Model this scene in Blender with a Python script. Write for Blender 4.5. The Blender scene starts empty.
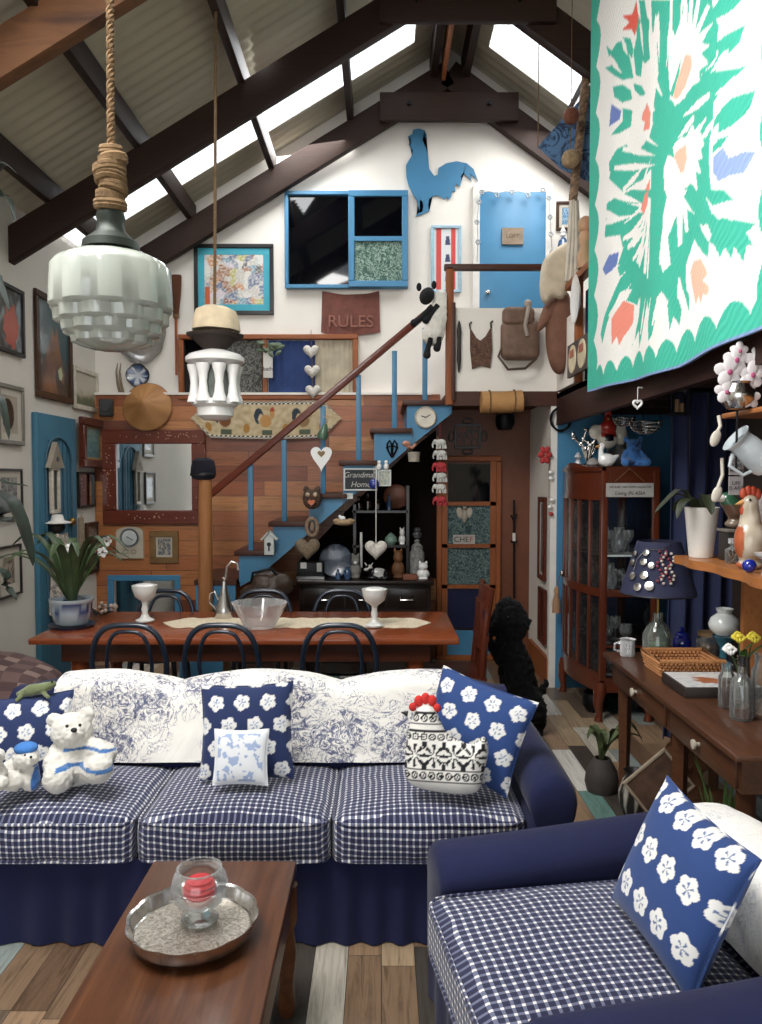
import bpy, bmesh, math, random
from mathutils import Vector, Matrix, noise
R = math.radians
random.seed(11)
sc = bpy.context.scene
COL = sc.collection
# ---------------------------------------------------------------- camera
F_PX, W_PX, H_PX, CAM_Z = 770.0, 762.0, 1024.0, 1.65
PITCH = math.atan(34 / F_PX)
cam_data = bpy.data.cameras.new('camera')
cam = bpy.data.objects.new('camera', cam_data); COL.objects.link(cam)
cam_data.sensor_fit = 'VERTICAL'; cam_data.sensor_height = 24.0
cam_data.lens = 24.0 * F_PX / H_PX
cam_data.clip_start = 0.05
cam.location = (0, 0, CAM_Z); cam.rotation_euler = (math.pi / 2 - PITCH, 0, 0)
sc.camera = cam
# ---------------------------------------------------------------- world, light, exposure
sc.view_settings.view_transform = 'Standard'; sc.view_settings.look = 'None'
sc.view_settings.gamma = 1.0; sc.view_settings.use_curve_mapping = False
sc.view_settings.exposure = 0.0
sc.cycles.use_denoising = True
sc.cycles.max_bounces = 8; sc.cycles.diffuse_bounces = 2; sc.cycles.transparent_max_bounces = 24
sc.cycles.sample_clamp_indirect = 4.0
world = bpy.data.worlds.new('overcast_sky'); sc.world = world; world.use_nodes = True
bg = world.node_tree.nodes['Background']
bg.inputs['Color'].default_value = (0.92, 0.96, 1.0, 1); bg.inputs['Strength'].default_value = 3.2
def area(name, loc, target, sx, sy, power, color=(1, 1, 1)):
    l = bpy.data.lights.new(name, 'AREA'); l.shape = 'RECTANGLE'; l.size = sx; l.size_y = sy
    l.energy = power; l.color = color
    o = bpy.data.objects.new(name, l); COL.objects.link(o)
    o.location = loc; d = Vector(target) - Vector(loc)
    o.rotation_euler = d.to_track_quat('-Z', 'Y').to_euler()
    return o
area('daylight_roof_window', (-1.25, 1.9, 4.2), (0.2, 3.3, 0.4), 1.8, 1.9, 230, (1.0, 0.985, 0.96))
area('daylight_garden_doors', (-0.9, -2.2, 1.7), (0.2, 5.0, 1.6), 3.4, 2.4, 10, (0.95, 0.98, 1.0))
area('daylight_skylight_strip', (-0.9, 6.2, 4.55), (-0.3, 6.0, 0.0), 2.6, 0.7, 75, (0.97, 0.99, 1.0))
area('daylight_loft_skylight', (1.45, 6.2, 4.65), (1.2, 6.3, 2.0), 1.0, 0.7, 30, (0.97, 0.99, 1.0))
# ---------------------------------------------------------------- pixel rays (a photo pixel and a known depth give the real place)
def ray(px, py):
    x = (px - W_PX / 2) / F_PX; y = (H_PX / 2 - py) / F_PX
    c, s = math.cos(PITCH), math.sin(PITCH)
    return Vector((x, c + y * s, y * c - s))
def at(px, py, Y):
    d = ray(px, py); t = Y / d.y
    return Vector((d.x * t, Y, CAM_Z + d.z * t))
def atx(px, py, X):
    d = ray(px, py); t = X / d.x
    return Vector((X, d.y * t, CAM_Z + d.z * t))
def atz(px, py, Z):
    d = ray(px, py); t = (Z - CAM_Z) / d.z
    return Vector((d.x * t, d.y * t, Z))
# ---------------------------------------------------------------- materials
def lin(h):
    if not isinstance(h, str): return tuple(h[:3])
    h = h.lstrip('#'); v = [int(h[i:i + 2], 16) / 255 for i in (0, 2, 4)]
    return tuple(c / 12.92 if c <= 0.04045 else ((c + 0.055) / 1.055) ** 2.4 for c in v)
class NT:
    def __init__(s, name):
        s.m = bpy.data.materials.new(name); s.m.use_nodes = True
        s.n = s.m.node_tree.nodes; s.l = s.m.node_tree.links
        s.b = s.n['Principled BSDF']; s.out = s.n['Material Output']
    def new(s, t, **kw):
        nd = s.n.new(t)
        for k, v in kw.items(): setattr(nd, k, v)
        return nd
    def link(s, a, b): s.l.new(a, b)
    def coord(s, kind='Object', scale=(1, 1, 1), rot=(0, 0, 0)):
        tc = s.new('ShaderNodeTexCoord'); mp = s.new('ShaderNodeMapping')
        mp.inputs['Scale'].default_value = scale; mp.inputs['Rotation'].default_value = rot
        s.link(tc.outputs[kind], mp.inputs['Vector']); return mp.outputs['Vector']
    def noise(s, vec, scale, detail=4, rough=0.55, dist=0.0):
        nd = s.new('ShaderNodeTexNoise'); nd.inputs['Scale'].default_value = scale
        nd.inputs['Detail'].default_value = detail; nd.inputs['Roughness'].default_value = rough
        nd.inputs['Distortion'].default_value = dist
        s.link(vec, nd.inputs['Vector']); return nd
    def ramp(s, fac, stops, interp='LINEAR'):
        nd = s.new('ShaderNodeValToRGB'); cr = nd.color_ramp; cr.interpolation = interp
        while len(cr.elements) < len(stops): cr.elements.new(0.5)
        for e, (p, c) in zip(cr.elements, stops):
            e.position = p; e.color = (*lin(c), 1)
        s.link(fac, nd.inputs['Fac']); return nd.outputs['Color']
    def math(s, op, a, b=None):
        nd = s.new('ShaderNodeMath', operation=op)
        for i, v in enumerate((a, b)):
            if v is None: continue
            if isinstance(v, (int, float)): nd.inputs[i].default_value = v
            else: s.link(v, nd.inputs[i])
        return nd.outputs[0]
    def mix(s, fac, a, b, blend='MIX'):
        nd = s.new('ShaderNodeMix', data_type='RGBA', blend_type=blend)
        for i, v in ((0, fac), (6, a), (7, b)):
            if isinstance(v, (int, float)): nd.inputs[i].default_value = v
            elif isinstance(v, (tuple, str)): nd.inputs[i].default_value = (*lin(v), 1)
            else: s.link(v, nd.inputs[i])
        return nd.outputs[2]
    def bump(s, h, strength=0.3, dist=0.01):
        nd = s.new('ShaderNodeBump'); nd.inputs['Strength'].default_value = strength
        nd.inputs['Distance'].default_value = dist
        s.link(h, nd.inputs['Height']); s.link(nd.outputs['Normal'], s.b.inputs['Normal'])
    def set(s, **kw):
        for k, v in kw.items():
            i = s.b.inputs[k.replace('_', ' ')]
            i.default_value = v
CACHE = {}
def mat(name, col, rough=0.55, metal=0.0, var=0.18, scale=9.0, bump=0.0, sheen=0.0, coat=0.0, emit=0.0, spec=0.5):
    if name in CACHE: return CACHE[name]
    t = NT(name); c = lin(col)
    v = t.coord(); n = t.noise(v, scale)
    a = tuple(x * (1 - var) for x in c); b = tuple(min(1, x * (1 + var)) for x in c)
    t.link(t.ramp(n.outputs['Fac'], [(0.3, a), (0.7, b)]), t.b.inputs['Base Color'])
    t.set(Roughness=rough, Metallic=metal)
    t.b.inputs['Specular IOR Level'].default_value = spec
    if sheen: t.b.inputs['Sheen Weight'].default_value = sheen; t.b.inputs['Sheen Roughness'].default_value = 0.5
    if coat: t.b.inputs['Coat Weight'].default_value = coat; t.b.inputs['Coat Roughness'].default_value = 0.08
    if bump:
        n2 = t.noise(v, scale * 6, 3); t.bump(n2.outputs['Fac'], bump, 0.01)
    if emit:
        t.b.inputs['Emission Color'].default_value = (*c, 1); t.b.inputs['Emission Strength'].default_value = emit
    CACHE[name] = t.m; return t.m
def wood(name, c1, c2, axis='X', scale=3.0, rough=0.5, stretch=14.0, coat=0.0, bump=0.25, c3=None):
    if name in CACHE: return CACHE[name]
    t = NT(name)
    sc3 = {'X': (1, stretch, stretch), 'Y': (stretch, 1, stretch), 'Z': (stretch, stretch, 1)}[axis]
    v = t.coord('Object', sc3); n = t.noise(v, scale, 6, 0.6, 0.8)
    n2 = t.noise(t.coord(), 1.7, 2)
    col = t.ramp(n.outputs['Fac'], [(0.3, c1), (0.52, c2), (0.72, c3 or c1)])
    col = t.mix(0.35, col, t.ramp(n2.outputs['Fac'], [(0.35, c1), (0.65, c2)]))
    t.link(col, t.b.inputs['Base Color']); t.set(Roughness=rough)
    if coat: t.b.inputs['Coat Weight'].default_value = coat; t.b.inputs['Coat Roughness'].default_value = 0.15
    t.b.inputs['Specular IOR Level'].default_value = 0.3
    t.bump(n.outputs['Fac'], bump, 0.004)
    CACHE[name] = t.m; return t.m
def vcol(name, rough=0.6, bump=0.0, bscale=60, coat=0.0, sheen=0.0):
    if name in CACHE: return CACHE[name]
    t = NT(name); a = t.new('ShaderNodeAttribute', attribute_name='Col')
    v = t.coord(); n = t.noise(v, 25, 3)
    t.link(t.mix(0.12, a.outputs['Color'], n.outputs['Fac'], 'MULTIPLY'), t.b.inputs['Base Color'])
    t.set(Roughness=rough)
    if bump: t.bump(t.noise(v, bscale, 3).outputs['Fac'], bump, 0.006)
    if coat: t.b.inputs['Coat Weight'].default_value = coat; t.b.inputs['Coat Roughness'].default_value = 0.06
    if sheen: t.b.inputs['Sheen Weight'].default_value = sheen
    CACHE[name] = t.m; return t.m
def glass(name, tint='#ffffff', refl=0.9, base=0.05, edge=0.5, clear=1.0):
    """clear thin glass: see-through with fresnel reflections and a denser tinted rim"""
    if name in CACHE: return CACHE[name]
    t = NT(name); t.n.remove(t.b)
    tr = t.new('ShaderNodeBsdfTransparent'); gl = t.new('ShaderNodeBsdfGlossy'); gl.inputs['Roughness'].default_value = 0.04
    df = t.new('ShaderNodeBsdfDiffuse'); df.inputs['Color'].default_value = (*lin(tint), 1)
    tr.inputs['Color'].default_value = (*[clear * x for x in lin(tint)], 1)
    lw = t.new('ShaderNodeLayerWeight'); lw.inputs['Blend'].default_value = 0.35
    n = t.noise(t.coord(), 14, 2)
    f1 = t.math('MULTIPLY', lw.outputs['Facing'], edge); f1 = t.math('ADD', f1, base)
    f1 = t.math('MULTIPLY', f1, t.math('ADD', n.outputs['Fac'], 0.5))
    m1 = t.new('ShaderNodeMixShader'); t.link(f1, m1.inputs[0]); t.link(tr.outputs[0], m1.inputs[1]); t.link(df.outputs[0], m1.inputs[2])
    f2 = t.math('MULTIPLY', lw.outputs['Fresnel'], refl)
    m2 = t.new('ShaderNodeMixShader'); t.link(f2, m2.inputs[0]); t.link(m1.outputs[0], m2.inputs[1]); t.link(gl.outputs[0], m2.inputs[2])
    t.link(m2.outputs[0], t.out.inputs['Surface'])
    CACHE[name] = t.m; return t.m
# ---------------------------------------------------------------- mesh builder
class MB:
    def __init__(s):
        s.bm = bmesh.new(); s.paint = None; s.bm.verts.layers.float_vector.new('guv')
    def _mi(s, geom, mi):
        for f in geom: f.material_index = mi
    def box(s, c, size, rz=0, bev=0, mi=0, M=None, seg=2):
        r = bmesh.ops.create_cube(s.bm, size=1.0); vs = r['verts']
        T = Matrix.Diagonal((*size, 1))
        X = Matrix.Translation(c) @ Matrix.Rotation(rz, 4, 'Z')
        if M is not None: X = M @ X
        for v in vs: v.co = T @ v.co
        for v in vs: v.co = X @ v.co
        s._mi({f for v in vs for f in v.link_faces}, mi)
        if bev:
            bmesh.ops.bevel(s.bm, geom=list({e for v in vs for e in v.link_edges}), offset=bev, segments=seg, profile=0.5, affect='EDGES', material=-1)
        return s
    def bar(s, p0, p1, w, h, mi=0, bev=0, up=(0, 0, 1)):
        p0, p1 = Vector(p0), Vector(p1); d = p1 - p0; L = d.length; x = d.normalized()
        u = Vector(up)
        if abs(x.dot(u)) > 0.98: u = Vector((0, 1, 0))
        y = u.cross(x).normalized(); z = x.cross(y)
        M = Matrix(((x.x, y.x, z.x, 0), (x.y, y.y, z.y, 0), (x.z, y.z, z.z, 0), (0, 0, 0, 1)))
        return s.box((0, 0, 0), (L, w, h), bev=bev, mi=mi, M=Matrix.Translation((p0 + p1) / 2) @ M)
    def tube(s, pts, r, n=8, mi=0, closed=False, caps=True):
        pts = [Vector(p) for p in pts]; N = len(pts)
        rs = r if isinstance(r, (list, tuple)) else [r] * N
        rings = []; prev = None
        for i, p in enumerate(pts):
            if closed: t = pts[(i + 1) % N] - pts[i - 1]
            else: t = pts[min(i + 1, N - 1)] - pts[max(i - 1, 0)]
            if t.length < 1e-9: t = Vector((0, 0, 1))
            t.normalize()
            if prev is None:
                a = Vector((0, 0, 1)) if abs(t.z) < 0.9 else Vector((1, 0, 0))
                u = t.cross(a).normalized()
            else:
                u = prev - t * prev.dot(t)
                u = u.normalized() if u.length > 1e-6 else t.orthogonal().normalized()
            prev = u; w = t.cross(u)
            rings.append([s.bm.verts.new(p + (u * math.cos(2 * math.pi * k / n) + w * math.sin(2 * math.pi * k / n)) * rs[i]) for k in range(n)])
        M = N if closed else N - 1
        for i in range(M):
            a, b = rings[i], rings[(i + 1) % N]
            for k in range(n):
                f = s.bm.faces.new((a[k], a[(k + 1) % n], b[(k + 1) % n], b[k])); f.material_index = mi
        if caps and not closed:
            for rg in (rings[0][::-1], rings[-1]):
                f = s.bm.faces.new(rg); f.material_index = mi
        return s
    def cyl(s, p0, p1, r0, r1=None, n=12, mi=0):
        return s.tube([p0, p1], [r0, r0 if r1 is None else r1], n, mi)
    def lathe(s, prof, o=(0, 0, 0), n=24, mi=0, M=None, fr=None):
        """prof: (r, z) pairs; fr(theta, k) scales the radius"""
        rings = []
        X = Matrix.Translation(o) if M is None else M
        for k, (r, z) in enumerate(prof):
            if r < 1e-5: rings.append([s.bm.verts.new(X @ Vector((0, 0, z)))]); continue
            ring = []
            for i in range(n):
                a = 2 * math.pi * i / n; q = r * (fr(a, k) if fr else 1)
                ring.append(s.bm.verts.new(X @ Vector((q * math.cos(a), q * math.sin(a), z))))
            rings.append(ring)
        for a, b in zip(rings, rings[1:]):
            for i in range(n):
                j = (i + 1) % n
                if len(a) == 1 and len(b) == 1: continue
                if len(a) == 1: q = (a[0], b[j], b[i])
                elif len(b) == 1: q = (a[i], a[j], b[0])
                else: q = (a[i], a[j], b[j], b[i])
                try: f = s.bm.faces.new(q); f.material_index = mi
                except ValueError: pass
        return s
    def ell(s, c, r, rot=None, n=16, mi=0):
        r = (r, r, r) if isinstance(r, (int, float)) else r
        M = Matrix.Translation(c)
        if rot is not None: M = M @ rot
        M = M @ Matrix.Diagonal((*r, 1))
        g = bmesh.ops.create_uvsphere(s.bm, u_segments=n, v_segments=max(6, n * 2 // 3), radius=1.0, matrix=M)
        s._mi({f for v in g['verts'] for f in v.link_faces}, mi); return s
    def prism(s, pts, depth, M=None, mi=0, mi_side=None):
        """polygon in local XY extruded along local +Z by depth"""
        M = M or Matrix()
        a = [s.bm.verts.new(M @ Vector((x, y, 0))) for x, y in pts]
        b = [s.bm.verts.new(M @ Vector((x, y, depth))) for x, y in pts]
        fs = [s.bm.faces.new(a[::-1]), s.bm.faces.new(b)]
        s._mi(fs, mi); n = len(pts)
        for i in range(n):
            f = s.bm.faces.new((a[i], a[(i + 1) % n], b[(i + 1) % n], b[i])); f.material_index = mi if mi_side is None else mi_side
        return s
    def grid(s, f, nu, nv, mi=0, thick=0.0, nrm=None, closed_u=False):
        """sheet f(u,v), u,v in 0..1; thick gives it a back and edges"""
        P = [[Vector(f(i / nu, j / nv)) for j in range(nv + 1)] for i in range(nu + 1)]
        front = [[s.bm.verts.new(p) for p in row] for row in P]
        lay = s.bm.verts.layers.float_vector['guv']
        def setuv(V, side):
            for i in range(nu + 1):
                for j in range(nv + 1): V[i][j][lay] = Vector((i / nu, j / nv, side))
        setuv(front, 1.0)
        for i in range(nu):
            for j in range(nv):
                q = s.bm.faces.new((front[i][j], front[i + 1][j], front[i + 1][j + 1], front[i][j + 1])); q.material_index = mi
        if thick:
            back = []
            for i in range(nu + 1):
                row = []
                for j in range(nv + 1):
                    du = P[min(i + 1, nu)][j] - P[max(i - 1, 0)][j]; dv = P[i][min(j + 1, nv)] - P[i][max(j - 1, 0)]
                    n = du.cross(dv); n = n.normalized() if n.length > 1e-9 else Vector((0, 0, 1))
                    row.append(s.bm.verts.new(P[i][j] - n * thick))
                back.append(row)
            setuv(back, 2.0)
            for i in range(nu):
                for j in range(nv):
                    q = s.bm.faces.new((back[i][j + 1], back[i + 1][j + 1], back[i + 1][j], back[i][j])); q.material_index = mi
            for i in range(nu):
                for (a, b, sw) in ((front[i][0], front[i + 1][0], 0), (front[i + 1][nv], front[i][nv], 0)):
                    pass
            def edge(A, B):
                for k in range(len(A) - 1):
                    try: q = s.bm.faces.new((A[k], B[k], B[k + 1], A[k + 1])); q.material_index = mi
                    except ValueError: pass
            edge([r[0] for r in front], [r[0] for r in back]); edge([r[nv] for r in back], [r[nv] for r in front])
            edge(back[0], front[0]); edge(front[nu], back[nu])
        return s
    def mesh(s, name, mats, smooth=40):
        bmesh.ops.recalc_face_normals(s.bm, faces=s.bm.faces)
        me = bpy.data.meshes.new(name)
        paint = None
        if s.paint:
            lay = s.bm.verts.layers.float_vector.get('guv')
            s.bm.verts.index_update()
            pm = getattr(s, 'pm', Matrix())
            paint = [(*lin(s.paint(pm @ v.co, v[lay] if lay else None)), 1.0) for v in s.bm.verts]
        l2 = s.bm.verts.layers.float_vector.get('guv')
        if l2: s.bm.verts.layers.float_vector.remove(l2)
        s.bm.to_mesh(me); s.bm.free()
        for m in (mats if isinstance(mats, (list, tuple)) else [mats]): me.materials.append(m)
        if paint:
            at_ = me.color_attributes.new('Col', 'FLOAT_COLOR', 'POINT')
            at_.data.foreach_set('color', [x for c in paint for x in c])
        if smooth:
            me.polygons.foreach_set('use_smooth', [True] * len(me.polygons))
            me.set_sharp_from_angle(angle=R(smooth))
        return me
    def build(s, name, mats, parent=None, smooth=40, local=False):
        """world coordinates in, one mesh object out; a child's mesh goes into its thing's own frame"""
        if parent is not None and not local:
            s.bm.transform(WM[parent.name].inverted()); s.pm = WM[parent.name]
        me = s.mesh(name, mats, smooth)
        o = bpy.data.objects.new(name, me); COL.objects.link(o)
        WM[o.name] = Matrix()
        if parent is not None: o.parent = parent; WM[o.name] = WM[parent.name].copy()
        return o
WM = {}
def thing(name, label, cat, loc=(0, 0, 0), rz=0, group=None):
    o = bpy.data.objects.new(name, None); COL.objects.link(o); o.empty_display_size = 0.1
    o.location = loc; o.rotation_euler = (0, 0, rz)
    o['label'] = label; o['category'] = cat
    if group: o['group'] = group
    WM[o.name] = Matrix.Translation(loc) @ Matrix.Rotation(rz, 4, 'Z'); return o
def tag(o, label, cat, group=None):
    """properties of a one-mesh thing, its origin moved to the middle of its foot"""
    o['label'] = label; o['category'] = cat
    if group: o['group'] = group
    if o.type == 'MESH' and o.parent is None and o.location.length == 0 and len(o.data.vertices):
        vs = [v.co for v in o.data.vertices]
        lo = [min(v[i] for v in vs) for i in range(3)]; hi = [max(v[i] for v in vs) for i in range(3)]
        p = Vector(((lo[0] + hi[0]) / 2, (lo[1] + hi[1]) / 2, lo[2]))
        o.data.transform(Matrix.Translation(-p)); o.location = p; WM[o.name] = Matrix.Translation(p)
    return o
def struct(o): o['kind'] = 'structure'; return o
def dup(root, loc, rz=0, label=None, scale=None):
    kids = lambda o: [c for c in ALLKIDS(o)]
    def cp(o, parent):
        c = o.copy(); COL.objects.link(c); c.parent = parent
        for k in kids(o): cp(k, c)
        return c
    r = cp(root, None); r.location = loc; r.rotation_euler = (0, 0, rz)
    if scale: r.scale = (scale, scale, scale)
    if label: r['label'] = label
    WM[r.name] = Matrix.Translation(loc) @ Matrix.Rotation(rz, 4, 'Z')
    return r
def ALLKIDS(o): return list(o.children)
def blob(shapes, voxel=0.008, smooth=6, disp=0.0, dscale=30, extra=None):
    """one continuous skin over overlapping rounded volumes -> bmesh in world coordinates"""
    b = MB()
    for sh in shapes:
        if sh[0] == 'e': b.ell(sh[1], sh[2], sh[3] if len(sh) > 3 else None, 16)
        else: b.tube(sh[1], sh[2], 12); [b.ell(p, r, None, 12) for p, r in zip(sh[1], sh[2])]
    me = b.mesh('volume', [], 0); o = bpy.data.objects.new('volume', me); COL.objects.link(o)
    md = o.modifiers.new('remesh', 'REMESH'); md.mode = 'VOXEL'; md.voxel_size = voxel
    if smooth: ms = o.modifiers.new('smooth', 'SMOOTH'); ms.iterations = smooth; ms.factor = 0.5
    dg = bpy.context.evaluated_depsgraph_get()
    m2 = bpy.data.meshes.new_from_object(o.evaluated_get(dg))
    bpy.data.objects.remove(o); bpy.data.meshes.remove(me)
    out = MB(); out.bm.from_mesh(m2); bpy.data.meshes.remove(m2)
    out.bm.normal_update()
    if disp:
        mv = {}
        for v in out.bm.verts:
            d = noise.noise(v.co * dscale) * disp + noise.noise(v.co * dscale * 2.3) * disp * 0.6
            mv[v] = v.normal * d
        for v, d in mv.items(): v.co += d
    return out
def text_mb(body, size, M, depth=0.002, align='CENTER', shear=0.0):
    """lettering as a mesh in local XY, centred; M places it"""
    cu = bpy.data.curves.new('lettering', 'FONT'); cu.body = body; cu.size = size; cu.extrude = depth
    cu.align_x = align; cu.align_y = 'CENTER'; cu.shear = shear
    o = bpy.data.objects.new('lettering', cu); COL.objects.link(o)
    dg = bpy.context.evaluated_depsgraph_get()
    m2 = bpy.data.meshes.new_from_object(o.evaluated_get(dg))
    bpy.data.objects.remove(o); bpy.data.curves.remove(cu)
    out = MB(); out.bm.from_mesh(m2); bpy.data.meshes.remove(m2); out.bm.transform(M); return out
def facing(center, side, tilt=0.0, roll=0.0):
    """frame with local x right, y up, z towards the viewer of that wall"""
    r, n = {'B': ((1, 0, 0), (0, -1, 0)), 'L': ((0, 1, 0), (1, 0, 0)), 'R': ((0, -1, 0), (-1, 0, 0))}[side]
    M = Matrix(((r[0], 0, n[0], 0), (r[1], 0, n[1], 0), (0, 1, 0, 0), (0, 0, 0, 1)))
    return Matrix.Translation(center) @ M @ Matrix.Rotation(tilt, 4, 'X') @ Matrix.Rotation(roll, 4, 'Z')
def heart(s, n=28):
    out = []
    for i in range(n):
        t = 2 * math.pi * i / n
        out.append((s * 0.031 * 16 * math.sin(t) ** 3, s * 0.031 * (13 * math.cos(t) - 5 * math.cos(2 * t) - 2 * math.cos(3 * t) - math.cos(4 * t))))
    return out
def inpoly(x, y, P):
    c = False; j = len(P) - 1
    for i in range(len(P)):
        xi, yi = P[i]; xj, yj = P[j]
        if (yi > y) != (yj > y) and x < (xj - xi) * (y - yi) / (yj - yi) + xi: c = not c
        j = i
    return c
def bx(name, mats, c, size, parent=None, bev=0.0, rz=0):
    return MB().box(c, size, rz, bev).build(name, mats, parent)
def arc(c, r, a0, a1, n, M=None):
    return [Vector(c) + Vector((r * math.cos(R(a0 + (a1 - a0) * i / n)), 0, r * math.sin(R(a0 + (a1 - a0) * i / n)))) for i in range(n + 1)]
# ================================================================ MATERIALS OF THE PLACE
def planks(name, along, across, L, W, stops, grain=0.35, gap=0.03, rough=0.5, coat=0.0):
    t = NT(name); tc = t.new('ShaderNodeTexCoord'); sx = t.new('ShaderNodeSeparateXYZ')
    t.link(tc.outputs['Object'], sx.inputs[0])
    a, c = sx.outputs[along], sx.outputs[across]
    cw = t.math('DIVIDE', c, W); row = t.math('FLOOR', cw)
    wn = t.new('ShaderNodeTexWhiteNoise', noise_dimensions='1D'); t.link(row, wn.inputs['W'])
    al = t.math('ADD', t.math('DIVIDE', a, L), t.math('MULTIPLY', wn.outputs['Value'], 5.0)); ci = t.math('FLOOR', al)
    cb = t.new('ShaderNodeCombineXYZ'); t.link(row, cb.inputs[0]); t.link(ci, cb.inputs[1])
    w2 = t.new('ShaderNodeTexWhiteNoise', noise_dimensions='2D'); t.link(cb.outputs[0], w2.inputs['Vector'])
    base = t.ramp(w2.outputs['Value'], stops, 'CONSTANT')
    s3 = [1, 1, 1]; s3['XYZ'.index(along)] = 1.2; s3['XYZ'.index(across)] = 16
    mp = t.new('ShaderNodeMapping'); mp.inputs['Scale'].default_value = s3; t.link(tc.outputs['Object'], mp.inputs['Vector'])
    add = t.new('ShaderNodeVectorMath', operation='ADD'); t.link(mp.outputs[0], add.inputs[0]); t.link(w2.outputs['Color'], add.inputs[1])
    n = t.noise(add.outputs[0], 2.4, 6, 0.65, 1.2)
    g = t.ramp(n.outputs['Fac'], [(0.3, (0.35, 0.33, 0.3)), (0.55, (1, 1, 1)), (0.7, (0.7, 0.68, 0.66))])
    col = t.mix(grain, base, g, 'MULTIPLY')
    fr = t.math('FRACT', cw); e = t.math('LESS_THAN', fr, gap)
    e2 = t.math('LESS_THAN', t.math('FRACT', al), gap * W / L)
    col = t.mix(t.math('MAXIMUM', e, e2), col, (0.02, 0.013, 0.01))
    t.link(col, t.b.inputs['Base Color']); t.set(Roughness=rough)
    if coat: t.b.inputs['Coat Weight'].default_value = coat; t.b.inputs['Coat Roughness'].default_value = 0.25
    t.bump(n.outputs['Fac'], 0.15, 0.003); return t.m
M_FLOOR = planks('floor_planks', 'Y', 'X', 0.62, 0.115, [(0, '#7d6650'), (.13, '#b7b0a2'), (.25, '#46403a'), (.36, '#957a60'), (.5, '#8b9490'), (.58, '#a28c70'), (.7, '#6a5340'), (.8, '#cdcac2'), (.88, '#6a5b4c'), (.95, '#61827a')], 0.85, 0.02, 0.38, 0.15)
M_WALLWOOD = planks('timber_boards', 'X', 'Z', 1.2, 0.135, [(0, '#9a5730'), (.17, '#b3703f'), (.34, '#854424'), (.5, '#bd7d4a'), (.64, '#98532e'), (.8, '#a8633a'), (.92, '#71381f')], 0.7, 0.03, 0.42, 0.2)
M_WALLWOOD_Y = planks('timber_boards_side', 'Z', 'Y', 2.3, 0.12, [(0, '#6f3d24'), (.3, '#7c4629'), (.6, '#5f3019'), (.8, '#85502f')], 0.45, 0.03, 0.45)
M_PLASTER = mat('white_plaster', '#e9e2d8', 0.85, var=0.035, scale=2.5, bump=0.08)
M_PLASTER_L = mat('shaded_white_plaster', '#cdc6bb', 0.85, var=0.04, scale=2.5, bump=0.08)  # duller copy of the white plaster, the left wall's shade put in its colour
M_BEAM = wood('dark_beam', '#22130d', '#322017', 'X', 3, 0.65)
M_BEAM_Y = wood('dark_purlin', '#22130d', '#302016', 'Y', 3, 0.65)
M_SHEET = mat('fibre_cement_sheet', '#b0a792', 0.8, var=0.12, scale=1.3)
M_BLUE = mat('blue_paint', '#417da2', 0.45, var=0.06, scale=4)
M_BLUE_D = mat('faded_blue_paint', '#33667c', 0.6, var=0.1, scale=3)
M_TREAD = wood('dark_tread', '#3a2018', '#4c2c20', 'X', 3, 0.45)
M_REDWOOD = wood('red_brown_wood', '#3f1a10', '#5a2818', 'Z', 3, 0.35, coat=0.3)
M_REDWOOD_X = wood('red_brown_wood_flat', '#4c1f13', '#6b2e1b', 'X', 3, 0.35, coat=0.3)
M_ORANGEWOOD = wood('orange_brown_wood', '#7a4021', '#96562e', 'Z', 3, 0.45)
M_ORANGEWOOD_X = wood('orange_brown_wood_flat', '#7a4021', '#96562e', 'X', 3, 0.45)
M_DARKGLASS = mat('dark_window_glass', '#05060a', 0.04, var=0.0)
M_BLACK = mat('black', '#0b0b0d', 0.5)
M_IRON = mat('black_iron', '#101013', 0.45, 0.6)
M_WHITE = mat('white_ceramic', '#e8e6e2', 0.25, var=0.03, coat=0.3)
M_WHITEMATT = mat('white_matt', '#dedad2', 0.7, var=0.06)
M_SILVER = mat('silver', '#c9c7c4', 0.22, 1.0, var=0.12)
M_NAVY = mat('navy_cloth', '#171b3d', 0.9, var=0.1, scale=5, bump=0.15, sheen=0.08, spec=.25)
M_ROPE = wood('hemp_rope', '#4f3e2a', '#7f6547', 'X', 30, 0.95, 1.0, bump=0.8)
M_GLASS = glass('clear_glass')
M_PANE = glass('window_pane', '#fafcfc', 0.9, 0.0, 0.04)
M_MIRROR = mat('mirror', '#dfe4e6', 0.03, 1.0, var=0.0)
M_GREEN = mat('leaf_green', '#3c5a2c', 0.5, var=0.3, scale=12)
M_GREEN_D = mat('dark_leaf', '#1d2a20', 0.45, var=0.3, scale=10)
# ================================================================ SETTING
XL, XR, YB, YF = -2.58, 2.35, 7.0, -2.4
AX, AZ, SL, SR = 0.59, 5.05, 0.60, 0.72           # rafter undersides meet at (AX, AZ)
def under(x): return AZ - SL * (AX - x) if x < AX else AZ - SR * (x - AX)
SHEET = 0.42
struct(bx('floor', M_FLOOR, (-0.1, 2.3, -0.05), (5.4, 9.8, 0.1)))
zl = under(XL) + SHEET + 0.05
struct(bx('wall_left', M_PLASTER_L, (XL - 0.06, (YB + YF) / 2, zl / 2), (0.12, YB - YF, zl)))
zr = under(XR) + SHEET + 0.05
struct(bx('wall_right', M_PLASTER, (XR + 0.06, (YB + YF) / 2, zr / 2), (0.12, YB - YF, zr)))
M = facing((0, YB, 0), 'B')
struct(MB().prism([(XL - .1, 0), (XR + .1, 0), (XR + .1, under(XR) + SHEET), (AX, AZ + SHEET), (XL - .1, under(XL) + SHEET)], -0.12, M).build('wall_back', M_PLASTER))
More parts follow.
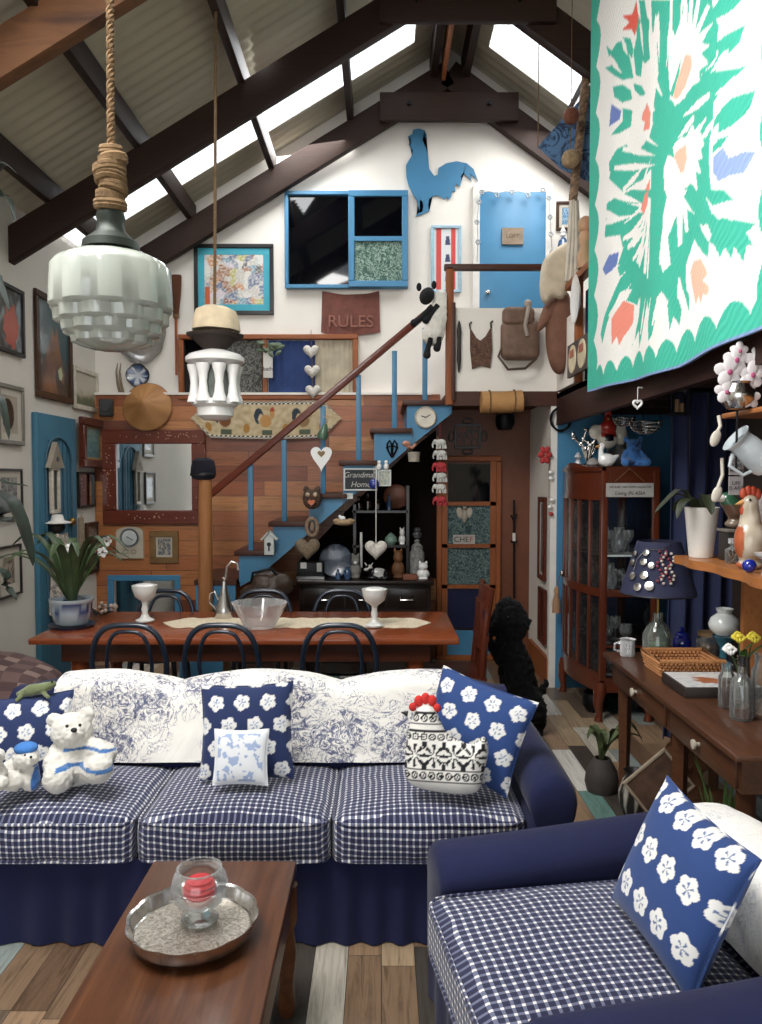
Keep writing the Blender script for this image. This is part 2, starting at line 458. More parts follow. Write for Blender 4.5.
# front wall behind the camera with wide glazed doors open to daylight
mb = MB()
mb.prism([(XL, 0), (-2.4, 0), (-2.4, 2.75), (0.9, 2.75), (0.9, 0), (XR, 0), (XR, under(XR) + SHEET), (AX, AZ + SHEET), (XL, under(XL) + SHEET)], 0.12, facing((0, YF, 0), 'B'))
struct(mb.build('wall_front', M_PLASTER))
# wood boarding on the lower back wall
struct(bx('trim_1', M_WALLWOOD, ((-2.58 + 0.53) / 2, 6.975, 1.2), (3.11, 0.05, 2.4)))
# strip of pale ledge above the boarding
struct(bx('trim_2', M_PLASTER, ((-2.58 + 0.45) / 2, 6.965, 2.405), (3.03, 0.07, 0.02)))
# roof: corrugated sheets per slope, broken by clear sheets
def roof_sheet(name, x0, x1, y0, y1, m):
    n = max(8, int((y1 - y0) / 0.0217))
    def f(u, v):
        x = x0 + (x1 - x0) * v; y = y0 + (y1 - y0) * u
        return (x, y, under(x) + SHEET + 0.006 * math.sin(2 * math.pi * y / 0.11))
    return struct(MB().grid(f, n, 6, 0, 0.006).build(name, m, smooth=60))
for (a, b) in ((-2.5, 0.9), (2.95, 5.72), (6.6, 7.0)):
    roof_sheet('ceiling', XL - .1, AX, a, b, M_SHEET)
for (a, b) in ((-2.5, 5.72), (6.6, 7.0)):
    roof_sheet('ceiling', AX, XR + .1, a, b, M_SHEET)
for (a, b, x0, x1) in ((5.72, 6.6, XL - .1, 0.28), (5.72, 6.6, 0.9, XR + .1)):
    roof_sheet('ceiling_skylight', x0, x1, a, b, glass('clear_roof_sheet', '#ffffff', 0.2, 0.12, 0.1))
roof_sheet('ceiling_skylight', XL - .1, AX, 0.9, 2.95, glass('clear_roof_sheet'))
roof_sheet('ceiling', 0.28, AX, 5.72, 6.6, M_SHEET); roof_sheet('ceiling', AX, 0.9, 5.72, 6.6, M_SHEET)
# trusses
def truss(y, m=M_BEAM, mlow=None):
    o = thing('roof_truss', '', 'beam', (AX, y, AZ)); del o['label']; del o['category']; struct(o)
    for x1 in (XL - .08, XR + .08):
        z1 = under(x1)
        dz = Vector((0, 0, 0.12))
        struct(MB().bar(Vector((x1, y, z1)) + dz, Vector((AX, y, AZ)) + dz, 0.09, 0.215, bev=0.006).build('rafter', m, o))
    struct(bx('collar_tie', M_BEAM, (AX - 0.0, y - 0.075, AZ - 0.19), (1.2, 0.05, 0.24), o, 0.006))
    mb = MB()
    for dx in (-0.35, 0.35): mb.cyl((AX + dx, y - 0.125, AZ - .17), (AX + dx, y - 0.1, AZ - .17), 0.018)
    struct(mb.build('bolt', M_IRON, o)); return o
M_BEAM_LIT = wood('worn_lit_beam', '#35211a', '#6f4a2e', 'X', 1.2, 0.7, 5.0)  # lighter beam copy: light on the near trusses mixed into the worn wood tones
truss(6.9); truss(5.45); truss(3.86, M_BEAM_LIT); truss(2.2, M_BEAM_LIT); truss(0.4)
def purlin(x, w=0.055):
    z = under(x) + 0.24 + 0.075
    return struct(MB().box((x, (YB - 1.6) / 2, z), (w, YB + 1.6, 0.16), bev=0.004).build('purlin', M_BEAM_Y))
for x in (-2.3, -1.68, -0.96, -0.27, 1.58, 2.1): purlin(x)
# small packers where purlins cross the trusses
for x in (0.46, 0.74): struct(bx('ridge_beam', M_BEAM_Y, (x, 2.7, AZ + 0.2), (0.06, 8.6, 0.24)))
struct(bx('ridge_beam', M_ORANGEWOOD, (0.535, 5.95, AZ + 0.1), (0.03, 1.6, 0.2)))
# loft floor, edge beam, alcove walls
LZ = 2.3
struct(bx('floor_loft', wood('loft_boards', '#4a2a1b', '#5c3724', 'Y', 3, .6), ((1.36 + XR) / 2, 3.6, LZ - 0.02), (XR - 1.36, 6.8, 0.04)))
struct(bx('floor_landing', wood('loft_boards', '', ''), (0.93, 6.5, LZ - 0.02), (0.86, 1.0, 0.04)))
for k in range(9): struct(bx('loft_joist', M_BEAM, (1.86, 1.2 + k * 0.6, LZ - 0.1), (0.98, 0.05, 0.12)))
struct(bx('loft_edge_beam', wood('edge_beam_wood', '#24120d', '#351a12', 'Y', 3, .6), (1.385, 3.2, LZ - 0.12), (0.05, 5.6, 0.24)))
struct(bx('landing_edge_beam', M_TREAD, (0.95, 6.03, LZ - 0.035), (0.84, 0.08, 0.11)))
# side wall of the passage to the back door, its white end post, and the blue alcove wall
struct(bx('wall_passage', M_PLASTER, (1.37, 6.52, 1.13), (0.06, 0.96, 2.26)))
struct(bx('trim_3', M_WHITEMATT, (1.345, 6.03, 1.13), (0.05, 0.06, 2.26)))
struct(bx('baseboard_passage', M_ORANGEWOOD, (1.325, 6.42, 0.11), (0.03, 0.76, 0.22)))
struct(bx('wall_alcove', M_BLUE, ((1.37 + XR) / 2, 6.03, 1.13), (XR - 1.37, 0.06, 2.26)))
# warm boards round the back door
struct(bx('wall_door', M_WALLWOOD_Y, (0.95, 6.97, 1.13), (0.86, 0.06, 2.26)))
# loft parapet facing the room and along the gallery
struct(bx('parapet_front', M_PLASTER, (0.985, 6.03, 2.64), (0.84, 0.05, 0.64)))
struct(bx('parapet_gallery', M_PLASTER, (1.385, 5.68, 2.57), (0.05, 0.66, 0.5)))
# dark sheet over the alcove back wall, its shade put in the colour
struct(bx('trim_4', mat('alcove_shade_tone', '#20283e', 0.8), (XR - 0.02, 4.2, 1.08), (0.04, 3.6, 2.16)))
# ================================================================ OPENINGS OF THE SETTING
def frame_bars(mb, w, h, b, d, M, mi=0):
    for (cx, cy, sx, sy) in ((0, h / 2 - b / 2, w, b), (0, -h / 2 + b / 2, w, b), (-w / 2 + b / 2, 0, b, h - 2 * b), (w / 2 - b / 2, 0, b, h - 2 * b)):
        mb.box((cx, cy, d / 2), (sx, sy, d), M=M, mi=mi, bev=min(b, d) * 0.15, seg=1)
    return mb
def part(mb, name, m, p, st=False, smooth=40):
    o = mb.build(name, m, p, smooth)
    return struct(o) if st else o
def lace_cloth(name, c1, c2, sc_=28):
    if name in CACHE: return CACHE[name]
    t = NT(name); v = t.coord(); n = t.noise(v, sc_, 3, 0.6, 1.5)
    t.link(t.ramp(n.outputs['Fac'], [(0.45, c1), (0.52, c2), (0.58, c1)]), t.b.inputs['Base Color'])
    t.set(Roughness=0.85); CACHE[name] = t.m; return t.m
M_FLORAL = lace_cloth('floral_blind', '#2f4448', '#7f938c')
M_FLORAL_G = lace_cloth('green_floral_blind', '#3d5a50', '#9fb3a4', 22)
# --- window_1: blue loft window
c = at(346.5, 241, 6.98); a = at(285, 193, 6.98); b = at(408, 290, 6.98); w, h = b.x - a.x, a.z - b.z
M = facing((c.x, 6.985, c.z), 'B')
w1 = thing('window_1', '', 'window', (c.x, 6.985, c.z)); del w1['label']; del w1['category']; struct(w1)
mb = frame_bars(MB(), w, h, 0.035, 0.05, M); part(mb, 'window_frame', M_BLUE, w1, 1)
part(MB().box((-0.22, 0, 0.008), (w - .5, h - .06, 0.006), M=M), 'window_pane', M_DARKGLASS, w1, 1)
Ms = M @ Matrix.Translation((w / 2 - 0.265, 0, 0.045))
mb = frame_bars(MB(), 0.53, h - 0.01, 0.055, 0.035, Ms); mb.box((0, -0.0, 0.0175), (0.43, 0.04, 0.03), M=Ms)
part(mb, 'window_sash', M_BLUE, w1, 1)
part(MB().box((0, 0.21, 0.01), (0.44, 0.38, 0.006), M=Ms), 'window_pane', M_DARKGLASS, w1, 1)
part(MB().grid(lambda u, v: Ms @ Vector((-0.215 + 0.43 * u, -0.395 + 0.39 * v, 0.012 + 0.004 * math.sin(u * 40))), 40, 4, 0, 0.003), 'window_blind', M_FLORAL_G, w1, 1)
# --- window_2: interior light with a stained wood frame above the boarding
a = at(179, 335, 6.98); b = at(358, 400, 6.98); w, h = b.x - a.x, a.z - b.z; cx, cz = (a.x + b.x) / 2, (a.z + b.z) / 2
M = facing((cx, 6.985, cz), 'B')
w2 = thing('window_2', '', 'window', (cx, 6.985, cz)); del w2['label']; del w2['category']; struct(w2)
mb = frame_bars(MB(), w, h, 0.045, 0.05, M); mb.box((-0.03, 0, 0.02), (0.04, h - .08, 0.04), M=M)
part(mb, 'window_frame', M_ORANGEWOOD_X, w2, 1)
part(MB().box((-0.42, 0, 0.006), (0.74, h - .08, 0.006), M=M), 'window_pane', M_DARKGLASS, w2, 1)
for (x0, x1, m) in ((0.0, 0.42, mat('blue_blind_cloth', '#22396b', 0.8)), (0.42, w / 2 - .05, mat('oat_blind_cloth', '#b3a790', 0.85)), (-0.46, -0.06, lace_cloth('grey_net', '#3c3d3b', '#807d74', 16))):
    part(MB().grid(lambda u, v: M @ Vector((x0 + (x1 - x0) * u, (h / 2 - .05) * (2 * v - 1), 0.014 + 0.004 * math.sin(u * 44))), 40, 3, 0, 0.003), 'window_blind', m, w2, 1)
# --- door_1: blue ledged door in the left wall
a = atx(31, 410, XL); b = atx(70.5, 421, XL); y0, y1 = a.y, b.y; zt = (a.z + b.z) / 2
d1 = thing('door_1', '', 'door', (XL, (y0 + y1) / 2, 0)); del d1['label']; del d1['category']; struct(d1)
M = facing((XL + 0.002, (y0 + y1) / 2, zt / 2), 'L'); w = y1 - y0
part(MB().box((0, 0, 0.02), (w, zt, 0.04), M=M, bev=0.004), 'door_panel', M_BLUE_D, d1, 1)
mb = MB()
pts = [(-w * .33, -0.35), (-w * .33, zt / 2 - 0.36)] + [(-w * .33 * math.cos(R(k * 18)), zt / 2 - .36 + 0.19 * math.sin(R(k * 18))) for k in range(11)] + [(w * .33, zt / 2 - .36), (w * .33, -0.35)]
mb.tube([M @ Vector((x, y, 0.045)) for x, y in pts], 0.01, 6)
for k in (-2, -1, 0, 1, 2): mb.box((k * w * .115, 0.15, 0.042), (0.008, 1.45, 0.006), M=M)
part(mb, 'door_moulding', mat('blue_paint_deep', '#264f62', 0.55), d1, 1)
p = atx(74.5, 521, XL + 0.04)
part(MB().ell(p + Vector((0.03, -0.12, 0)), (0.03, 0.035, 0.035)).cyl(p + Vector((-.03, -0.12, 0)), p + Vector((0.02, -0.12, 0)), 0.012), 'door_handle', mat('aged_brass', '#8a6a3a', 0.35, 0.9), d1, 1)
# --- door_2: glazed back door under the landing
xa, xb = at(436, 560, 6.95).x, at(500, 560, 6.95).x; w = xb - xa; cx = (xa + xb) / 2; zt = at(468, 456, 6.95).z
M = facing((cx, 6.94, zt / 2), 'B')
d2 = thing('door_2', '', 'door', (cx, 6.94, 0)); del d2['label']; del d2['category']; struct(d2)
mb = frame_bars(MB(), w, zt, 0.05, 0.05, M)
zz = lambda py: at(468, py, 6.93).z - zt / 2
for py in (503.5, 545.5, 586): mb.box((0, zz(py), 0.03), (w - .1, 0.035, 0.05), M=M)
for x in (-w / 2 + .075, w / 2 - .075): mb.box((x, 0, 0.03), (0.05, zt - .1, 0.05), M=M)
part(mb, 'door_frame', M_ORANGEWOOD, d2, 1)
for (p0, p1, m, nm) in ((464, 502, M_DARKGLASS, 'door_pane'), (505, 544, M_FLORAL, 'door_blind'), (547, 584, M_FLORAL, 'door_blind'), (588, 628, mat('navy_gloss', '#161b3e', 0.3), 'door_panel'), (630, 662, M_BLUE, 'door_panel')):
    part(MB().box((0, (zz(p0) + zz(p1)) / 2, 0.02), (w - .14, zz(p0) - zz(p1), 0.012), M=M), nm, m, d2, 1)
# --- door_3: plain blue door up on the loft
a = at(480, 192, 6.96); b = at(545, 304, 6.96)
d3 = thing('door_3', '', 'door', ((a.x + b.x) / 2, 6.98, LZ)); del d3['label']; del d3['category']; struct(d3)
part(MB().box(((a.x + b.x) / 2, 6.975, (a.z + LZ) / 2), (b.x - a.x, 0.04, a.z - LZ), bev=0.004), 'door_panel', M_BLUE, d3, 1)
mb = MB()
for x in (a.x - .03, b.x + .03): mb.box((x, 6.98, (a.z + LZ) / 2), (0.06, 0.05, a.z - LZ))
mb.box(((a.x + b.x) / 2, 6.98, a.z + .03), (b.x - a.x + .12, 0.05, 0.06))
part(mb, 'door_frame', M_WHITEMATT, d3, 1)
part(MB().ell((a.x + .07, 6.93, 3.3), 0.025), 'door_handle', M_SILVER, d3, 1)
# --- loft posts and rail
rail = thing('balustrade', 'dark wooden handrail on a brown post above the white landing panel', 'railing', (0.55, 6.0, LZ))
za, zb = at(450, 268, 6).z, at(450, 405, 6).z
part(MB().box((at(449.5, 300, 6).x, 5.99, (za + zb) / 2), (0.06, 0.06, za - zb), bev=.005), 'post', M_ORANGEWOOD, rail)
part(MB().bar((at(444, 269, 6).x, 5.99, za), (at(541, 269, 6).x, 5.99, za), 0.06, 0.045, bev=.006), 'handrail', M_TREAD, rail)
part(MB().box((at(453.2, 300, 6).x, 5.98, 2.62), (0.03, 0.05, 0.75), bev=.005), 'post', M_TREAD, rail)
# --- gallery rail and open frame behind the quilt
gal = thing('gallery_railing', 'wooden top rail and posts along the gallery edge beside the quilt', 'railing', (1.36, 4.6, LZ))
part(MB().bar((1.36, 5.62, 3.02), (1.36, 2.6, 3.02), 0.07, 0.05, bev=.006), 'handrail', M_ORANGEWOOD, gal)
for y in (5.35, 4.6, 3.7, 2.8): part(MB().box((1.36, y, 2.66), (0.05, 0.05, 0.7), bev=.004), 'post', M_ORANGEWOOD, gal)
part(MB().box((1.4, 4.05, 2.62), (0.015, 2.5, 0.6)), 'panel', mat('navy_gallery_board', '#20284a', .7), gal)
# ================================================================ STAIRCASE
Ys0, Ys1 = 6.12, 6.95
st = thing('staircase', 'blue painted staircase with dark treads climbing along the boarded wall', 'staircase', (-0.3, 6.5, 0))
steps = [(553, 236, 272), (524, 270, 312), (496, 306, 346), (463, 340, 376), (431, 371, 411), (403, 404, 452)]
TR = []
for py, x0, x1 in steps:
    p0, p1 = at(x0, py, Ys0), at(x1, py, Ys0); TR.append((p0.x, p1.x, p0.z))
for k, (x0, x1, z) in enumerate(TR):
    part(MB().box(((x0 + x1) / 2, (Ys0 + Ys1) / 2 - 0.02, z), (x1 - x0 + .02, Ys1 - Ys0 + .04, 0.04), bev=.008), 'tread', M_TREAD, st)
    zl_ = TR[k - 1][2] if k else z - .24
    part(MB().box((x0 + 0.035, (Ys0 + Ys1) / 2, (z + zl_) / 2 - .01), (0.022, Ys1 - Ys0, z - zl_ - .03)), 'riser', M_BLUE, st)
# side stringer: saw-tooth above, sloping below
pts = [(TR[0][0] + .03, TR[0][2] - .24)]
for k, (x0, x1, z) in enumerate(TR): pts += [(x0 + .03, z - .02), ((TR[k + 1][0] + .03) if k < 5 else x1, z - .02)]
pts += [(TR[5][1], TR[5][2] - .08), (TR[4][1] + .02, TR[4][2] - 0.10), (TR[0][0] + .20, TR[0][2] - .17), (TR[0][0] + .03, TR[0][2] - .27)]
clean = [pts[0]]
for q in pts[1:]:
    if (Vector(q) - Vector(clean[-1])).length > 1e-4: clean.append(q)
part(MB().prism(clean, 0.035, facing((0, Ys0 + .04, 0), 'B')), 'stringer', M_BLUE, st)
for px, p0, p1 in ((250.5, 463, 552), (284, 440, 524), (323, 406, 494), (358.5, 375, 461), (394.5, 351, 430), (425, 328, 402)):
    a, b = at(px, p0, 6.15), at(px, p1, 6.15)
    part(MB().box((a.x, 6.15, (a.z + b.z) / 2), (0.04, 0.035, a.z - b.z), bev=.004), 'baluster', M_BLUE, st)
a, b = at(210, 495, 6.13), at(447, 296, 6.13)
part(MB().bar(a, b, 0.05, 0.055, bev=.01), 'handrail', M_REDWOOD_X, st)
a = at(204.5, 480, 6.1)
part(MB().tube([(a.x - .01, 6.1, 0), (a.x, 6.1, 0.7), (a.x + .005, 6.1, a.z)], [0.062, 0.058, 0.052], 14), 'newel_post', wood('newel_log', '#8f5a35', '#a87145', 'Z', 2, .5), st)
# lower landing and steps turning into the room, seen dark behind the table
for k in range(3):
    z = TR[0][2] - 0.24 * (k + 1)
    part(MB().box((TR[0][0] - .17, (Ys0 + Ys1) / 2 - k * .26 + .0, z), (0.34, Ys1 - Ys0 - .02, 0.04)), 'tread', M_TREAD, st)
    part(MB().box((TR[0][0] - .17, Ys0 - k * .26 + .03, z - .12), (0.32, 0.02, 0.2)), 'riser', M_BLUE, st)
# ================================================================ CLOTH PATTERNS
def gingham(name, axes=('X', 'Y'), period=0.0225, sgn=-1):
    t = NT(name); tc = t.new('ShaderNodeTexCoord'); s = t.new('ShaderNodeSeparateXYZ'); t.link(tc.outputs['Object'], s.inputs[0])
    n = t.noise(tc.outputs['Object'], 5, 2)
    wob = t.math('MULTIPLY', t.math('SUBTRACT', n.outputs['Fac'], 0.5), 0.02)
    b = t.math('ADD', s.outputs[axes[1]], t.math('MULTIPLY', s.outputs['Z'], sgn))
    def stripe(c):
        return t.math('LESS_THAN', t.math('FRACT', t.math('DIVIDE', t.math('ADD', c, wob), period)), 0.33)
    k = t.math('ADD', t.math('MULTIPLY', stripe(s.outputs[axes[0]]), 0.5), t.math('MULTIPLY', stripe(b), 0.5))
    t.link(t.ramp(k, [(0, '#191c3c'), (0.3, '#63677f'), (0.8, '#dcd9d2')], 'CONSTANT'), t.b.inputs['Base Color'])
    t.set(Roughness=0.9); t.b.inputs['Sheen Weight'].default_value = 0.15
    t.bump(t.noise(tc.outputs['Object'], 9, 3).outputs['Fac'], 0.25, 0.02); return t.m
M_GING = gingham('navy_check_cloth'); M_GING2 = gingham('navy_check_cloth_chair', ('Y', 'X'), 0.0235)
def toile(name, ink='#545c80', ink2='#2b3766', dens=1.0, bg='#e6e2da', sc_=1.0):
    t = NT(name); v = t.coord()
    big = t.noise(v, 4.2 * sc_, 2, 0.5, 0.6); fine = t.noise(v, 26 * sc_, 5, 0.7, 2.5); mid = t.noise(v, 11 * sc_, 3, 0.6, 3.0)
    ln = t.ramp(mid.outputs['Fac'], [(0.468, (0, 0, 0)), (0.5, (1, 1, 1)), (0.532, (0, 0, 0))])
    ff = t.ramp(fine.outputs['Fac'], [(0.46, (0, 0, 0)), (0.56, (1, 1, 1))])
    mask = t.ramp(big.outputs['Fac'], [(0.54, (0, 0, 0)), (0.575, (1, 1, 1))])
    mask2 = t.ramp(big.outputs['Fac'], [(0.36, (0, 0, 0)), (0.42, (1, 1, 1))])
    col = t.mix(t.math('MULTIPLY', t.math('MULTIPLY', ln, mask2), 0.95 * dens), bg, ink)
    col = t.mix(t.math('MULTIPLY', t.math('MULTIPLY', ff, mask), 0.85 * dens), col, ink2)
    t.link(col, t.b.inputs['Base Color']); t.set(Roughness=0.9)
    q = t.noise(v, 7, 3, 0.5, 1.0); t.bump(q.outputs['Fac'], 0.35, 0.03); return t.m
M_TOILE = toile('blue_toile_throw')
M_TOILE_PALE = toile('pale_toile_throw', '#b0b2b8', '#9aa0ae', 0.5, '#efece6', 1.8)
# ================================================================ SOFA
sofa = thing('sofa', 'long three seat navy sofa with checked seat cushions', 'sofa', (-0.52, 3.1, 0))
SX0, SX1 = -1.56, 0.52
bx('base', M_NAVY, ((SX0 + SX1) / 2, 3.14, 0.2), (SX1 - SX0 + 0.3, 0.72, 0.2), sofa, 0.02)
def skirt(u, v):
    x = SX0 - 0.17 + (SX1 - SX0 + 0.36) * u
    return (x, 2.735 + 0.012 * math.sin(x * 52 + 2 * math.sin(x * 7)) * (1 - v * .7) - 0.012 * (1 - v), 0.005 + 0.3 * v)
part(MB().grid(skirt, 240, 5, 0, 0.006), 'skirt', M_NAVY, sofa)
def seat(mbx0, mbx1, y0, y1, z0, z1, crown=0.03):
    """soft box cushion: bulging faces, rounded edges, piping"""
    mb = MB(); cx, cy = (mbx0 + mbx1) / 2, (y0 + y1) / 2; hx, hy = (mbx1 - mbx0) / 2, (y1 - y0) / 2; hz = (z1 - z0) / 2; cz = (z0 + z1) / 2
    bmesh.ops.create_cube(mb.bm, size=2.0)
    bmesh.ops.subdivide_edges(mb.bm, edges=list(mb.bm.edges), cuts=17, use_grid_fill=True)
    for v in mb.bm.verts:
        x, y, z = v.co
        def rnd(a, b, c, h, e): return a
        px, py, pz = x * hx, y * hy, z * hz
        r = 0.035
        q = Vector((max(-hx + r, min(hx - r, px)), max(-hy + r, min(hy - r, py)), max(-hz + r, min(hz - r, pz))))
        d = Vector((px, py, pz)) - q
        if d.length > 1e-6: d = d.normalized() * r
        p = q + d
        p.z += (z > 0) * crown * (1 - x * x) * (1 - y ** 4) * max(0, z) + 0.004 * noise.noise(Vector((px * 6 + cx * 3, py * 6, z)))
        p.y += y * 0.012 * (1 - x * x) * (1 - z * z)
        v.co = p + Vector((cx, cy, cz))
    for zz in (hz - 0.012, -hz + 0.012):
        pts = []
        for k in range(48):
            a = 2 * math.pi * k / 48; ca, sa = math.cos(a), math.sin(a)
            e = 0.16
            pts.append((cx + (hx - .002) * math.copysign(abs(ca) ** e, ca), cy + (hy + 0.002) * math.copysign(abs(sa) ** e, sa), cz + zz))
        mb.tube(pts, 0.006, 6, closed=True)
    return mb
for x0, x1 in ((-1.545, -0.865), (-0.858, -0.178), (-0.171, 0.508)):
    part(seat(x0, x1, 2.70, 3.24, 0.30, 0.455), 'seat_cushion', M_GING, sofa, smooth=60)
def bz(x): return 0.742 + 0.05 * abs(math.sin(math.pi * (x - SX0) / 0.693)) ** 0.8
def backrest(u, v):
    x = SX0 - 0.02 + (SX1 - SX0 + 0.04) * u; top = bz(x)
    a = v * 2
    if v < .45: t = v / .45; return (x, 3.20 + 0.10 * t, 0.40 + (top - 0.04 - 0.40) * t)
    if v < .6: t = (v - .45) / .15; return (x, 3.30 + 0.085 - 0.085 * math.cos(math.pi * t), top - 0.04 + 0.04 * math.sin(math.pi * t))
    t = (v - .6) / .4; return (x, 3.47 + 0.01 * t, top - 0.04 - (top - .1) * t)
part(MB().grid(backrest, 60, 24, 0, 0.02), 'backrest', M_NAVY, sofa, smooth=60)
for sx, nm in ((SX0 - 0.1, 1), (SX1 + 0.075, -1)):
    mb = MB()
    prof = [(-.085, .12), (.085, .12), (.085, .40)] + [(0.088 * math.cos(R(a)) + 0.01 * -nm, 0.515 + 0.095 * math.sin(R(a))) for a in range(-40, 221, 20)] + [(-.085, .40)]
    ring = []
    for (y, s_, dz) in ((2.70, .72, -.012), (2.705, .88, -.005), (2.72, .96, 0), (2.75, 1, 0), (3.0, 1, -.002), (3.3, 1, -.01), (3.46, 1, -.015), (3.48, .9, -.02)):
        ring.append([mb.bm.verts.new((sx + px * s_, y, 0.36 + (pz - .36) * s_ + dz)) for px, pz in prof])
    for a, b in zip(ring, ring[1:]):
        for k in range(len(a)): mb.bm.faces.new((a[k], a[(k + 1) % len(a)], b[(k + 1) % len(a)], b[k]))
    mb.bm.faces.new(ring[0][::-1]); mb.bm.faces.new(ring[-1])
    part(mb, 'armrest', M_NAVY, sofa, smooth=50)
for x in (-1.6, 0.56):
    for y in (2.85, 3.4): part(MB().cyl((x, y, 0), (x, y, 0.12), 0.025, 0.03), 'leg', M_TREAD, sofa)
sofa.location.y -= 0.07
# throw over the backrest
def throw(u, v):
    x = -1.36 + 1.62 * u; x += 0.012 * math.sin(v * 9 + u * 14)
    n = noise.noise(Vector((x * 5, v * 4, 1.3))) * 0.014
    top = bz(x) + 0.012
    if v < .5: t = v / .5; p = (x, 3.188 + 0.082 * t - abs(n) * .9 * (1 - .3 * t), 0.482 + (top - 0.045 - 0.482) * t)
    elif v < .68: t = (v - .5) / .18; p = (x, 3.27 + 0.108 - 0.108 * math.cos(math.pi * t), top - 0.045 + 0.05 * math.sin(math.pi * t) + abs(n) * .6)
    else: t = (v - .68) / .32; p = (x, 3.488 + n * .2, top - 0.045 - 0.25 * t)
    return (p[0], p[1] - 0.07, p[2])
th = MB().grid(throw, 110, 60, 0, -0.006).build('throw_blanket', M_TOILE, smooth=80)
tag(th, 'white and blue toile throw draped over the back of the long sofa', 'throw')
# ================================================================ ARMCHAIR (faces left across the room)
ac = thing('armchair', 'navy armchair with checked seat facing the coffee table', 'armchair', (0.185, 1.80, 0), R(9))
MA = WM[ac.name]
def apart(mb, name, m, smooth=50): return mb.build(name, m, ac, smooth, local=True)
apart(MB().box((0.49, 0.055, 0.19), (0.80, 1.03, 0.2), bev=.02), 'base', M_NAVY)
def askirt(u, v):
    a = u * 3; s_ = 0.008 * math.sin(u * 130)
    if a < 1: return (0.06 + 0.84 * (1 - a), 0.585 + s_, 0.005 + .27 * v)
    if a < 2: return (0.06 + s_, 0.585 - 1.06 * (a - 1), 0.005 + .27 * v)
    return (0.06 + 0.84 * (a - 2), -0.475 + s_, 0.005 + .27 * v)
apart(MB().grid(askirt, 200, 4, 0, 0.005), 'skirt', M_NAVY)
apart(seat(0.0, 0.72, -0.255, 0.365, 0.30, 0.455, 0.025), 'seat_cushion', M_GING2, 60)
def armr(y, sgn):
    mb = MB(); prof = [(-.10, .12), (.10, .12), (.105, .40)] + [(0.112 * math.cos(R(a)), 0.465 + 0.07 * math.sin(R(a))) for a in range(-20, 201, 20)] + [(-.105, .40)]
    rings = []
    for (x, s_, dz) in ((0.05, .78, -.01), (0.056, .92, -.004), (0.08, 1, 0), (0.3, 1, .01), (0.6, 1, .03), (0.90, 1, .05), (0.92, .9, .04)):
        rings.append([mb.bm.verts.new((x, y + py * s_, 0.36 + (pz - .36) * s_ + (dz if pz > .4 else 0))) for py, pz in prof])
    for a, b in zip(rings, rings[1:]):
        for k in range(len(a)): mb.bm.faces.new((a[k], b[k], b[(k + 1) % len(a)], a[(k + 1) % len(a)]))
    mb.bm.faces.new(rings[0]); mb.bm.faces.new(rings[-1][::-1]); return mb
apart(armr(0.485, 1), 'armrest', M_NAVY)
mbn = armr(-0.372, -1)
for v in mbn.bm.verts: v.co.z += .05 * max(0, v.co.z - .3) / .3
apart(mbn, 'armrest', M_NAVY)
apart(MB().box((0.83, 0.035, 0.41), (0.2, 0.83, 0.46), bev=.07, seg=4), 'backrest', M_NAVY)
for x in (.1, .84):
    for y in (-.4, .5): apart(MB().cyl((x, y, 0), (x, y, .12), .025, .03), 'leg', M_TREAD)
def athrow(u, v):
    y = 0.345 - 0.6 * u; n = noise.noise(Vector((y * 5, v * 4, 4.2))) * 0.02
    cut = 1 - 0.10 * abs(2 * u - 1) ** 3
    if v < .45: t = v / .45; p = (0.69 - abs(n) + 0.02 * t, y, 0.487 + 0.158 * t * cut)
    elif v < .65: t = (v - .45) / .2; p = (0.71 + 0.125 - 0.125 * math.cos(math.pi * t), y, (0.487 + .158 * cut) + 0.045 * math.sin(math.pi * t) + abs(n))
    else: t = (v - .65) / .35; p = (0.96 + abs(n) * .3, y, 0.487 + .158 * cut - 0.3 * t)
    return MA @ Vector(p)
th2 = MB().grid(athrow, 60, 50, 0, 0.01).build('throw_blanket', M_TOILE_PALE, smooth=80)
tag(th2, 'pale crumpled white throw over the back of the armchair', 'throw')
# ================================================================ COFFEE TABLE, TRAY
M_OLD = wood('old_table_wood', '#361d10', '#553018', 'Y', 2.2, 0.4, coat=0.12, c3='#694226')
ct = thing('coffee_table', 'low dark worn wooden coffee table before the long sofa', 'coffee table', (-0.47, 1.75, 0))
part(MB().box((-0.49, 1.73, 0.43), (0.45, 1.28, 0.04), bev=.008), 'tabletop', M_OLD, ct)
for s_ in (-1, 1): part(MB().box((-0.475 + s_ * .195, 1.73, 0.37), (0.02, 1.1, 0.08)), 'apron', M_OLD, ct)
for s_ in (-1, 1): part(MB().box((-0.475, 1.73 + s_ * .56, 0.37), (0.36, 0.02, 0.08)), 'apron', M_OLD, ct)
for x in (-.66, -.29):
    for y in (1.16, 2.3): part(MB().lathe([(0.0, 0), (.02, 0), (.03, .03), (.022, .1), (.032, .2), (.024, .27), (.035, .3), (.035, .41), (0, .41)], (x, y, 0), 14), 'leg', M_OLD, ct)
tc = atz(193, 927, 0.475)
tray = thing('serving_tray', 'round fluted silver tray on the coffee table', 'tray', (tc.x, tc.y, 0.45))
fl = lambda a, k: 1 + (0.03 * abs(math.cos(6 * a)) - .015 if 1 <= k <= 4 else 0)
te = NT('engraved_silver'); ve = te.noise(te.coord(), 45, 5, .7, 2.5); te.link(te.ramp(ve.outputs['Fac'], [(.4, '#8d8478'), (.6, '#cfc8bc')]), te.b.inputs['Base Color']); te.set(Roughness=.38, Metallic=.75); te.bump(ve.outputs['Fac'], .4, .004); M_ENGR = te.m
part(MB().lathe([(0, .0225), (.149, .0225), (.15, .02), (0, .02)], (tc.x, tc.y, .45), 64), 'engraved_floor', M_ENGR, tray)
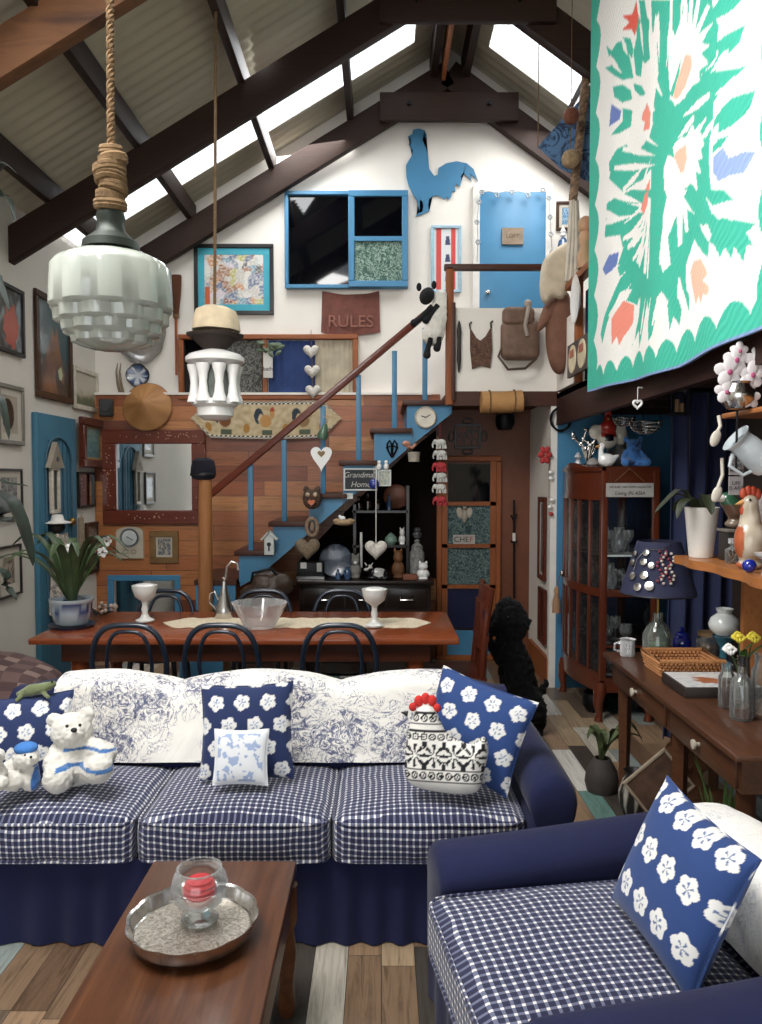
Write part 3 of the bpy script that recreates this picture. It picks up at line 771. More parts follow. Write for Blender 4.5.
part(MB().lathe([(.146, .022), (.151, .024), (.161, .054), (.168, .058), (.168, .052), (.154, .018), (.146, .018)], (tc.x, tc.y, .45), 96, fr=fl), 'plate', M_SILVER, tray, smooth=30)
mb = MB()
for k in range(120):
    a = 2 * math.pi * k / 120; r0, r1 = .1535, .165
    mb.tube([(tc.x + r0 * math.cos(a), tc.y + r0 * math.sin(a), .472), (tc.x + r1 * math.cos(a), tc.y + r1 * math.sin(a), .504)], .0022, 4)
part(mb, 'fluted_gallery', M_SILVER, tray)
for k in range(4):
    a = math.pi / 2 * k + 4.6
    part(MB().ell((tc.x + .125 * math.cos(a), tc.y + .125 * math.sin(a), .459), (.013, .013, .009)), 'foot', M_SILVER, tray)
bc = (tc.x + 0.01, tc.y + .035, .4748)
bowl = thing('glass_bowl', 'round clear glass bowl standing on the silver tray', 'bowl', bc)
part(MB().lathe([(0, .0), (.045, .0), (.05, .006), (.03, .018), (.034, .028), (.066, .06), (.076, .09), (.068, .122), (.056, .135), (.06, .142), (.054, .142), (.05, .134), (.062, .12), (.07, .09), (.06, .063), (.03, .034), (0, .03)], bc, 32, fr=lambda a, k: 1 + .012 * math.cos(16 * a)), 'bowl', glass('cut_glass', '#fbfdfd', 0.7, 0.01, 0.3), bowl)
mb = MB(); mb.ell((bc[0], bc[1], bc[2] + .078), .043, None, 20)
for k in range(7):
    z = -0.03 + k * .01; r = math.sqrt(max(0, .043 ** 2 - z * z))
    mb.tube([(bc[0] + r * math.cos(2 * math.pi * i / 20), bc[1] + r * math.sin(2 * math.pi * i / 20), bc[2] + .078 + z) for i in range(20)], .0028, 5, closed=True)
tag(mb.build('ball', mat('red_twine', '#b3242c', .6, bump=.2)), 'red ball inside the glass bowl on the silver tray', 'ball')
# ================================================================ DINING TABLE
M_DIN = wood('dining_wood', '#6b3119', '#8a4626', 'X', 2.2, 0.25, coat=0.5, c3='#7a3a1e')
M_DIN_D = wood('dining_wood_dark', '#35190f', '#4c2717', 'X', 2.2, 0.35, coat=0.2)
dt = thing('dining_table', 'long red brown wooden dining table behind the sofa', 'table', (-0.77, 4.7, 0))
part(MB().box((-0.77, 4.72, 0.732), (2.42, 0.88, 0.036), bev=.008), 'tabletop', M_DIN, dt)
for y in (4.36, 5.08): part(MB().box((-0.77, y, 0.66), (2.1, 0.03, 0.11)), 'apron', M_DIN_D, dt)
for x in (-1.8, 0.26): part(MB().box((x, 4.72, 0.66), (0.03, 0.72, 0.11)), 'apron', M_DIN_D, dt)
for x in (-1.74, 0.20):
    for y in (4.42, 5.02):
        part(MB().lathe([(0, 0), (.035, 0), (.04, .05), (.03, .1), (.05, .25), (.035, .42), (.055, .5), (.05, .714), (0, .714)], (x, y, 0), 14), 'leg', M_DIN, dt)
for x in (-1.74, .2): part(MB().box((x, 4.72, .12), (.05, .6, .06)), 'stretcher', M_DIN, dt)
# lace runner
def runner(u, v):
    x = -1.35 + 1.66 * u; w = 0.16 * min(1, 8 * (1 - abs(2 * u - 1)) + .04) * (1 + 0.06 * math.sin(u * 90))
    return (x, 4.74 + w * (2 * v - 1), 0.7545 + 0.001 * math.sin(u * 70 + v * 9))
t = MB().grid(runner, 90, 8, 0, 0.0025).build('table_runner', lace_cloth('ecru_lace', '#b7a68a', '#e0d5c0', 40))
tag(t, 'long ecru lace runner along the dining table', 'table runner')
# ================================================================ BENTWOOD CHAIRS
M_CHAIR = mat('blue_black_lacquer', '#15202f', 0.28, var=0.15, coat=0.4)
bc0 = thing('bentwood_chair', '', 'chair', (0, 0, 0), 0, 'bentwood chairs round the dining table')
def cl(mb, name, m, p=bc0): return mb.build(name, m, p, 50, local=True)
# local: seat centre at origin, backrest at -y
cl(MB().lathe([(0, .445), (.17, .445), (.195, .45), (.2, .462), (.195, .472), (.17, .468), (0, .462)], (0, 0, 0), 28), 'seat', M_CHAIR)
def loop(w, zt, y0, lean, r, x0):
    pts = []
    for k in range(25):
        a = math.pi * k / 24; c_, s_ = math.cos(a), math.sin(a)
        zz = 0.46 + (zt - .46) * (abs(s_) ** .55)
        xx = -w * math.copysign(abs(c_) ** .6, c_) * (x0 + (1 - x0) * min(1, (zz - .46) / .18))
        pts.append((xx, y0 - lean * (zz - .46), zz))
    return MB().tube(pts, r, 8)
cl(loop(.205, .865, -.165, .14, .016, .88), 'back_frame', M_CHAIR)
cl(loop(.125, .83, -.165, .14, .011, .8), 'back_hoop', M_CHAIR)
for sx in (-1, 1):
    cl(MB().tube([(sx * .14, .13, .45), (sx * .17, .165, .2), (sx * .185, .19, 0)], [.018, .015, .012], 8), 'leg', M_CHAIR)
    cl(MB().tube([(sx * .155, -.145, .46), (sx * .165, -.18, .2), (sx * .18, -.22, 0)], [.018, .015, .013], 8), 'leg', M_CHAIR)
cl(MB().tube([(.155 * math.cos(2 * math.pi * k / 24), .155 * math.sin(2 * math.pi * k / 24), .25) for k in range(24)], .009, 6, closed=True), 'hoop_stretcher', M_CHAIR)
WM[bc0.name] = Matrix()
lab_near = ['bentwood chair tucked under the near side, in front of the potted plant', 'bentwood chair on the near side, middle of three, before the glass bowl', 'bentwood chair on the near side, before the white goblet at the table end']
lab_far = ['bentwood chair on the far side of the table, by the log newel post', 'bentwood chair on the far side, behind the cut glass bowl', 'bentwood chair on the far side, before the dark dresser']
first = True
for (px, lab, far) in [(125, lab_near[0], 0), (219, lab_near[1], 0), (339, lab_near[2], 0), (165, lab_far[0], 1), (263, lab_far[1], 1), (342, lab_far[2], 1)]:
    y = 5.12 if far else 4.30; yb = 5.34 if far else 4.08
    x = (px - 381) / 770 * yb * 1.0
    if first: bc0.location = (x, y, 0); bc0['label'] = lab; first = False; base_ch = bc0
    else: c_ = dup(bc0, (x, y, 0), math.pi if far else 0, lab)
# wooden end chair
ec = thing('dining_chair', 'high backed red brown wooden chair at the table end by the dog', 'chair', (0.42, 4.72, 0))
for y in (4.53, 4.91):
    part(MB().tube([(0.63, y, 0), (0.6, y, .45), (0.62, y, .75), (0.655, y, .99)], [.022, .024, .02, .018], 8), 'leg', M_REDWOOD, ec)
    part(MB().cyl((0.27, y, 0), (.27, y, .44), .018, .024), 'leg', M_REDWOOD, ec)
part(MB().box((0.43, 4.72, .45), (.40, .42, .035), bev=.01), 'seat', M_REDWOOD, ec)
mb = MB(); mb.grid(lambda u, v: (0.645 - .03 * math.sin(math.pi * u) + .02 * v, 4.51 + .42 * u, .86 + .14 * v), 10, 4, 0, .02)
mb.grid(lambda u, v: (0.625 - .03 * math.sin(math.pi * u) + .015 * v, 4.51 + .42 * u, .62 + .09 * v), 10, 3, 0, .02)
for k in (-1, 0, 1): mb.box((.605, 4.72 + k * .09, .65), (.02, .05, .5))
part(mb, 'backrest', M_REDWOOD, ec)
part(MB().box((.43, 4.53, .2), (.34, .02, .03)), 'stretcher', M_REDWOOD, ec); part(MB().box((.43, 4.91, .2), (.34, .02, .03)), 'stretcher', M_REDWOOD, ec)
# ================================================================ CUSHIONS
def flower(x, y, P=0.1, RH=0.084, rad=0.032):
    """white five petal blossoms in staggered rows, metres -> 1 petal, 2 throat line, 0 ground"""
    r_ = math.floor(y / RH); xo = (r_ % 2) * P / 2
    best = 0
    cy = (r_ + .5) * RH; cx = (math.floor((x - xo) / P) + .5) * P + xo
    dx, dy = x - cx, y - cy
    rr = math.hypot(dx, dy); a = math.atan2(dy, dx) + r_ * .5
    if rr < rad * (0.74 + 0.26 * abs(math.cos(2.5 * a))):
        if rr < rad * .5 and abs(math.sin(2.5 * a)) > .86: return 2
        return 1
    return 0
def cushion(name, w, h, t, M, paint, m, nu=84, label='', cat='cushion', group=None, wob=0.0):
    mb = MB()
    def f(sgn):
        def g(u, v):
            a, b = 2 * u - 1, 2 * v - 1
            ed = (max(0, 1 - abs(a) ** 2.6) * max(0, 1 - abs(b) ** 2.6)) ** 0.5
            x = a * w / 2 * (1 - 0.07 * (1 - b * b) * abs(a)); y = b * h / 2 * (1 - 0.07 * (1 - a * a) * abs(b))
            z = sgn * t / 2 * ed + wob * noise.noise(Vector((a * 1.7, b * 1.7, sgn))) * ed
            return M @ Vector((x, y, z))
        return g
    mb.grid(f(1), nu, nu); mb.grid(f(-1), nu // 2, nu // 2)
    Mi = M.inverted()
    mb.paint = lambda co, g: paint(Mi @ co)
    pts = []
    for k in range(4 * 20):
        s_ = k // 20; q = (k % 20) / 20 * 2 - 1
        a, b = ((q, -1), (1, q), (-q, 1), (-1, -q))[s_]
        pts.append(M @ Vector((a * w / 2 * (1 - .07 * (1 - b * b) * abs(a)), b * h / 2 * (1 - .07 * (1 - a * a) * abs(b)), 0)))
    mb.tube(pts, 0.0035, 5, closed=True)
    bmesh.ops.remove_doubles(mb.bm, verts=mb.bm.verts, dist=1e-5)
    o = mb.build(name, m, None, 60); return tag(o, label, cat, group)
M_PRINT = vcol('printed_cotton', 0.85, 0.15, 20, sheen=.15)
NAVYB, PET = '#182a58', '#e4e3df'
def hib(p): return (NAVYB, PET, '#7d8cb0')[flower(p.x + .013, p.y + .02)]
def hib2(p): return ('#1f3f78', PET, '#6f80a4')[flower(p.x + .05, p.y + .01)]
def hib3(p): return ('#1d3c74', PET, '#5f7298')[flower(p.x + .02, p.y + .03, .082, .118, .034)]
def pose(c, yaw, lean, roll=0):
    """local z towards the viewer; lean tips the top away from it"""
    return Matrix.Translation(c) @ Matrix.Rotation(yaw, 4, 'Z') @ Matrix.Rotation(math.pi / 2 - lean, 4, 'X') @ Matrix.Rotation(roll, 4, 'Z')
cushion('cushion', .36, .36, .10, pose(at(247, 730.5, 2.95), 0, R(16), R(2)), hib, M_PRINT, label='navy hibiscus print cushion in the middle of the long sofa')
cushion('cushion', .40, .36, .11, pose(at(474, 729, 2.90), R(-26), R(18), R(-14)), hib2, M_PRINT, label='blue hibiscus print cushion in the corner by the right arm of the sofa')
cushion('cushion', .40, .33, .11, pose(at(20, 739, 2.94), R(8), R(18), R(4)), hib, M_PRINT, label='navy hibiscus print cushion behind the white teddy bears')
def lacep(p):
    n = noise.noise(p * 34) + .7 * noise.noise(p * 80)
    return (0.36, 0.45, 0.66) if (n > .2 and abs(p.x) < .085 and abs(p.y) < .085) else (0.8, 0.82, 0.84)
cushion('small_cushion', .205, .20, .06, pose(at(241, 757, 2.83), R(-3), R(14), R(1)), lacep, M_PRINT, 70, 'small white and pale blue pillow with ruffled edge before the hibiscus cushion', 'cushion')
q = at(680, 905, 1.86)
cushion('cushion', .39, .37, .13, Matrix.Translation((0.738, 1.868, 0.652)) @ Matrix.Rotation(R(-78), 4, 'Z') @ Matrix.Rotation(R(90 - 22), 4, 'X') @ Matrix.Rotation(R(-6), 4, 'Z'), hib3, M_PRINT, 130, label='blue hibiscus print cushion leaning on the back of the armchair')
# ---- hen shaped cushion
hen = thing('hen_cushion', 'white and black knitted hen shaped cushion with a red comb on the sofa', 'cushion', at(446, 790, 2.80))
Mh = pose(at(446, 752, 2.76), R(-8), R(14))
S = 2.76 / 770
out = [(-42, -28), (-41, 8), (-37, 28), (-32, 41), (-22, 47), (-12, 43), (-6, 30), (0, 18), (14, 12), (24, 8), (32, 12), (36, 18), (42, 14), (43, 0), (38, -18), (35, -36), (20, -41), (-10, -39), (-30, -36)]
def smooth_poly(P, it=2):
    for _ in range(it):
        Q = []
        for i in range(len(P)):
            a, b = Vector(P[i]), Vector(P[(i + 1) % len(P)])
            Q += [tuple(a * .75 + b * .25), tuple(a * .25 + b * .75)]
        P = Q
    return P
def puff(P, t, M, cell, paint=None, mat_=None):
    """stuffed flat shape: grid cells inside an outline, domed by the distance to the edge"""
    P = smooth_poly(P); mb = MB()
    xs = [p[0] for p in P]; ys = [p[1] for p in P]; x0, y0 = min(xs), min(ys)
    nx, ny = int((max(xs) - x0) / cell) + 2, int((max(ys) - y0) / cell) + 2
    ins = {}
    for i in range(nx):
        for j in range(ny):
            if inpoly(x0 + (i + .5) * cell, y0 + (j + .5) * cell, P): ins[i, j] = 1
    segs = [(Vector(P[i]), Vector(P[(i + 1) % len(P)])) for i in range(len(P))]
    V = {}
    def vert(i, j, s_):
        bd = not all((a, b) in ins for a, b in ((i, j), (i - 1, j), (i, j - 1), (i - 1, j - 1)))
        key = (i, j, 0 if bd else s_)
        if key not in V:
            p = Vector((x0 + i * cell, y0 + j * cell)); best = 1e9; bp = p
            for a, b in segs:
                d = b - a; k = max(0, min(1, (p - a).dot(d) / max(d.length_squared, 1e-12))); q_ = a + d * k
                dd = (p - q_).length
                if dd < best: best = dd; bp = q_
            if bd: p = bp; best = 0
            z = s_ * t * (1 - (1 - min(1, best / (t * 1.3))) ** 2) ** .5 if not bd else 0
            V[key] = mb.bm.verts.new(M @ Vector((p.x, p.y, z)))
        return V[key]
    for (i, j) in ins:
        for s_ in (1, -1):
            c = [vert(i, j, s_), vert(i + 1, j, s_), vert(i + 1, j + 1, s_), vert(i, j + 1, s_)]
            try: mb.bm.faces.new(c if s_ > 0 else c[::-1])
            except ValueError: pass
    Mi = M.inverted()
    if paint: mb.paint = lambda co, g: paint(Mi @ co)
    return mb
def henp(p):
    x, y = p.x / S, p.y / S
    blk, wh = '#17171c', '#e9e6df'
    if -16 < y < 10 and x < 40:
        cx = ((x + 60) % 19.5) - 9.75; cy = y + 3; rr = math.hypot(cx, cy); a = math.atan2(cy, cx)
        if 2 < rr < 11 and math.cos(8 * a) > .1: return blk
        if rr > 11.3 and abs(abs(cx) - 9.75) < 2.2: return blk
        return wh
    for yy in (15, -22, 33):
        if abs(y - yy) < 4.5:
            cx = ((x + 60) % 8.5) - 4.25; rr = math.hypot(cx, y - yy)
            if 2.1 < rr < 3.7 or rr < 1.1: return blk
            return wh
    for yy in (20.5, 10.3, -16.6, -27.5, 27.5, 38):
        if abs(y - yy) < .8: return blk
    return wh
part(puff([(x * S, y * S) for x, y in out], .05, Mh, .0045, henp), 'body', vcol('knit', .9, .3, 120), hen, smooth=70)
mb = MB()
for k, (x, y) in enumerate([(-35, 43), (-29, 49), (-22, 52), (-15, 50), (-10, 43)]): mb.ell(Mh @ Vector((x * S, y * S, 0)), (.017, .013, .022) if 0 < k < 4 else (.015, .011, .016))
part(mb, 'comb', mat('red_felt', '#c9302b', .9), hen)
part(MB().cyl(Mh @ Vector((-40 * S, 36 * S, 0)), Mh @ Vector((-47 * S, 37 * S, 0)), .012, .001), 'beak', M_BLACK, hen)
# ================================================================ PLUSH TOYS
M_PLUSH = vcol('plush', 0.95, 0.5, 90, sheen=0.4)
def plush(name, label, base, shapes, paint, voxel=.006, disp=.005, feats=(), cat='teddy bear', cut=None):
    t = thing(name, label, cat, base)
    b = blob(shapes, voxel, 4, disp, 70); b.paint = lambda co, g: paint(co); part(b, 'body', M_PLUSH, t, smooth=70); t.location.z += .007
    for nm, shp, m in feats:
        mb = MB()
        for s_ in shp: mb.ell(*s_)
        part(mb, nm, m, t)
    return t
def Yp(Y): return lambda px, py, d=0: at(px, py, Y + d)
p = Yp(2.86); s_ = 2.86 / 770
WHT = '#d9d5cc'
def tedp(co):
    for z0 in (p(80, 748).z, p(80, 762).z):
        if abs(co.z - z0 - .02 * noise.noise(co * 9)) < .006 and co.x > p(56, 0).x and co.y < 2.9: return '#3f6fa8'
    return WHT
e = lambda px, py, r, d=0, ry=1.0, rz=1.0: ('e', p(px, py, d), (r * s_, r * s_ * ry, r * s_ * rz))
plush('teddy_bear', 'large white teddy bear with blue striped top seated on the sofa', p(80, 790), [
    e(76, 763, 24, 0.0, .8, 1.05), e(72, 733, 21, 0.0, .85, .9), e(74, 737, 10, -.065, .8, .7), e(54, 722, 8, .01, .5), e(87, 716, 8, .01, .5),
    ('c', [p(64, 772, -.01), p(58, 780, -.09)], [13 * s_, 15 * s_]), ('c', [p(86, 772, -.01), p(99, 771, -.09)], [12 * s_, 14 * s_]),
    ('c', [p(60, 752), p(54, 766, -.06)], [10 * s_, 11 * s_]), ('c', [p(90, 748), p(106, 756, -.04)], [10 * s_, 11 * s_])], tedp,
    feats=[('nose', [(p(74, 732, -.095), (.012, .01, .009))], M_BLACK), ('eye', [(p(67, 728, -.07), .006)], M_BLACK), ('eye', [(p(80, 727, -.07), .006)], M_BLACK)])
p = lambda px, py, d=0: at(px - 9, py, 2.78 + d); s_ = 2.80 / 770
def tedp2(co):
    x = co.x
    if p(31, 0).x < x and co.z < p(0, 762).z and x < p(49, 0).x: return '#3a6cb0'
    return WHT
plush('teddy_bear', 'small white teddy bear in a blue cap and scarf beside the large bear', p(28, 792), [
    e(22, 776, 15, 0, .8, 1.0), e(35, 760, 13, -.02, .9, .85), e(40, 762, 6, -.06), e(22, 783, 11, -.06, .9, .9), ('c', [p(38, 768), p(40, 784, -.03)], [9 * s_, 9 * s_])], tedp2, .005, .004,
    [('cap', [(p(35, 750, -.015), (.042, .04, .022))], mat('blue_wool', '#3d74b8', .9, bump=.3)), ('nose', [(p(40, 759, -.08), .005)], M_BLACK), ('eye', [(p(34, 757, -.065), .004)], M_BLACK)])
p = lambda px, py, d=0: at(px - 5, py, 2.685 + d * .8); s_ = 2.2 / 770
plush('plush_toy', 'white plush animal at the very edge of the sofa beyond the small bear', p(2, 792), [e(-2, 776, 17, 0, .8, 1.0), e(0, 758, 12, -.02, .9, .85), e(6, 785, 9, -.05)], lambda co: WHT, .005, .004, [('nose', [(p(4, 757, -.075), .005)], M_BLACK), ('eye', [(p(-3, 755, -.06), .004)], M_BLACK)], 'plush toy')
p = lambda px, py, d=0: at(px + 1, py - 4, 2.985 + d); s_ = 3.01 / 770
plush('plush_frog', 'small green plush lizard lying on the navy cushion behind the teddy bears', p(34, 704), [
    ('c', [p(18, 700), p(30, 696), p(42, 694), p(52, 690)], [3 * s_, 6 * s_, 5.5 * s_, 3.5 * s_]), ('c', [p(24, 699), p(16, 706, -.03)], [2.5 * s_, 2 * s_]), ('c', [p(40, 696), p(47, 703, -.03)], [2.5 * s_, 2 * s_])],
    lambda co: '#66704a', .004, .002, [('eye', [(p(51, 687, -.01), .005)], M_BLACK)], 'plush toy')
# ================================================================ DOG (standing on its hind legs, paws on the end chair)
p = Yp(4.92); s_ = 4.92 / 770
dog = thing('dog', 'black curly coated dog standing upright on hind legs by the table end', 'dog', p(532, 736))
c = lambda pts, rs: ('c', [p(*q) for q in pts], [r * s_ for r in rs])
fur = blob([
    c([(522, 700, .02), (519, 684), (515, 665), (510, 650), (508, 638)], [17.5, 18, 17.5, 15.5, 12]),
    c([(508, 640), (509, 624), (507, 614)], [12, 13.5, 12]),
    c([(507, 617), (499, 626, -.02), (493, 630, -.03)], [11, 8, 6]),
    c([(519, 611), (524, 622, -.03), (522, 634, -.04)], [6, 7, 5]),
    c([(499, 612, .05), (494, 622, .07)], [5, 5]),
    c([(528, 698, -.05), (536, 710, -.07), (540, 722, -.02), (538, 733, -.04), (532, 736, -.09)], [13, 11, 6.5, 5.5, 4.5]),
    c([(516, 700, .07), (522, 714, .03), (528, 722, .09), (526, 733, .06), (520, 735, .02)], [12, 10, 6.5, 5.5, 4.5]),
    c([(508, 650, -.05), (500, 658, -.05), (494, 648, -.03), (488, 641, -.03)], [8, 7, 5.5, 4.8]),
    c([(508, 650, .08), (500, 656, .10), (493, 646, .10), (486, 640, .10)], [8, 7, 5.5, 4.8]),
    c([(536, 694, .02), (543, 690, .05), (546, 682, .06)], [5, 4, 3])], .011, 4, .016, 42)
part(fur, 'body', mat('black_curly_fur', '#0b0a0b', .85, var=.5, scale=40, bump=.6, sheen=.06, spec=.12), dog, smooth=80)
part(MB().ell(p(486.5, 629, -.035), (.018, .016, .014)), 'nose', mat('wet_nose', '#060606', .2), dog)
for dx, d in ((-2, -.055), (8, -.085)): part(MB().ell(p(500 + dx, 617, d), .009), 'eye', mat('dark_eye', '#1a0f08', .1), dog)
mb = blob([c([(501, 607), (508, 604), (516, 607)], [6, 7.5, 6])], .011, 3, .014, 50); part(mb, 'topknot', CACHE['black_curly_fur'], dog, smooth=80)
# ================================================================ QUILT
import numpy as np
QX = 1.30
def qa(X, Y): q_ = atx(590 + X / 4.43, Y / 4.43, QX); return (q_.y, q_.z)
def qb(X, Y): q_ = atx(590 + X / 4.43, 190 + Y / 4.43, QX); return (q_.y, q_.z)
TEAL, QW, CORAL, PEACH, QBL, QBL2, QRED = '#3fb59b', '#f3f0ea', '#f0907c', '#f2b9a0', '#6a80bd', '#8fa6da', '#e2604e'
LAY = [
 (TEAL, qa, [(285, 0), (375, 0), (372, 140), (368, 300), (375, 420), (395, 470), (440, 430), (480, 400), (530, 320), (575, 290), (600, 240), (585, 200), (620, 160), (700, 112), (680, 190), (650, 230), (610, 265), (585, 315), (640, 310), (700, 295), (660, 360), (610, 405), (580, 450), (575, 540), (560, 640), (560, 760), (575, 886), (440, 886), (425, 760), (400, 700), (365, 690), (350, 740), (350, 886), (270, 886), (285, 760), (250, 790), (200, 810), (150, 850), (100, 790), (110, 740), (160, 700), (165, 650), (220, 660), (280, 600), (295, 540), (300, 480), (320, 350), (310, 200), (290, 120)]),
 (TEAL, qa, [(215, 0), (245, 0), (260, 70), (275, 90), (270, 170), (280, 260), (250, 280), (235, 270), (225, 340), (200, 330), (190, 230), (205, 160), (200, 90), (215, 80)]),
 (TEAL, qa, [(85, 200), (110, 225), (130, 190), (150, 180), (175, 250), (185, 310), (190, 345), (150, 355), (115, 330), (80, 300), (110, 290)]),
 (TEAL, qa, [(150, 165), (180, 170), (190, 220), (185, 260), (165, 230)]),
 (TEAL, qa, [(115, 385), (150, 375), (180, 400), (185, 440), (150, 455), (120, 430)]),
 (TEAL, qa, [(190, 370), (230, 380), (255, 420), (220, 425), (195, 400)]),
 (TEAL, qa, [(150, 480), (185, 490), (180, 560), (140, 590), (105, 600), (150, 540)]),
 (TEAL, qa, [(100, 720), (130, 660), (165, 640), (175, 700), (150, 770), (100, 760)]),
 (TEAL, qa, [(575, 540), (620, 470), (660, 430), (735, 400), (720, 470), (690, 520), (650, 560), (600, 590), (575, 585)]),
 (TEAL, qa, [(575, 650), (600, 615), (640, 600), (610, 650), (575, 680)]),
 (TEAL, qa, [(560, 60), (600, 0), (600, -120), (720, -120), (690, 0), (640, 60), (580, 90)]),
 (TEAL, qa, [(390, -60), (425, -60), (415, 120), (405, 190), (385, 130)]),
 (TEAL, qa, [(440, 280), (470, 160), (425, 60), (440, -40), (570, -40), (575, 60), (600, 110), (590, 250), (550, 300), (520, 330), (480, 400), (440, 430)]),
 (QW, qa, [(375, 440), (380, 300), (398, 240), (395, 160), (430, 60), (436, -40), (448, -40), (450, 110), (462, -40), (478, -40), (470, 120), (500, -40), (520, -40), (488, 130), (545, 20), (560, 30), (505, 150), (575, 100), (520, 190), (560, 200), (515, 240), (555, 280), (510, 310), (505, 360), (470, 380), (440, 420), (400, 460)]),
 (TEAL, qa, [(372, 420), (395, 350), (420, 262), (410, 340), (385, 430)]),
 (PEACH, qa, [(440, 240), (465, 245), (470, 290), (440, 380), (405, 440), (385, 435), (400, 370), (420, 300)]),
 (QRED, qa, [(205, 0), (215, 60), (210, 110), (195, 160), (185, 130), (148, 135), (175, 100), (150, 70), (185, 65)]),
 (QW, qa, [(230, 270), (280, 340), (290, 300), (300, 130), (310, 60), (326, 100), (318, 200), (326, 330), (305, 400), (285, 420), (310, 490), (292, 500), (300, 545), (280, 600), (240, 620), (205, 660), (205, 630), (178, 640), (192, 600), (170, 580), (195, 550), (180, 530), (195, 500), (175, 485), (220, 460), (180, 420), (240, 430), (262, 390), (200, 335), (248, 350)]),
 (CORAL, qa, [(235, 500), (265, 455), (285, 500), (280, 570), (240, 580), (250, 540), (230, 530)]),
 (QW, qa, [(555, 510), (512, 580), (535, 640), (515, 660), (527, 700), (500, 710), (520, 770), (490, 760), (500, 850), (465, 810), (430, 840), (415, 780), (400, 760), (385, 650), (415, 610), (440, 610), (470, 550), (485, 575)]),
 (PEACH, qa, [(400, 670), (440, 640), (445, 700), (430, 760), (410, 770), (388, 700)]),
 (QW, qa, [(350, 730), (372, 800), (405, 850), (370, 690), (395, 710), (425, 790), (440, 890), (365, 890), (362, 800)]),
 (QW, qa, [(290, 750), (292, 790), (285, 890), (155, 890), (185, 860), (165, 860), (215, 835), (195, 830), (245, 790)]),
 (CORAL, qa, [(285, 790), (280, 860), (240, 890), (225, 890), (260, 830)]),
 (QBL, qa, [(110, 460), (145, 490), (140, 530), (100, 560), (105, 500)]),
 (QBL2, qa, [(580, 690), (620, 655), (640, 700), (700, 670), (735, 675), (715, 720), (690, 770), (640, 780), (600, 805), (575, 760)]),
 (TEAL, qb, [(90, 60), (130, 30), (180, 0), (620, 0), (655, 45), (560, 75), (575, 105), (640, 130), (735, 150), (700, 190), (725, 250), (700, 245), (690, 320), (655, 250), (650, 310), (625, 255), (605, 300), (585, 250), (560, 230), (555, 300), (520, 270), (490, 230), (480, 220), (470, 290), (475, 330), (440, 350), (460, 440), (455, 540), (425, 440), (405, 380), (400, 470), (420, 530), (410, 600), (385, 560), (370, 620), (360, 480), (340, 450), (318, 480), (318, 530), (310, 590), (300, 640), (280, 670), (275, 490), (250, 580), (235, 640), (218, 700), (215, 620), (180, 690), (215, 560), (225, 470), (205, 510), (160, 490), (180, 440), (140, 450), (110, 540), (90, 600), (70, 680), (60, 640), (80, 560), (110, 480), (140, 390), (130, 340), (150, 260), (140, 200), (80, 210), (85, 150)]),
 (QW, qb, [(245, 100), (150, 215), (165, 225), (250, 120), (165, 245), (190, 255), (258, 130), (200, 320), (222, 335), (268, 135), (245, 365), (262, 370), (275, 250), (285, 150), (290, 40), (255, 20), (240, 60), (160, 60), (215, 75), (150, 150), (215, 100)]),
 (CORAL, qb, [(250, 20), (275, 0), (270, 60), (245, 110), (225, 85)]),
 (QW, qb, [(362, 30), (345, 120), (345, 200), (330, 300), (345, 365), (375, 330), (365, 210), (400, 110), (405, 250), (422, 240), (425, 90), (437, 190), (452, 180), (445, 85), (482, 105), (430, 30), (445, 0), (355, 0)]),
 (QW, qb, [(510, 150), (530, 160), (552, 150), (570, 200), (560, 230), (530, 190)]),
 (QW, qb, [(545, 35), (575, 70), (650, 60), (800, 20), (800, 130), (690, 115), (630, 120), (600, 130), (572, 100)]),
 (QW, qb, [(150, 125), (80, 80), (40, 80), (40, 110), (100, 130)]),
 (CORAL, qb, [(150, 490), (190, 510), (185, 590), (150, 650), (135, 690), (128, 650), (110, 685), (110, 570)]),
 (QW, qb, [(440, 330), (482, 220), (555, 310), (575, 480), (480, 510), (440, 440)]),
 (PEACH, qb, [(480, 315), (520, 305), (555, 370), (530, 400), (562, 430), (552, 470), (530, 460), (520, 500), (505, 470), (490, 510), (470, 420), (462, 360)]),
 (QBL, qb, [(100, 290), (135, 275), (130, 330), (90, 385), (70, 350)])]
bot = [atx(x, y, QX) for x, y in ((590, 392), (612, 386), (635, 380), (660, 374), (680, 368), (703, 357), (730, 343.5), (762, 328))]
by = np.array([q_.y for q_ in bot][::-1]); bzv = np.array([q_.z for q_ in bot][::-1])
QY0, QY1 = 2.52, bot[0].y
NU, NV = 300, 320
uu, vv = np.meshgrid(np.linspace(0, 1, NU + 1), np.linspace(0, 1, NV + 1), indexing='ij')
YY = QY0 + (QY1 - QY0) * uu
ZB = np.interp(YY, by, bzv)
st_ = np.clip((YY - 3.98) / .12, 0, 1); ZT = 4.46 + .26 * st_ * st_ * (3 - 2 * st_)
ZZ = ZB + (ZT - ZB) * vv
XX = QX - 0.012 * np.sin(YY * 9) * (1 - .6 * vv) - .01 * np.sin(YY * 4 + 1)
colr = np.zeros((NU + 1, NV + 1, 3)); colr[:] = lin(QW)
def np_in(P):
    m = np.zeros(YY.shape, bool); j = len(P) - 1
    for i in range(len(P)):
        (xi, yi), (xj, yj) = P[i], P[j]
        if yi != yj: m ^= ((yi > ZZ) != (yj > ZZ)) & (YY < (xj - xi) * (ZZ - yi) / (yj - yi) + xi)
        j = i
    return m
for h_, fn, P in LAY: colr[np_in([fn(*q_) for q_ in P])] = lin(h_)
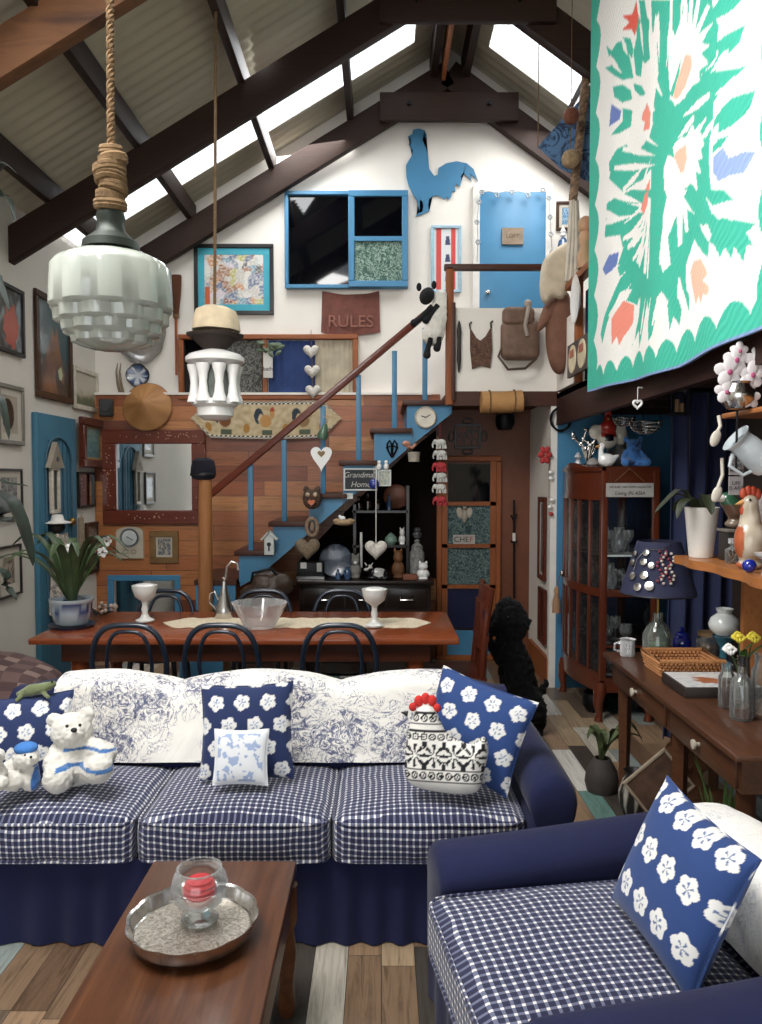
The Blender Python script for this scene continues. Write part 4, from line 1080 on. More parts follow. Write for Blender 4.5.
def slit(fn, a, b, wd):
    a, b = fn(*a), fn(*b); dx, dy = b[0] - a[0], b[1] - a[1]; L_ = math.hypot(dx, dy); nx, ny = -dy / L_ * wd, dx / L_ * wd
    colr[np_in([a, (a[0] + dx * .6 + nx * .8, a[1] + dy * .6 + ny * .8), (b[0] + nx * .5, b[1] + ny * .5), b, (b[0] - nx * .5, b[1] - ny * .5), (a[0] + dx * .6 - nx * .8, a[1] + dy * .6 - ny * .8)])] = lin(QW)
for a_, b_ in (((270, 150), (150, 215)), ((270, 160), (165, 255)), ((275, 170), (185, 310)), ((280, 175), (215, 340)), ((283, 180), (250, 370)), ((286, 170), (272, 390)), ((350, 120), (335, 330)), ((140, 330), (60, 420)), ((160, 360), (75, 470)), ((180, 410), (100, 560)), ((215, 470), (185, 690)), ((262, 470), (225, 640)), ((295, 460), (262, 640)), ((330, 460), (300, 600)), ((365, 480), (345, 620)), ((410, 380), (435, 560)), ((440, 330), (470, 520)), ((230, 60), (110, 20)), ((200, 110), (60, 150))): slit(qb, a_, b_, .022)
for a_, b_ in (((560, 330), (640, 225)), ((585, 420), (700, 330)), ((225, 100), (208, 0)), ((240, 250), (222, 100)), ((345, 430), (296, 330)), ((330, 300), (322, 60)), ((360, 300), (380, 60)), ((330, 650), (180, 560)), ((320, 690), (150, 660)), ((320, 730), (120, 745)), ((420, 520), (560, 420)), ((500, 640), (580, 540)), ((250, 720), (150, 840)), ((290, 700), (230, 830)), ((150, 330), (100, 250)), ((170, 250), (150, 180)), ((400, 620), (480, 520)), ((560, 620), (600, 560))): slit(qa, a_, b_, .022)
ARC = QY1 - YY
side = ARC < 0.11 + 0.09 * np.abs(np.sin(math.pi * (ZZ - .05) / .27))
side2 = (YY - QY0) < 0.12 + 0.06 * np.abs(np.sin(math.pi * ZZ / .27))
low = (ZZ - ZB) < 0.065 + 0.075 * np.abs(np.sin(math.pi * (YY + .06) / .215)) ** .7
colr[side | side2 | low] = lin(TEAL)
colr[(ZZ - ZB) < .012] = lin('#7f97c4')
idx = {}
mb = MB(); gx = lambda a: a
def qf(u, v):
    i, j = round(u * NU), round(v * NV); return (XX[i, j], YY[i, j], ZZ[i, j])
mb.grid(qf, NU, NV, 0, 0.014)
mb.paint = lambda co, g: tuple(colr[round(g[0] * NU), round(g[1] * NV)]) 
tq = NT('quilted_cotton'); a_ = tq.new('ShaderNodeAttribute', attribute_name='Col'); tq.link(a_.outputs['Color'], tq.b.inputs['Base Color']); tq.set(Roughness=.9)
wv = tq.new('ShaderNodeTexWave', wave_type='BANDS', bands_direction='DIAGONAL'); wv.inputs['Scale'].default_value = 14; wv.inputs['Distortion'].default_value = 6; wv.inputs['Detail Scale'].default_value = .6
tq.link(tq.coord(), wv.inputs['Vector']); tq.bump(wv.outputs['Fac'], .35, .012)
quilt = mb.build('quilt', tq.m, None, 80)
tag(quilt, 'large white and teal appliqué quilt with leafy medallion hanging from the gallery side', 'quilt')
# ================================================================ PICTURES AND WALL PIECES
M_ART = vcol('printed_paper', 0.35, coat=.25)
def N(x, y, k=0): return noise.noise(Vector((x, y, k)))
def mixc(a, b, t): a, b = lin(a), lin(b); t = max(0, min(1, t)); return tuple(x + (y - x) * t for x, y in zip(a, b))
def picture(label, M, w, h, fb, fm, art, mount=None, mw=0.04, depth=0.025, n=44, name='framed_picture', cat='picture', artm=None):
    t = thing(name, label, cat, M.translation - Vector((0, 0, h / 2)))
    part(frame_bars(MB(), w, h, fb, depth, M), 'frame', fm, t)
    iw, ih = w - 2 * fb + .004, h - 2 * fb + .004
    if mount:
        part(frame_bars(MB(), iw, ih, mw, depth * .45, M), 'mount', mount, t); iw -= 2 * mw - .004; ih -= 2 * mw - .004
    mb = MB(); mb.grid(lambda u, v: M @ Vector(((u - .5) * iw, (v - .5) * ih, depth * .35)), n, max(8, int(n * ih / iw)) if ih < 3 * iw else n * 2, 0, 0.004)
    if art: mb.paint = lambda co, g: art(g[0], g[1])
    part(mb, 'picture', artm or M_ART, t); return t
def wallbox(x0, t0, b0, x1, t1, b1, X=XL, lift=0.004):
    """left or right wall: ends given in the photo, giving centre, width and height on that wall"""
    A, B, C_, D = atx(x0, t0, X), atx(x0, b0, X), atx(x1, t1, X), atx(x1, b1, X)
    w = abs(C_.y - A.y); zt = (A.z + C_.z) / 2; zb = (B.z + D.z) / 2
    sgn = 1 if X < 0 else -1
    return facing((X + sgn * lift, (A.y + C_.y) / 2, (zt + zb) / 2), 'L' if X < 0 else 'R'), w, zt - zb
def backbox(x0, y0, x1, y1, Y=6.995):
    a, b = at(x0, y0, Y), at(x1, y1, Y)
    return facing(((a.x + b.x) / 2, Y, (a.z + b.z) / 2), 'B'), b.x - a.x, a.z - b.z
BY = 6.944                      # face of the boarding
M_FB = wood('brown_frame', '#2f1d12', '#4a2f1d', 'Z', 4, .4); M_FBK = mat('black_frame', '#141312', .35, var=.1)
M_FSIL = mat('pewter_frame', '#7d7a72', .4, .3); M_FWH = mat('limed_frame', '#bdb3a2', .6, var=.2, scale=20)
M_MNT = mat('cream_mount', '#b9b1a3', .8, var=.04)
def horse(a, b):
    bgc = mixc('#2c4a50', '#3f2a1c', (0.5 - b) * 3 + N(a * 4, b * 4) * .6)
    # head and neck of a bay horse looking out
    hx, hy = (a - .52) / .27, (b - .46) / .27
    nk = inpoly(a, b, [(.08, 0), (.16, .3), (.3, .5), (.4, .6), (.45, .74), (.52, .63), (.6, .75), (.65, .6), (.73, .42), (.84, .26), (.8, .14), (.68, .17), (.58, .32), (.52, .2), (.6, 0)])
    if nk: bgc = mixc('#4e2a18', '#8a5a38', .45 + N(a * 5, b * 5, 2) + (a - .4))
    if inpoly(a, b, [(.62, .28), (.72, .33), (.78, .25), (.74, .17), (.66, .19)]): bgc = lin('#b9bd93')
    if inpoly(a, b, [(.44, .6), (.47, .72), (.52, .6)]) or inpoly(a, b, [(.54, .6), (.6, .7), (.61, .58)]): bgc = lin('#8c5a3a')
    return bgc
def genart(c1, c2, c3, f=5, k=0, th=.15):
    def g(a, b):
        n = N(a * f, b * f, k); m = N(a * f * 2.3, b * f * 2.3, k + 9)
        return lin(c3) if m > th + .12 else mixc(c1, c2, .5 + n * 1.6)
    return g
M_, w, h = wallbox(32, 268, 395, 69, 325, 405); picture('tall framed painting of a brown horse head, hung high by the corner', M_, w, h, .05, M_FB, horse, n=60)
M_, w, h = wallbox(-8, 268, 352, 21, 300, 355); picture('black framed painting with red figures leaning from the wall at the left edge', M_ @ Matrix.Rotation(0, 4, 'X'), w, h, .03, M_FBK, lambda a, b: lin('#a8432a') if ((a - .55) / .3) ** 2 + ((b - .4) / .35) ** 2 < 1 + N(a * 8, b * 8) * .5 else mixc('#24231f', '#8c9498', N(a * 6, b * 5, 3) * 1.4 + (.5 if a > .75 else 0)))
M_, w, h = wallbox(-6, 380, 444, 20.5, 389, 445); picture('grey framed picture with dark oval, above the two black frames on the left', M_, w, h, .03, M_FSIL, lambda a, b: lin('#1c1d1a') if ((a - .35) / .4) ** 2 + ((b - .5) / .42) ** 2 < 1 else lin('#a59c8e'), M_MNT, .05)
M_, w, h = wallbox(-6, 467, 520, 19, 470, 518); picture('thin black framed print left of the blue door, upper of two', M_, w, h, .014, M_FBK, genart('#8d887f', '#5d5c58', '#35342f', 4, 4), M_MNT, .05)
M_, w, h = wallbox(-6, 546, 602, 18, 545, 592); picture('thin black framed print left of the blue door, lower of two', M_, w, h, .014, M_FBK, genart('#7b7269', '#a79c8d', '#423b36', 4, 7), M_MNT, .07)
M_, w, h = wallbox(71, 364, 408, 95.5, 374, 413); picture('small pale limed frame hanging below the horse painting', M_, w, h, .04, M_FWH, lambda a, b: mixc('#b5ac98', '#6f7358', (.42 - b) * 5 + N(a * 5, b * 5)))
M_, w, h = wallbox(74, 416, 466, 97, 421, 469); picture('thick red brown frame with teal seascape above the corner mirror', M_ @ Matrix.Translation((0, 0, .03)), w, h, .07, M_REDWOOD, lambda a, b: mixc('#3d6a70', '#7f9a90', b + N(a * 4, b * 9) * .6), mat('tan_mount', '#94764f', .7), .02, .05)
M_, w, h = wallbox(76, 471, 508, 92, 473, 507); picture('small black framed mirror beside the blue door', M_, w, h, .02, M_FBK, None, artm=M_MIRROR, name='wall_mirror', cat='mirror')
M_, w, h = wallbox(84, 522, 545, 97, 522, 543); picture('small brown framed print beneath the little black mirror', M_, w, h, .035, M_FB, genart('#8a837a', '#5d5850', '#3a342d', 4, 2))
M_, w, h = wallbox(85, 553, 575, 97, 554, 571); picture('small dark framed picture lowest in the corner column', M_, w, h, .03, M_FBK, genart('#3d3f36', '#706b5c', '#23221e', 4, 3))
M_, w, h = wallbox(77.5, 517, 551, 82, 518, 549)
t = MB().box((0, 0, .006), (w, h, .012), M=M_); t.prism([(x * .05, y * .05) for x, y in [(-.5, 0), (.5, 0), (0, .6)]], .01, M_ @ Matrix.Translation((0, h / 2, 0)))
tag(t.build('wall_plaque', lace_cloth('cream_tapestry', '#a99c86', '#8b6f52', 30)), 'narrow cream hanging strip beside the blue door handle', 'wall hanging')
# birdhouse plaque and doll on the blue door
M_ = facing(atx(53, 490, XL + .055), 'L'); bh = thing('birdhouse_plaque', 'tall narrow birdhouse shaped plaque on the faded blue door', 'plaque', M_.translation - Vector((0, 0, .3)))
w = .15; h = .36
part(frame_bars(MB(), w, h, .03, .03, M_), 'frame', M_FWH, bh)
part(MB().box((0, 0, .006), (w - .04, h - .04, .01), M=M_), 'panel', mat('dark_teal_panel', '#223a40', .4), bh)
mb = MB(); mb.prism([(-.13, 0), (.13, 0), (0, .2)], .04, M_ @ Matrix.Translation((0, h / 2 - .01, 0))); part(mb, 'gable', mat('weathered_wood', '#8d8271', .8, var=.2), bh)
part(MB().cyl(M_ @ Vector((0, h / 2 + .055, .038)), M_ @ Vector((0, h / 2 + .055, .043)), .02), 'entrance_hole', M_BLACK, bh)
q = atx(58, 560, XL + .1); dl = thing('hanging_doll', 'long dressed doll with pale hat hanging on the blue door', 'doll', q - Vector((0, 0, .4)))
top = atx(57.5, 518, XL + .1)
part(MB().lathe([(0, -.02), (.05, -.03), (.055, -.1), (.05, -.22), (.085, -.62), (.08, -.64), (0, -.64)], top - Vector((0, 0, .1)), 18, fr=lambda a, k: 1 + .08 * math.cos(9 * a)), 'dress', lace_cloth('doll_dress', '#857a74', '#cfc4b6', 14), dl)
part(MB().ell(top - Vector((0, 0, .06)), (.045, .045, .055)).ell(top - Vector((-.0, 0, .07)), (.055, .06, .05)), 'head', mat('dark_hair', '#15100e', .8), dl)
part(MB().lathe([(0, .05), (.04, .045), (.05, .0), (.10, -.012), (.10, -.02), (0, -.015)], top - Vector((0, 0, .02)), 20), 'hat', M_WHITEMATT, dl)
part(MB().tube([top + Vector((.03, .07, -.12)), top + Vector((.05, .1, -.28)), top + Vector((.06, .05, -.4))], .018).tube([top + Vector((.03, -.07, -.12)), top + Vector((.05, -.1, -.28)), top + Vector((.06, -.05, -.4))], .018), 'sleeve', lace_cloth('doll_dress', '', ''), dl)
# ---- back wall, upper
M_, w, h = backbox(194, 244.5, 274, 315)
def collage(a, b):
    i, j = int(a * 9 + N(a * 6, b * 6) * .9), int(b * 8 + N(a * 6, b * 6, 5) * .9)
    rr = random.Random(i * 31 + j * 7); c_ = rr.choice(['#c9c4bb', '#c9c4bb', '#8f98a8', '#a06a48', '#c98b55', '#5f6f90', '#b9b45f', '#7c3c34', '#e0dcd4', '#6c9ab0', '#d8ccd6', '#423f48'])
    if a < .1 and b < .35 and a > .01: return lin('#c8603a')
    return mixc(c_, '#efe9df', .25 + N(a * 30, b * 30) * .9)
picture('black framed colourful collage with turquoise mount, high on the back wall', M_, w, h, .035, M_FBK, collage, mat('turquoise_mount', '#3fa3b5', .6, var=.04), .06, n=70)
M_, w, h = backbox(431, 226, 461, 293)
def lights(a, b):
    if .11 < a < .31 or .69 < a < .87: return lin('#d2504a')
    for cy, hh in ((.8, .1), (.52, .09), (.22, .1)):
        if abs(b - cy) < hh * .7 and abs(a - .56) < .07 * (1.2 - (b - cy) / hh * .5): return lin('#3f4a66')
    return lin('#dfe0e0')
picture('tall pale blue framed picture with red stripes and three dark lighthouses', M_, w, h, .025, mat('pale_blue_frame', '#9fbccb', .5, var=.15, scale=20), lights)
M_, w, h = backbox(556, 202, 577, 231); picture('small dark framed blue picture right of the blue loft door', M_, w, h, .025, M_FB, genart('#5f89a6', '#89a7bb', '#2c4358', 5, 1), M_MNT, .03)
ro = [(472, 410), (463, 400), (475, 392), (478, 380), (495, 376), (512, 382), (518, 395), (510, 410), (505, 412), (515, 430), (522, 460), (525, 495), (540, 515), (550, 512), (552, 492), (575, 478), (605, 472), (635, 478), (655, 495), (668, 530), (660, 520), (645, 510), (650, 530), (640, 520), (625, 505), (618, 515), (620, 530), (615, 548), (605, 538), (600, 545), (602, 560), (592, 560), (590, 575), (583, 584), (578, 575), (570, 584), (562, 578), (550, 572), (535, 575), (525, 582), (522, 600), (525, 618), (510, 625), (488, 633), (490, 626), (505, 620), (508, 605), (505, 590), (498, 585), (497, 600), (502, 615), (497, 618), (488, 585), (478, 570), (465, 545), (458, 515), (457, 485), (465, 470), (475, 455), (478, 440), (470, 432), (465, 422), (470, 414)]
pts = []
for x, y in ro: q = at(250 + x / 2.93, y / 2.93, 6.98); pts.append((q.x, q.z))
mb = MB().prism(pts, .014, facing((0, 6.995, 0), 'B')); bmesh.ops.triangulate(mb.bm, faces=[f for f in mb.bm.faces if len(f.verts) > 4])
tag(mb.build('rooster_cutout', M_BLUE, None, 20), 'large blue rooster silhouette on the white gable wall', 'wall decoration')
# brown textile with raised letters
a, b = at(322, 291, 6.97), at(379, 332, 6.97)
tx = thing('wall_textile', 'small brown fabric hanging with raised letters under the blue window', 'wall hanging', ((a.x + b.x) / 2, 6.985, b.z))
part(MB().grid(lambda u, v: (a.x + (b.x - a.x) * u + .01 * (1 - v) * (2 * u - 1), 6.975 + .008 * math.sin(u * 14 + v * 3), b.z + (a.z - b.z) * v - .03 * math.sin(math.pi * u)), 40, 20, 0, .006), 'cloth', mat('brown_leather_cloth', '#6b3a2e', .7, var=.25, scale=14, bump=.4), tx)
part(text_mb('RULES', .15, Matrix.Translation(((a.x + b.x) / 2, 6.964, b.z + .09)) @ Matrix.Rotation(math.pi / 2, 4, 'X'), .004), 'lettering', mat('worn_brown_letters', '#8a5a4a', .7), tx)
# broom
a, b, c_ = at(177, 276, 6.96), at(176, 318, 6.96), at(176, 347, 6.96)
br = thing('hand_broom', 'brown straw hand broom hung upright beside the framed collage', 'broom', c_)
mb = MB(); mb.lathe([(0, 0), (.022, 0), (.045, .2), (.055, .36), (.05, .38), (0, .38)], b, 14, M=Matrix.Translation(b) @ Matrix.Diagonal((1, .45, 1, 1)))
part(mb, 'bristle', wood('broom_straw', '#3d2417', '#5a3522', 'Z', 8, .9), br); part(MB().cyl(c_ - Vector((0, 0, .25)), b + Vector((0, 0, .02)), .01, .014), 'handle', M_ORANGEWOOD, br)
part(MB().cyl(b - Vector((0, 0, .0)), b + Vector((0, 0, .03)), .026, .03), 'binding', M_ROPE, br)
# silver platter, blue rim plate, horns, speaker, conical hat
q = at(140, 332, 6.96); mb = MB(); mb.lathe([(0, .008), (.2, .008), (.215, .012), (.27, .03), (.285, .03), (.28, .024), (.21, 0), (0, 0)], q, 48, M=facing(q + Vector((0, .03, 0)), 'B') @ Matrix.Diagonal((.8, 1, 1, 1)), fr=lambda a, k: 1 + (.02 * math.cos(10 * a) if k in (3, 4, 5) else 0))
tag(mb.build('silver_platter', M_SILVER), 'oval silver platter hanging on the wall behind the glass pendant', 'platter')
q = at(137, 375, 6.96); mb = MB(); mb.lathe([(0, .006), (.07, .008), (.095, .02), (.1, .02), (.1, .014), (.07, 0), (0, 0)], q, 48, M=facing(q + Vector((0, .03, 0)), 'B'), fr=lambda a, k: 1 + .08 * abs(math.cos(2 * a)) * (k > 1))
mb.paint = lambda co, g: '#12161f' if math.hypot(co.x - q.x, co.z - q.z) > .088 else ('#4b5f86' if noise.noise(co * 30) > .02 else '#c8ccd0')
tag(mb.build('wall_plate', vcol('glazed_plate', .2, coat=.5)), 'small blue patterned lobed plate with a black rim above the conical hat', 'plate')
q = at(123.5, 390, 6.96); mb = MB()
for s_ in (-.03, .0): mb.tube([q + Vector((s_, 0, -.04)), q + Vector((s_ - .015, -.02, .06)), q + Vector((s_ - .03, -.01, .16)), q + Vector((s_ - .02, 0, .24))], [.014, .012, .008, .003], 8)
tag(mb.build('mounted_horns', mat('horn', '#7a6650', .5)), 'pair of slender horns on the wall left of the conical hat', 'horns')
q = at(147.5, 407, 6.93); hat = thing('conical_hat', 'woven conical straw hat hung point outward above the carved mirror', 'hat', q - Vector((0, 0, .2)))
def hatp(co, g):
    a = math.atan2(co.z - q.z, co.x - q.x); return mixc('#8a5a30', '#b98650', .5 + .4 * math.sin(a * 40) * .5 + noise.noise(co * 6) * .5)
mb = MB(); mb.lathe([(.215, 0), (.222, .004), (.215, .01), (.1, .085), (.02, .135), (0, .14), (0, .132), (.1, .078)], q, 48, M=facing(q + Vector((0, .0, 0)), 'B', R(-12), 0)); mb.paint = hatp
part(mb, 'straw_cone', vcol('woven_straw', .6, .3, 90), hat); part(MB().tube([facing(q, 'B', R(-12)) @ Vector((.216 * math.cos(2 * math.pi * k / 40), .216 * math.sin(2 * math.pi * k / 40), .004)) for k in range(40)], .006, 6, closed=True), 'rim', mat('straw_rim', '#7a4e2a', .7), hat)
q = at(106, 408, 6.9); sp = thing('wall_speaker', 'small black box speaker in the corner above the carved mirror', 'speaker', q - Vector((0, 0, .07)))
part(MB().box(q, (.12, .1, .15), R(20), .008), 'body', M_BLACK, sp); part(MB().cyl(q + Vector((.01, -.052, 0)), q + Vector((.012, -.062, 0)), .04, .035, 18), 'cone', mat('speaker_cone', '#26262a', .6), sp)
# carved mirror
M_, w, h = backbox(103, 430, 207, 524, BY + .008)
cm = thing('carved_mirror', 'wide mirror in a dark red carved wooden frame with pierced dots', 'mirror', M_.translation - Vector((0, 0, h / 2)))
def carv(co, g): return '#4a1a10'
mb = frame_bars(MB(), w, h, .125, .045, M_); rr = random.Random(4)
for k in range(100):
    s_ = rr.choice('TBLR'); a = rr.gauss(0, .18)
    x, y = {'T': (a * 1.1 + .1, h / 2 - .055 + rr.gauss(0, .016)), 'B': (a + .05, -h / 2 + .06 + rr.gauss(0, .02)), 'L': (-w / 2 + .06 + rr.gauss(0, .022), a), 'R': (w / 2 - .05 + rr.gauss(0, .012), a + .05)}[s_]
    mb.ell(M_ @ Vector((x, y, .045)), .0055, None, 6, 1)
part(mb, 'frame', [M_REDWOOD_X, mat('bone_inlay', '#b08a70', .5)], cm)
part(MB().box((0, 0, .012), (w - .24, h - .24, .008), M=M_), 'mirror_glass', M_MIRROR, cm)
# pale clock, small frame, blue framed mirror below
M_, w, h = backbox(117, 527, 144.5, 558, BY + .006)
ck = thing('wall_clock', 'pale carved wall clock with an arched top under the carved mirror', 'clock', M_.translation - Vector((0, 0, h / 2)))
P = [(-w / 2, -h / 2), (w / 2, -h / 2), (w / 2, h * .34)] + [(w / 2 * math.cos(R(a)), h * .34 + h * .17 * math.sin(R(a))) for a in range(15, 180, 15)] + [(-w / 2, h * .34)]
part(MB().prism(P, .035, M_), 'case', mat('bleached_wood', '#b3a996', .7, var=.12), ck)
part(MB().lathe([(0, 0), (.075, 0), (.085, .008), (.09, 0)], M=M_ @ Matrix.Translation((0, h * .16, .035)), n=28), 'bezel', mat('grey_bezel', '#77797a', .4), ck)
part(MB().lathe([(0, .002), (.066, .004), (.068, 0)], M=M_ @ Matrix.Translation((0, h * .16, .04)), n=28), 'dial', mat('dial_white', '#c2c4c2', .4), ck)
part(MB().bar(M_ @ Vector((0, h * .16, .047)), M_ @ Vector((.035, h * .16 - .02, .047)), .005, .003, up=(0, 1, 0)).bar(M_ @ Vector((0, h * .16, .047)), M_ @ Vector((-.025, h * .16 + .012, .047)), .006, .003, up=(0, 1, 0)), 'hands', M_BLACK, ck)
mb = MB()
for s_ in (-1, 1): mb.tube([M_ @ Vector((s_ * (.035 + .025 * math.cos(a * .9)), -h * .28 + .02 * math.sin(a * .9), .037)) for a in range(8)], .004, 5)
part(mb, 'carving', mat('bleached_carving', '#8d8470', .7), ck)
M_, w, h = backbox(150, 531, 179, 563, BY + .006); picture('small square gold brown frame on the boards under the carved mirror', M_, w, h, .055, mat('gilt_wood', '#7a5c36', .45, .2), genart('#6c6f74', '#a9a294', '#3c3a38', 4, 6), M_MNT, .02)
M_, w, h = backbox(108, 575, 181, 618, BY + .008); picture('low blue framed mirror behind the bentwood chairs', M_, w, h, .05, M_BLUE, None, artm=M_MIRROR, name='wall_mirror', cat='mirror')
# ---- heart garland, plaque with greenery on the interior window
def heart_string(name, label, cat, top, hearts, m, sm=None, sr=.003):
    t = thing(name, label, cat, Vector((hearts[-1][0].x, hearts[-1][0].y, hearts[-1][0].z - hearts[-1][1])))
    for q, s_ in hearts:
        mb = puff(heart(s_), s_ * .17, facing(q, 'B'), s_ * .06)
        part(mb, 'heart', m, t)
    part(MB().cyl(top, hearts[-1][0] + Vector((0, .0, hearts[-1][1] * .2)), sr, n=6), 'string', sm or M_ROPE, t); return t
M_HEARTW = mat('white_wicker', '#cfc9bf', .75, var=.2, scale=60, bump=.5)
heart_string('heart_garland', 'string of three white wicker hearts hanging on the interior window', 'garland', at(311, 330, 6.92), [(at(311, 351, 6.92), .14), (at(312, 371, 6.92), .14), (at(313, 391, 6.92), .14)], M_HEARTW)
q = at(268, 360, 6.92); pl = thing('bottle_plaque', 'slim pale plaque with writing and leaves on the interior window', 'plaque', at(268, 378, 6.92))
part(MB().box(q + Vector((0, 0, -.03)), (.085, .015, .26), 0, .01), 'board', M_WHITEMATT, pl)
part(text_mb('bath', .05, Matrix.Translation(q + Vector((0, -.009, -.08))) @ Matrix.Rotation(math.pi / 2, 4, 'X'), .001), 'lettering', M_BLACK, pl)
mb = MB(); rr = random.Random(3)
for k in range(16):
    d = Vector((rr.uniform(-.13, .13), rr.uniform(-.05, 0), rr.uniform(.04, .15))); mb.ell(q + d, (.035, .012, .016), Matrix.Rotation(rr.uniform(-1.2, 1.2), 4, 'Y'), 8)
part(mb, 'leaves', mat('sage_leaf', '#59664f', .6, var=.3), pl)
# rooster banner
a, b = at(192, 400, BY), at(342, 437, BY); cz = (a.z + b.z) / 2; bw, bh_ = b.x - a.x, a.z - b.z
def banner(u, v): e_ = min(1, min(u, 1 - u) / .13); return (a.x + bw * u, BY - .056 - .006 * math.sin(u * 22), cz + bh_ / 2 * (2 * v - 1) * max(.02, e_) - .02 * math.sin(math.pi * u))
def bannerp(co, g):
    u, v = g[0], g[1]; x = u * bw; e_ = min(1, min(u, 1 - u) / .13); y = (2 * v - 1)
    if abs(y) > .86: return '#2a2d33' if (int(x / .02) + int(y * 14)) % 2 else '#d8d0be'
    for cx, body in ((.235, '#7a4a28'), (.505, '#b98a52'), (.755, '#8a6a48')):
        dx, dy = (u - cx) / .055, (y + .05) / .48
        if (dx + .15) ** 2 + dy * dy < .5: return body
        if ((u - cx - .035) / .016) ** 2 + ((y - .42) / .3) ** 2 < 1: return '#a6402c' if y > .48 else body
        if ((u - cx + .055) / .03) ** 2 + ((y - .22) / .42) ** 2 < 1 and not ((u - cx + .04) / .018) ** 2 + ((y - .05) / .3) ** 2 < 1: return '#2f3a44'
        if abs(u - cx) < .035 and -.8 < y < -.5: return '#4f5a48'
    for cx in (.12, .37, .63, .87):
        if ((u - cx) / .022) ** 2 + ((y + .45) / .25) ** 2 < 1: return '#a87a3c'
    return mixc('#b39d78', '#cdbb97', .5 + N(u * 30, y * 4))
mb = MB().grid(banner, 190, 44, 0, .005); mb.paint = bannerp
tag(mb.build('rooster_banner', vcol('tapestry', .9, .3, 150), None, 60), 'long tapestry runner with roosters and pointed ends across the boards', 'wall hanging')
# ================================================================ PENDANT LAMPS
Y1 = 2.2; k1 = Y1 / 770
q = at(111, 245, Y1); LP = thing('pendant_lamp', 'large stepped milk glass pendant lamp hanging on a knotted rope', 'pendant lamp', (q.x, Y1, at(111, 345, Y1).z))
z = lambda py: at(111, py, Y1).z
to = NT('opal_glass'); to.b.inputs['Base Color'].default_value = (*lin('#a3a89f'), 1); to.set(Roughness=.12); to.b.inputs['Subsurface Weight'].default_value = .15; to.b.inputs['Subsurface Radius'].default_value = (.05, .05, .05); to.b.inputs['Coat Weight'].default_value = .5
lob = lambda ph, am, n_=10: (lambda a: 1 + am * (abs(math.cos(n_ / 2 * (a + ph))) - .6))
prof = [(.05, z(252)), (.12, z(258)), (.150, z(264)), (.164, z(271)), (.167, z(309)), (.160, z(312)), (.152, z(313)), (.150, z(323)), (.142, z(325)), (.134, z(326)), (.132, z(334)), (.120, z(336)), (.108, z(338)), (.105, z(344)), (.09, z(346)), (.06, z(349)), (0, z(350))]
def frl(a, k):
    if k < 4: return lob(0, .02)(a)
    if k < 6: return lob(0, .05)(a)
    if k < 9: return lob(.31, .09)(a)
    if k < 12: return lob(0, .10)(a)
    return lob(.31, .10)(a)
part(MB().lathe(prof, (q.x, Y1, 0), 120, fr=frl), 'lamp_shade', to.m, LP, smooth=40)
part(MB().lathe([(0, z(212)), (.036, z(212)), (.04, z(218)), (.036, z(222)), (.04, z(232)), (.055, z(237)), (.076, z(243)), (.08, z(251)), (0, z(252))], (q.x, Y1, 0), 28), 'gallery_cap', mat('aged_green_metal', '#2f352f', .45, .6), LP)
xr = at(110, 100, Y1).x
mb = MB(); top = Vector((xr + .02, Y1, under(xr) + .3))
def rope(mb, p0, p1, r, turns):
    d = p1 - p0; n = int(turns * 8); u = d.orthogonal().normalized(); w_ = d.normalized().cross(u)
    for s_ in (0, 2.09, 4.19):
        mb.tube([p0 + d * (i / n) + (u * math.cos(i / 8 * 6.283 + s_) + w_ * math.sin(i / 8 * 6.283 + s_)) * r * .5 for i in range(n + 1)], r * .62, 5)
rope(mb, Vector((xr, Y1, z(160))), top, .011, 50); part(mb, 'rope', M_ROPE, LP)
mb = MB()
for i, (py, rr_) in enumerate(((152, .022), (162, .031), (172, .036), (181, .034), (190, .030), (199, .030), (207, .036))):
    c0 = Vector((xr + .006 * math.sin(i * 2), Y1, z(py)))
    for jj in range(2): mb.tube([c0 + Vector((rr_ * math.cos(t * .45), rr_ * math.sin(t * .45), (.010 * jj) + .006 * math.sin(t * .45 + i))) for t in range(14)], .011, 7, closed=True)
mb.cyl((xr, Y1, z(212)), (xr, Y1, z(150)), .02); part(mb, 'rope_knot', M_ROPE, LP)
Y2 = 4.6; z = lambda py: at(215, py, Y2).z; x2 = at(215, 350, Y2).x
L2 = thing('pendant_lantern', 'white plaster lantern pendant with slender columns over the dining table', 'pendant lamp', (x2, Y2, z(420)))
o2 = (x2, Y2, 0)
part(MB().lathe([(0, z(347)), (.06, z(350)), (.15, z(355)), (.172, z(358)), (.172, z(362)), (.14, z(366)), (.125, z(367)), (0, z(367))], o2, 40), 'top_moulding', M_WHITE, L2)
part(MB().lathe([(0, z(399)), (.135, z(400)), (.135, z(405)), (.11, z(408)), (.105, z(416)), (.07, z(420)), (0, z(420))], o2, 40), 'base_moulding', M_WHITE, L2)
for k in range(8):
    a = R(22.5 + 45 * k); cx, cy = x2 + .122 * math.cos(a), Y2 + .122 * math.sin(a)
    part(MB().lathe([(.044, z(403)), (.040, z(399)), (.030, z(394)), (.024, z(384)), (.030, z(375)), (.040, z(370)), (.044, z(366))], (cx, cy, 0), 10), 'column', M_WHITE, L2)
part(MB().lathe([(.095, z(400)), (.095, z(366))], o2, 24), 'glass', glass('smoked_glass', '#9aa39c', .9, .35, .4), L2)
part(MB().lathe([(0, z(341)), (.10, z(341)), (.162, z(337)), (.165, z(335)), (.12, z(341)), (.07, z(349)), (.05, z(354)), (0, z(354))], o2, 32, fr=lambda a, k: 1 + (.05 * math.cos(5 * a) if k in (2, 3) else 0)), 'canopy', mat('rusted_tin', '#2a1c16', .7), L2)
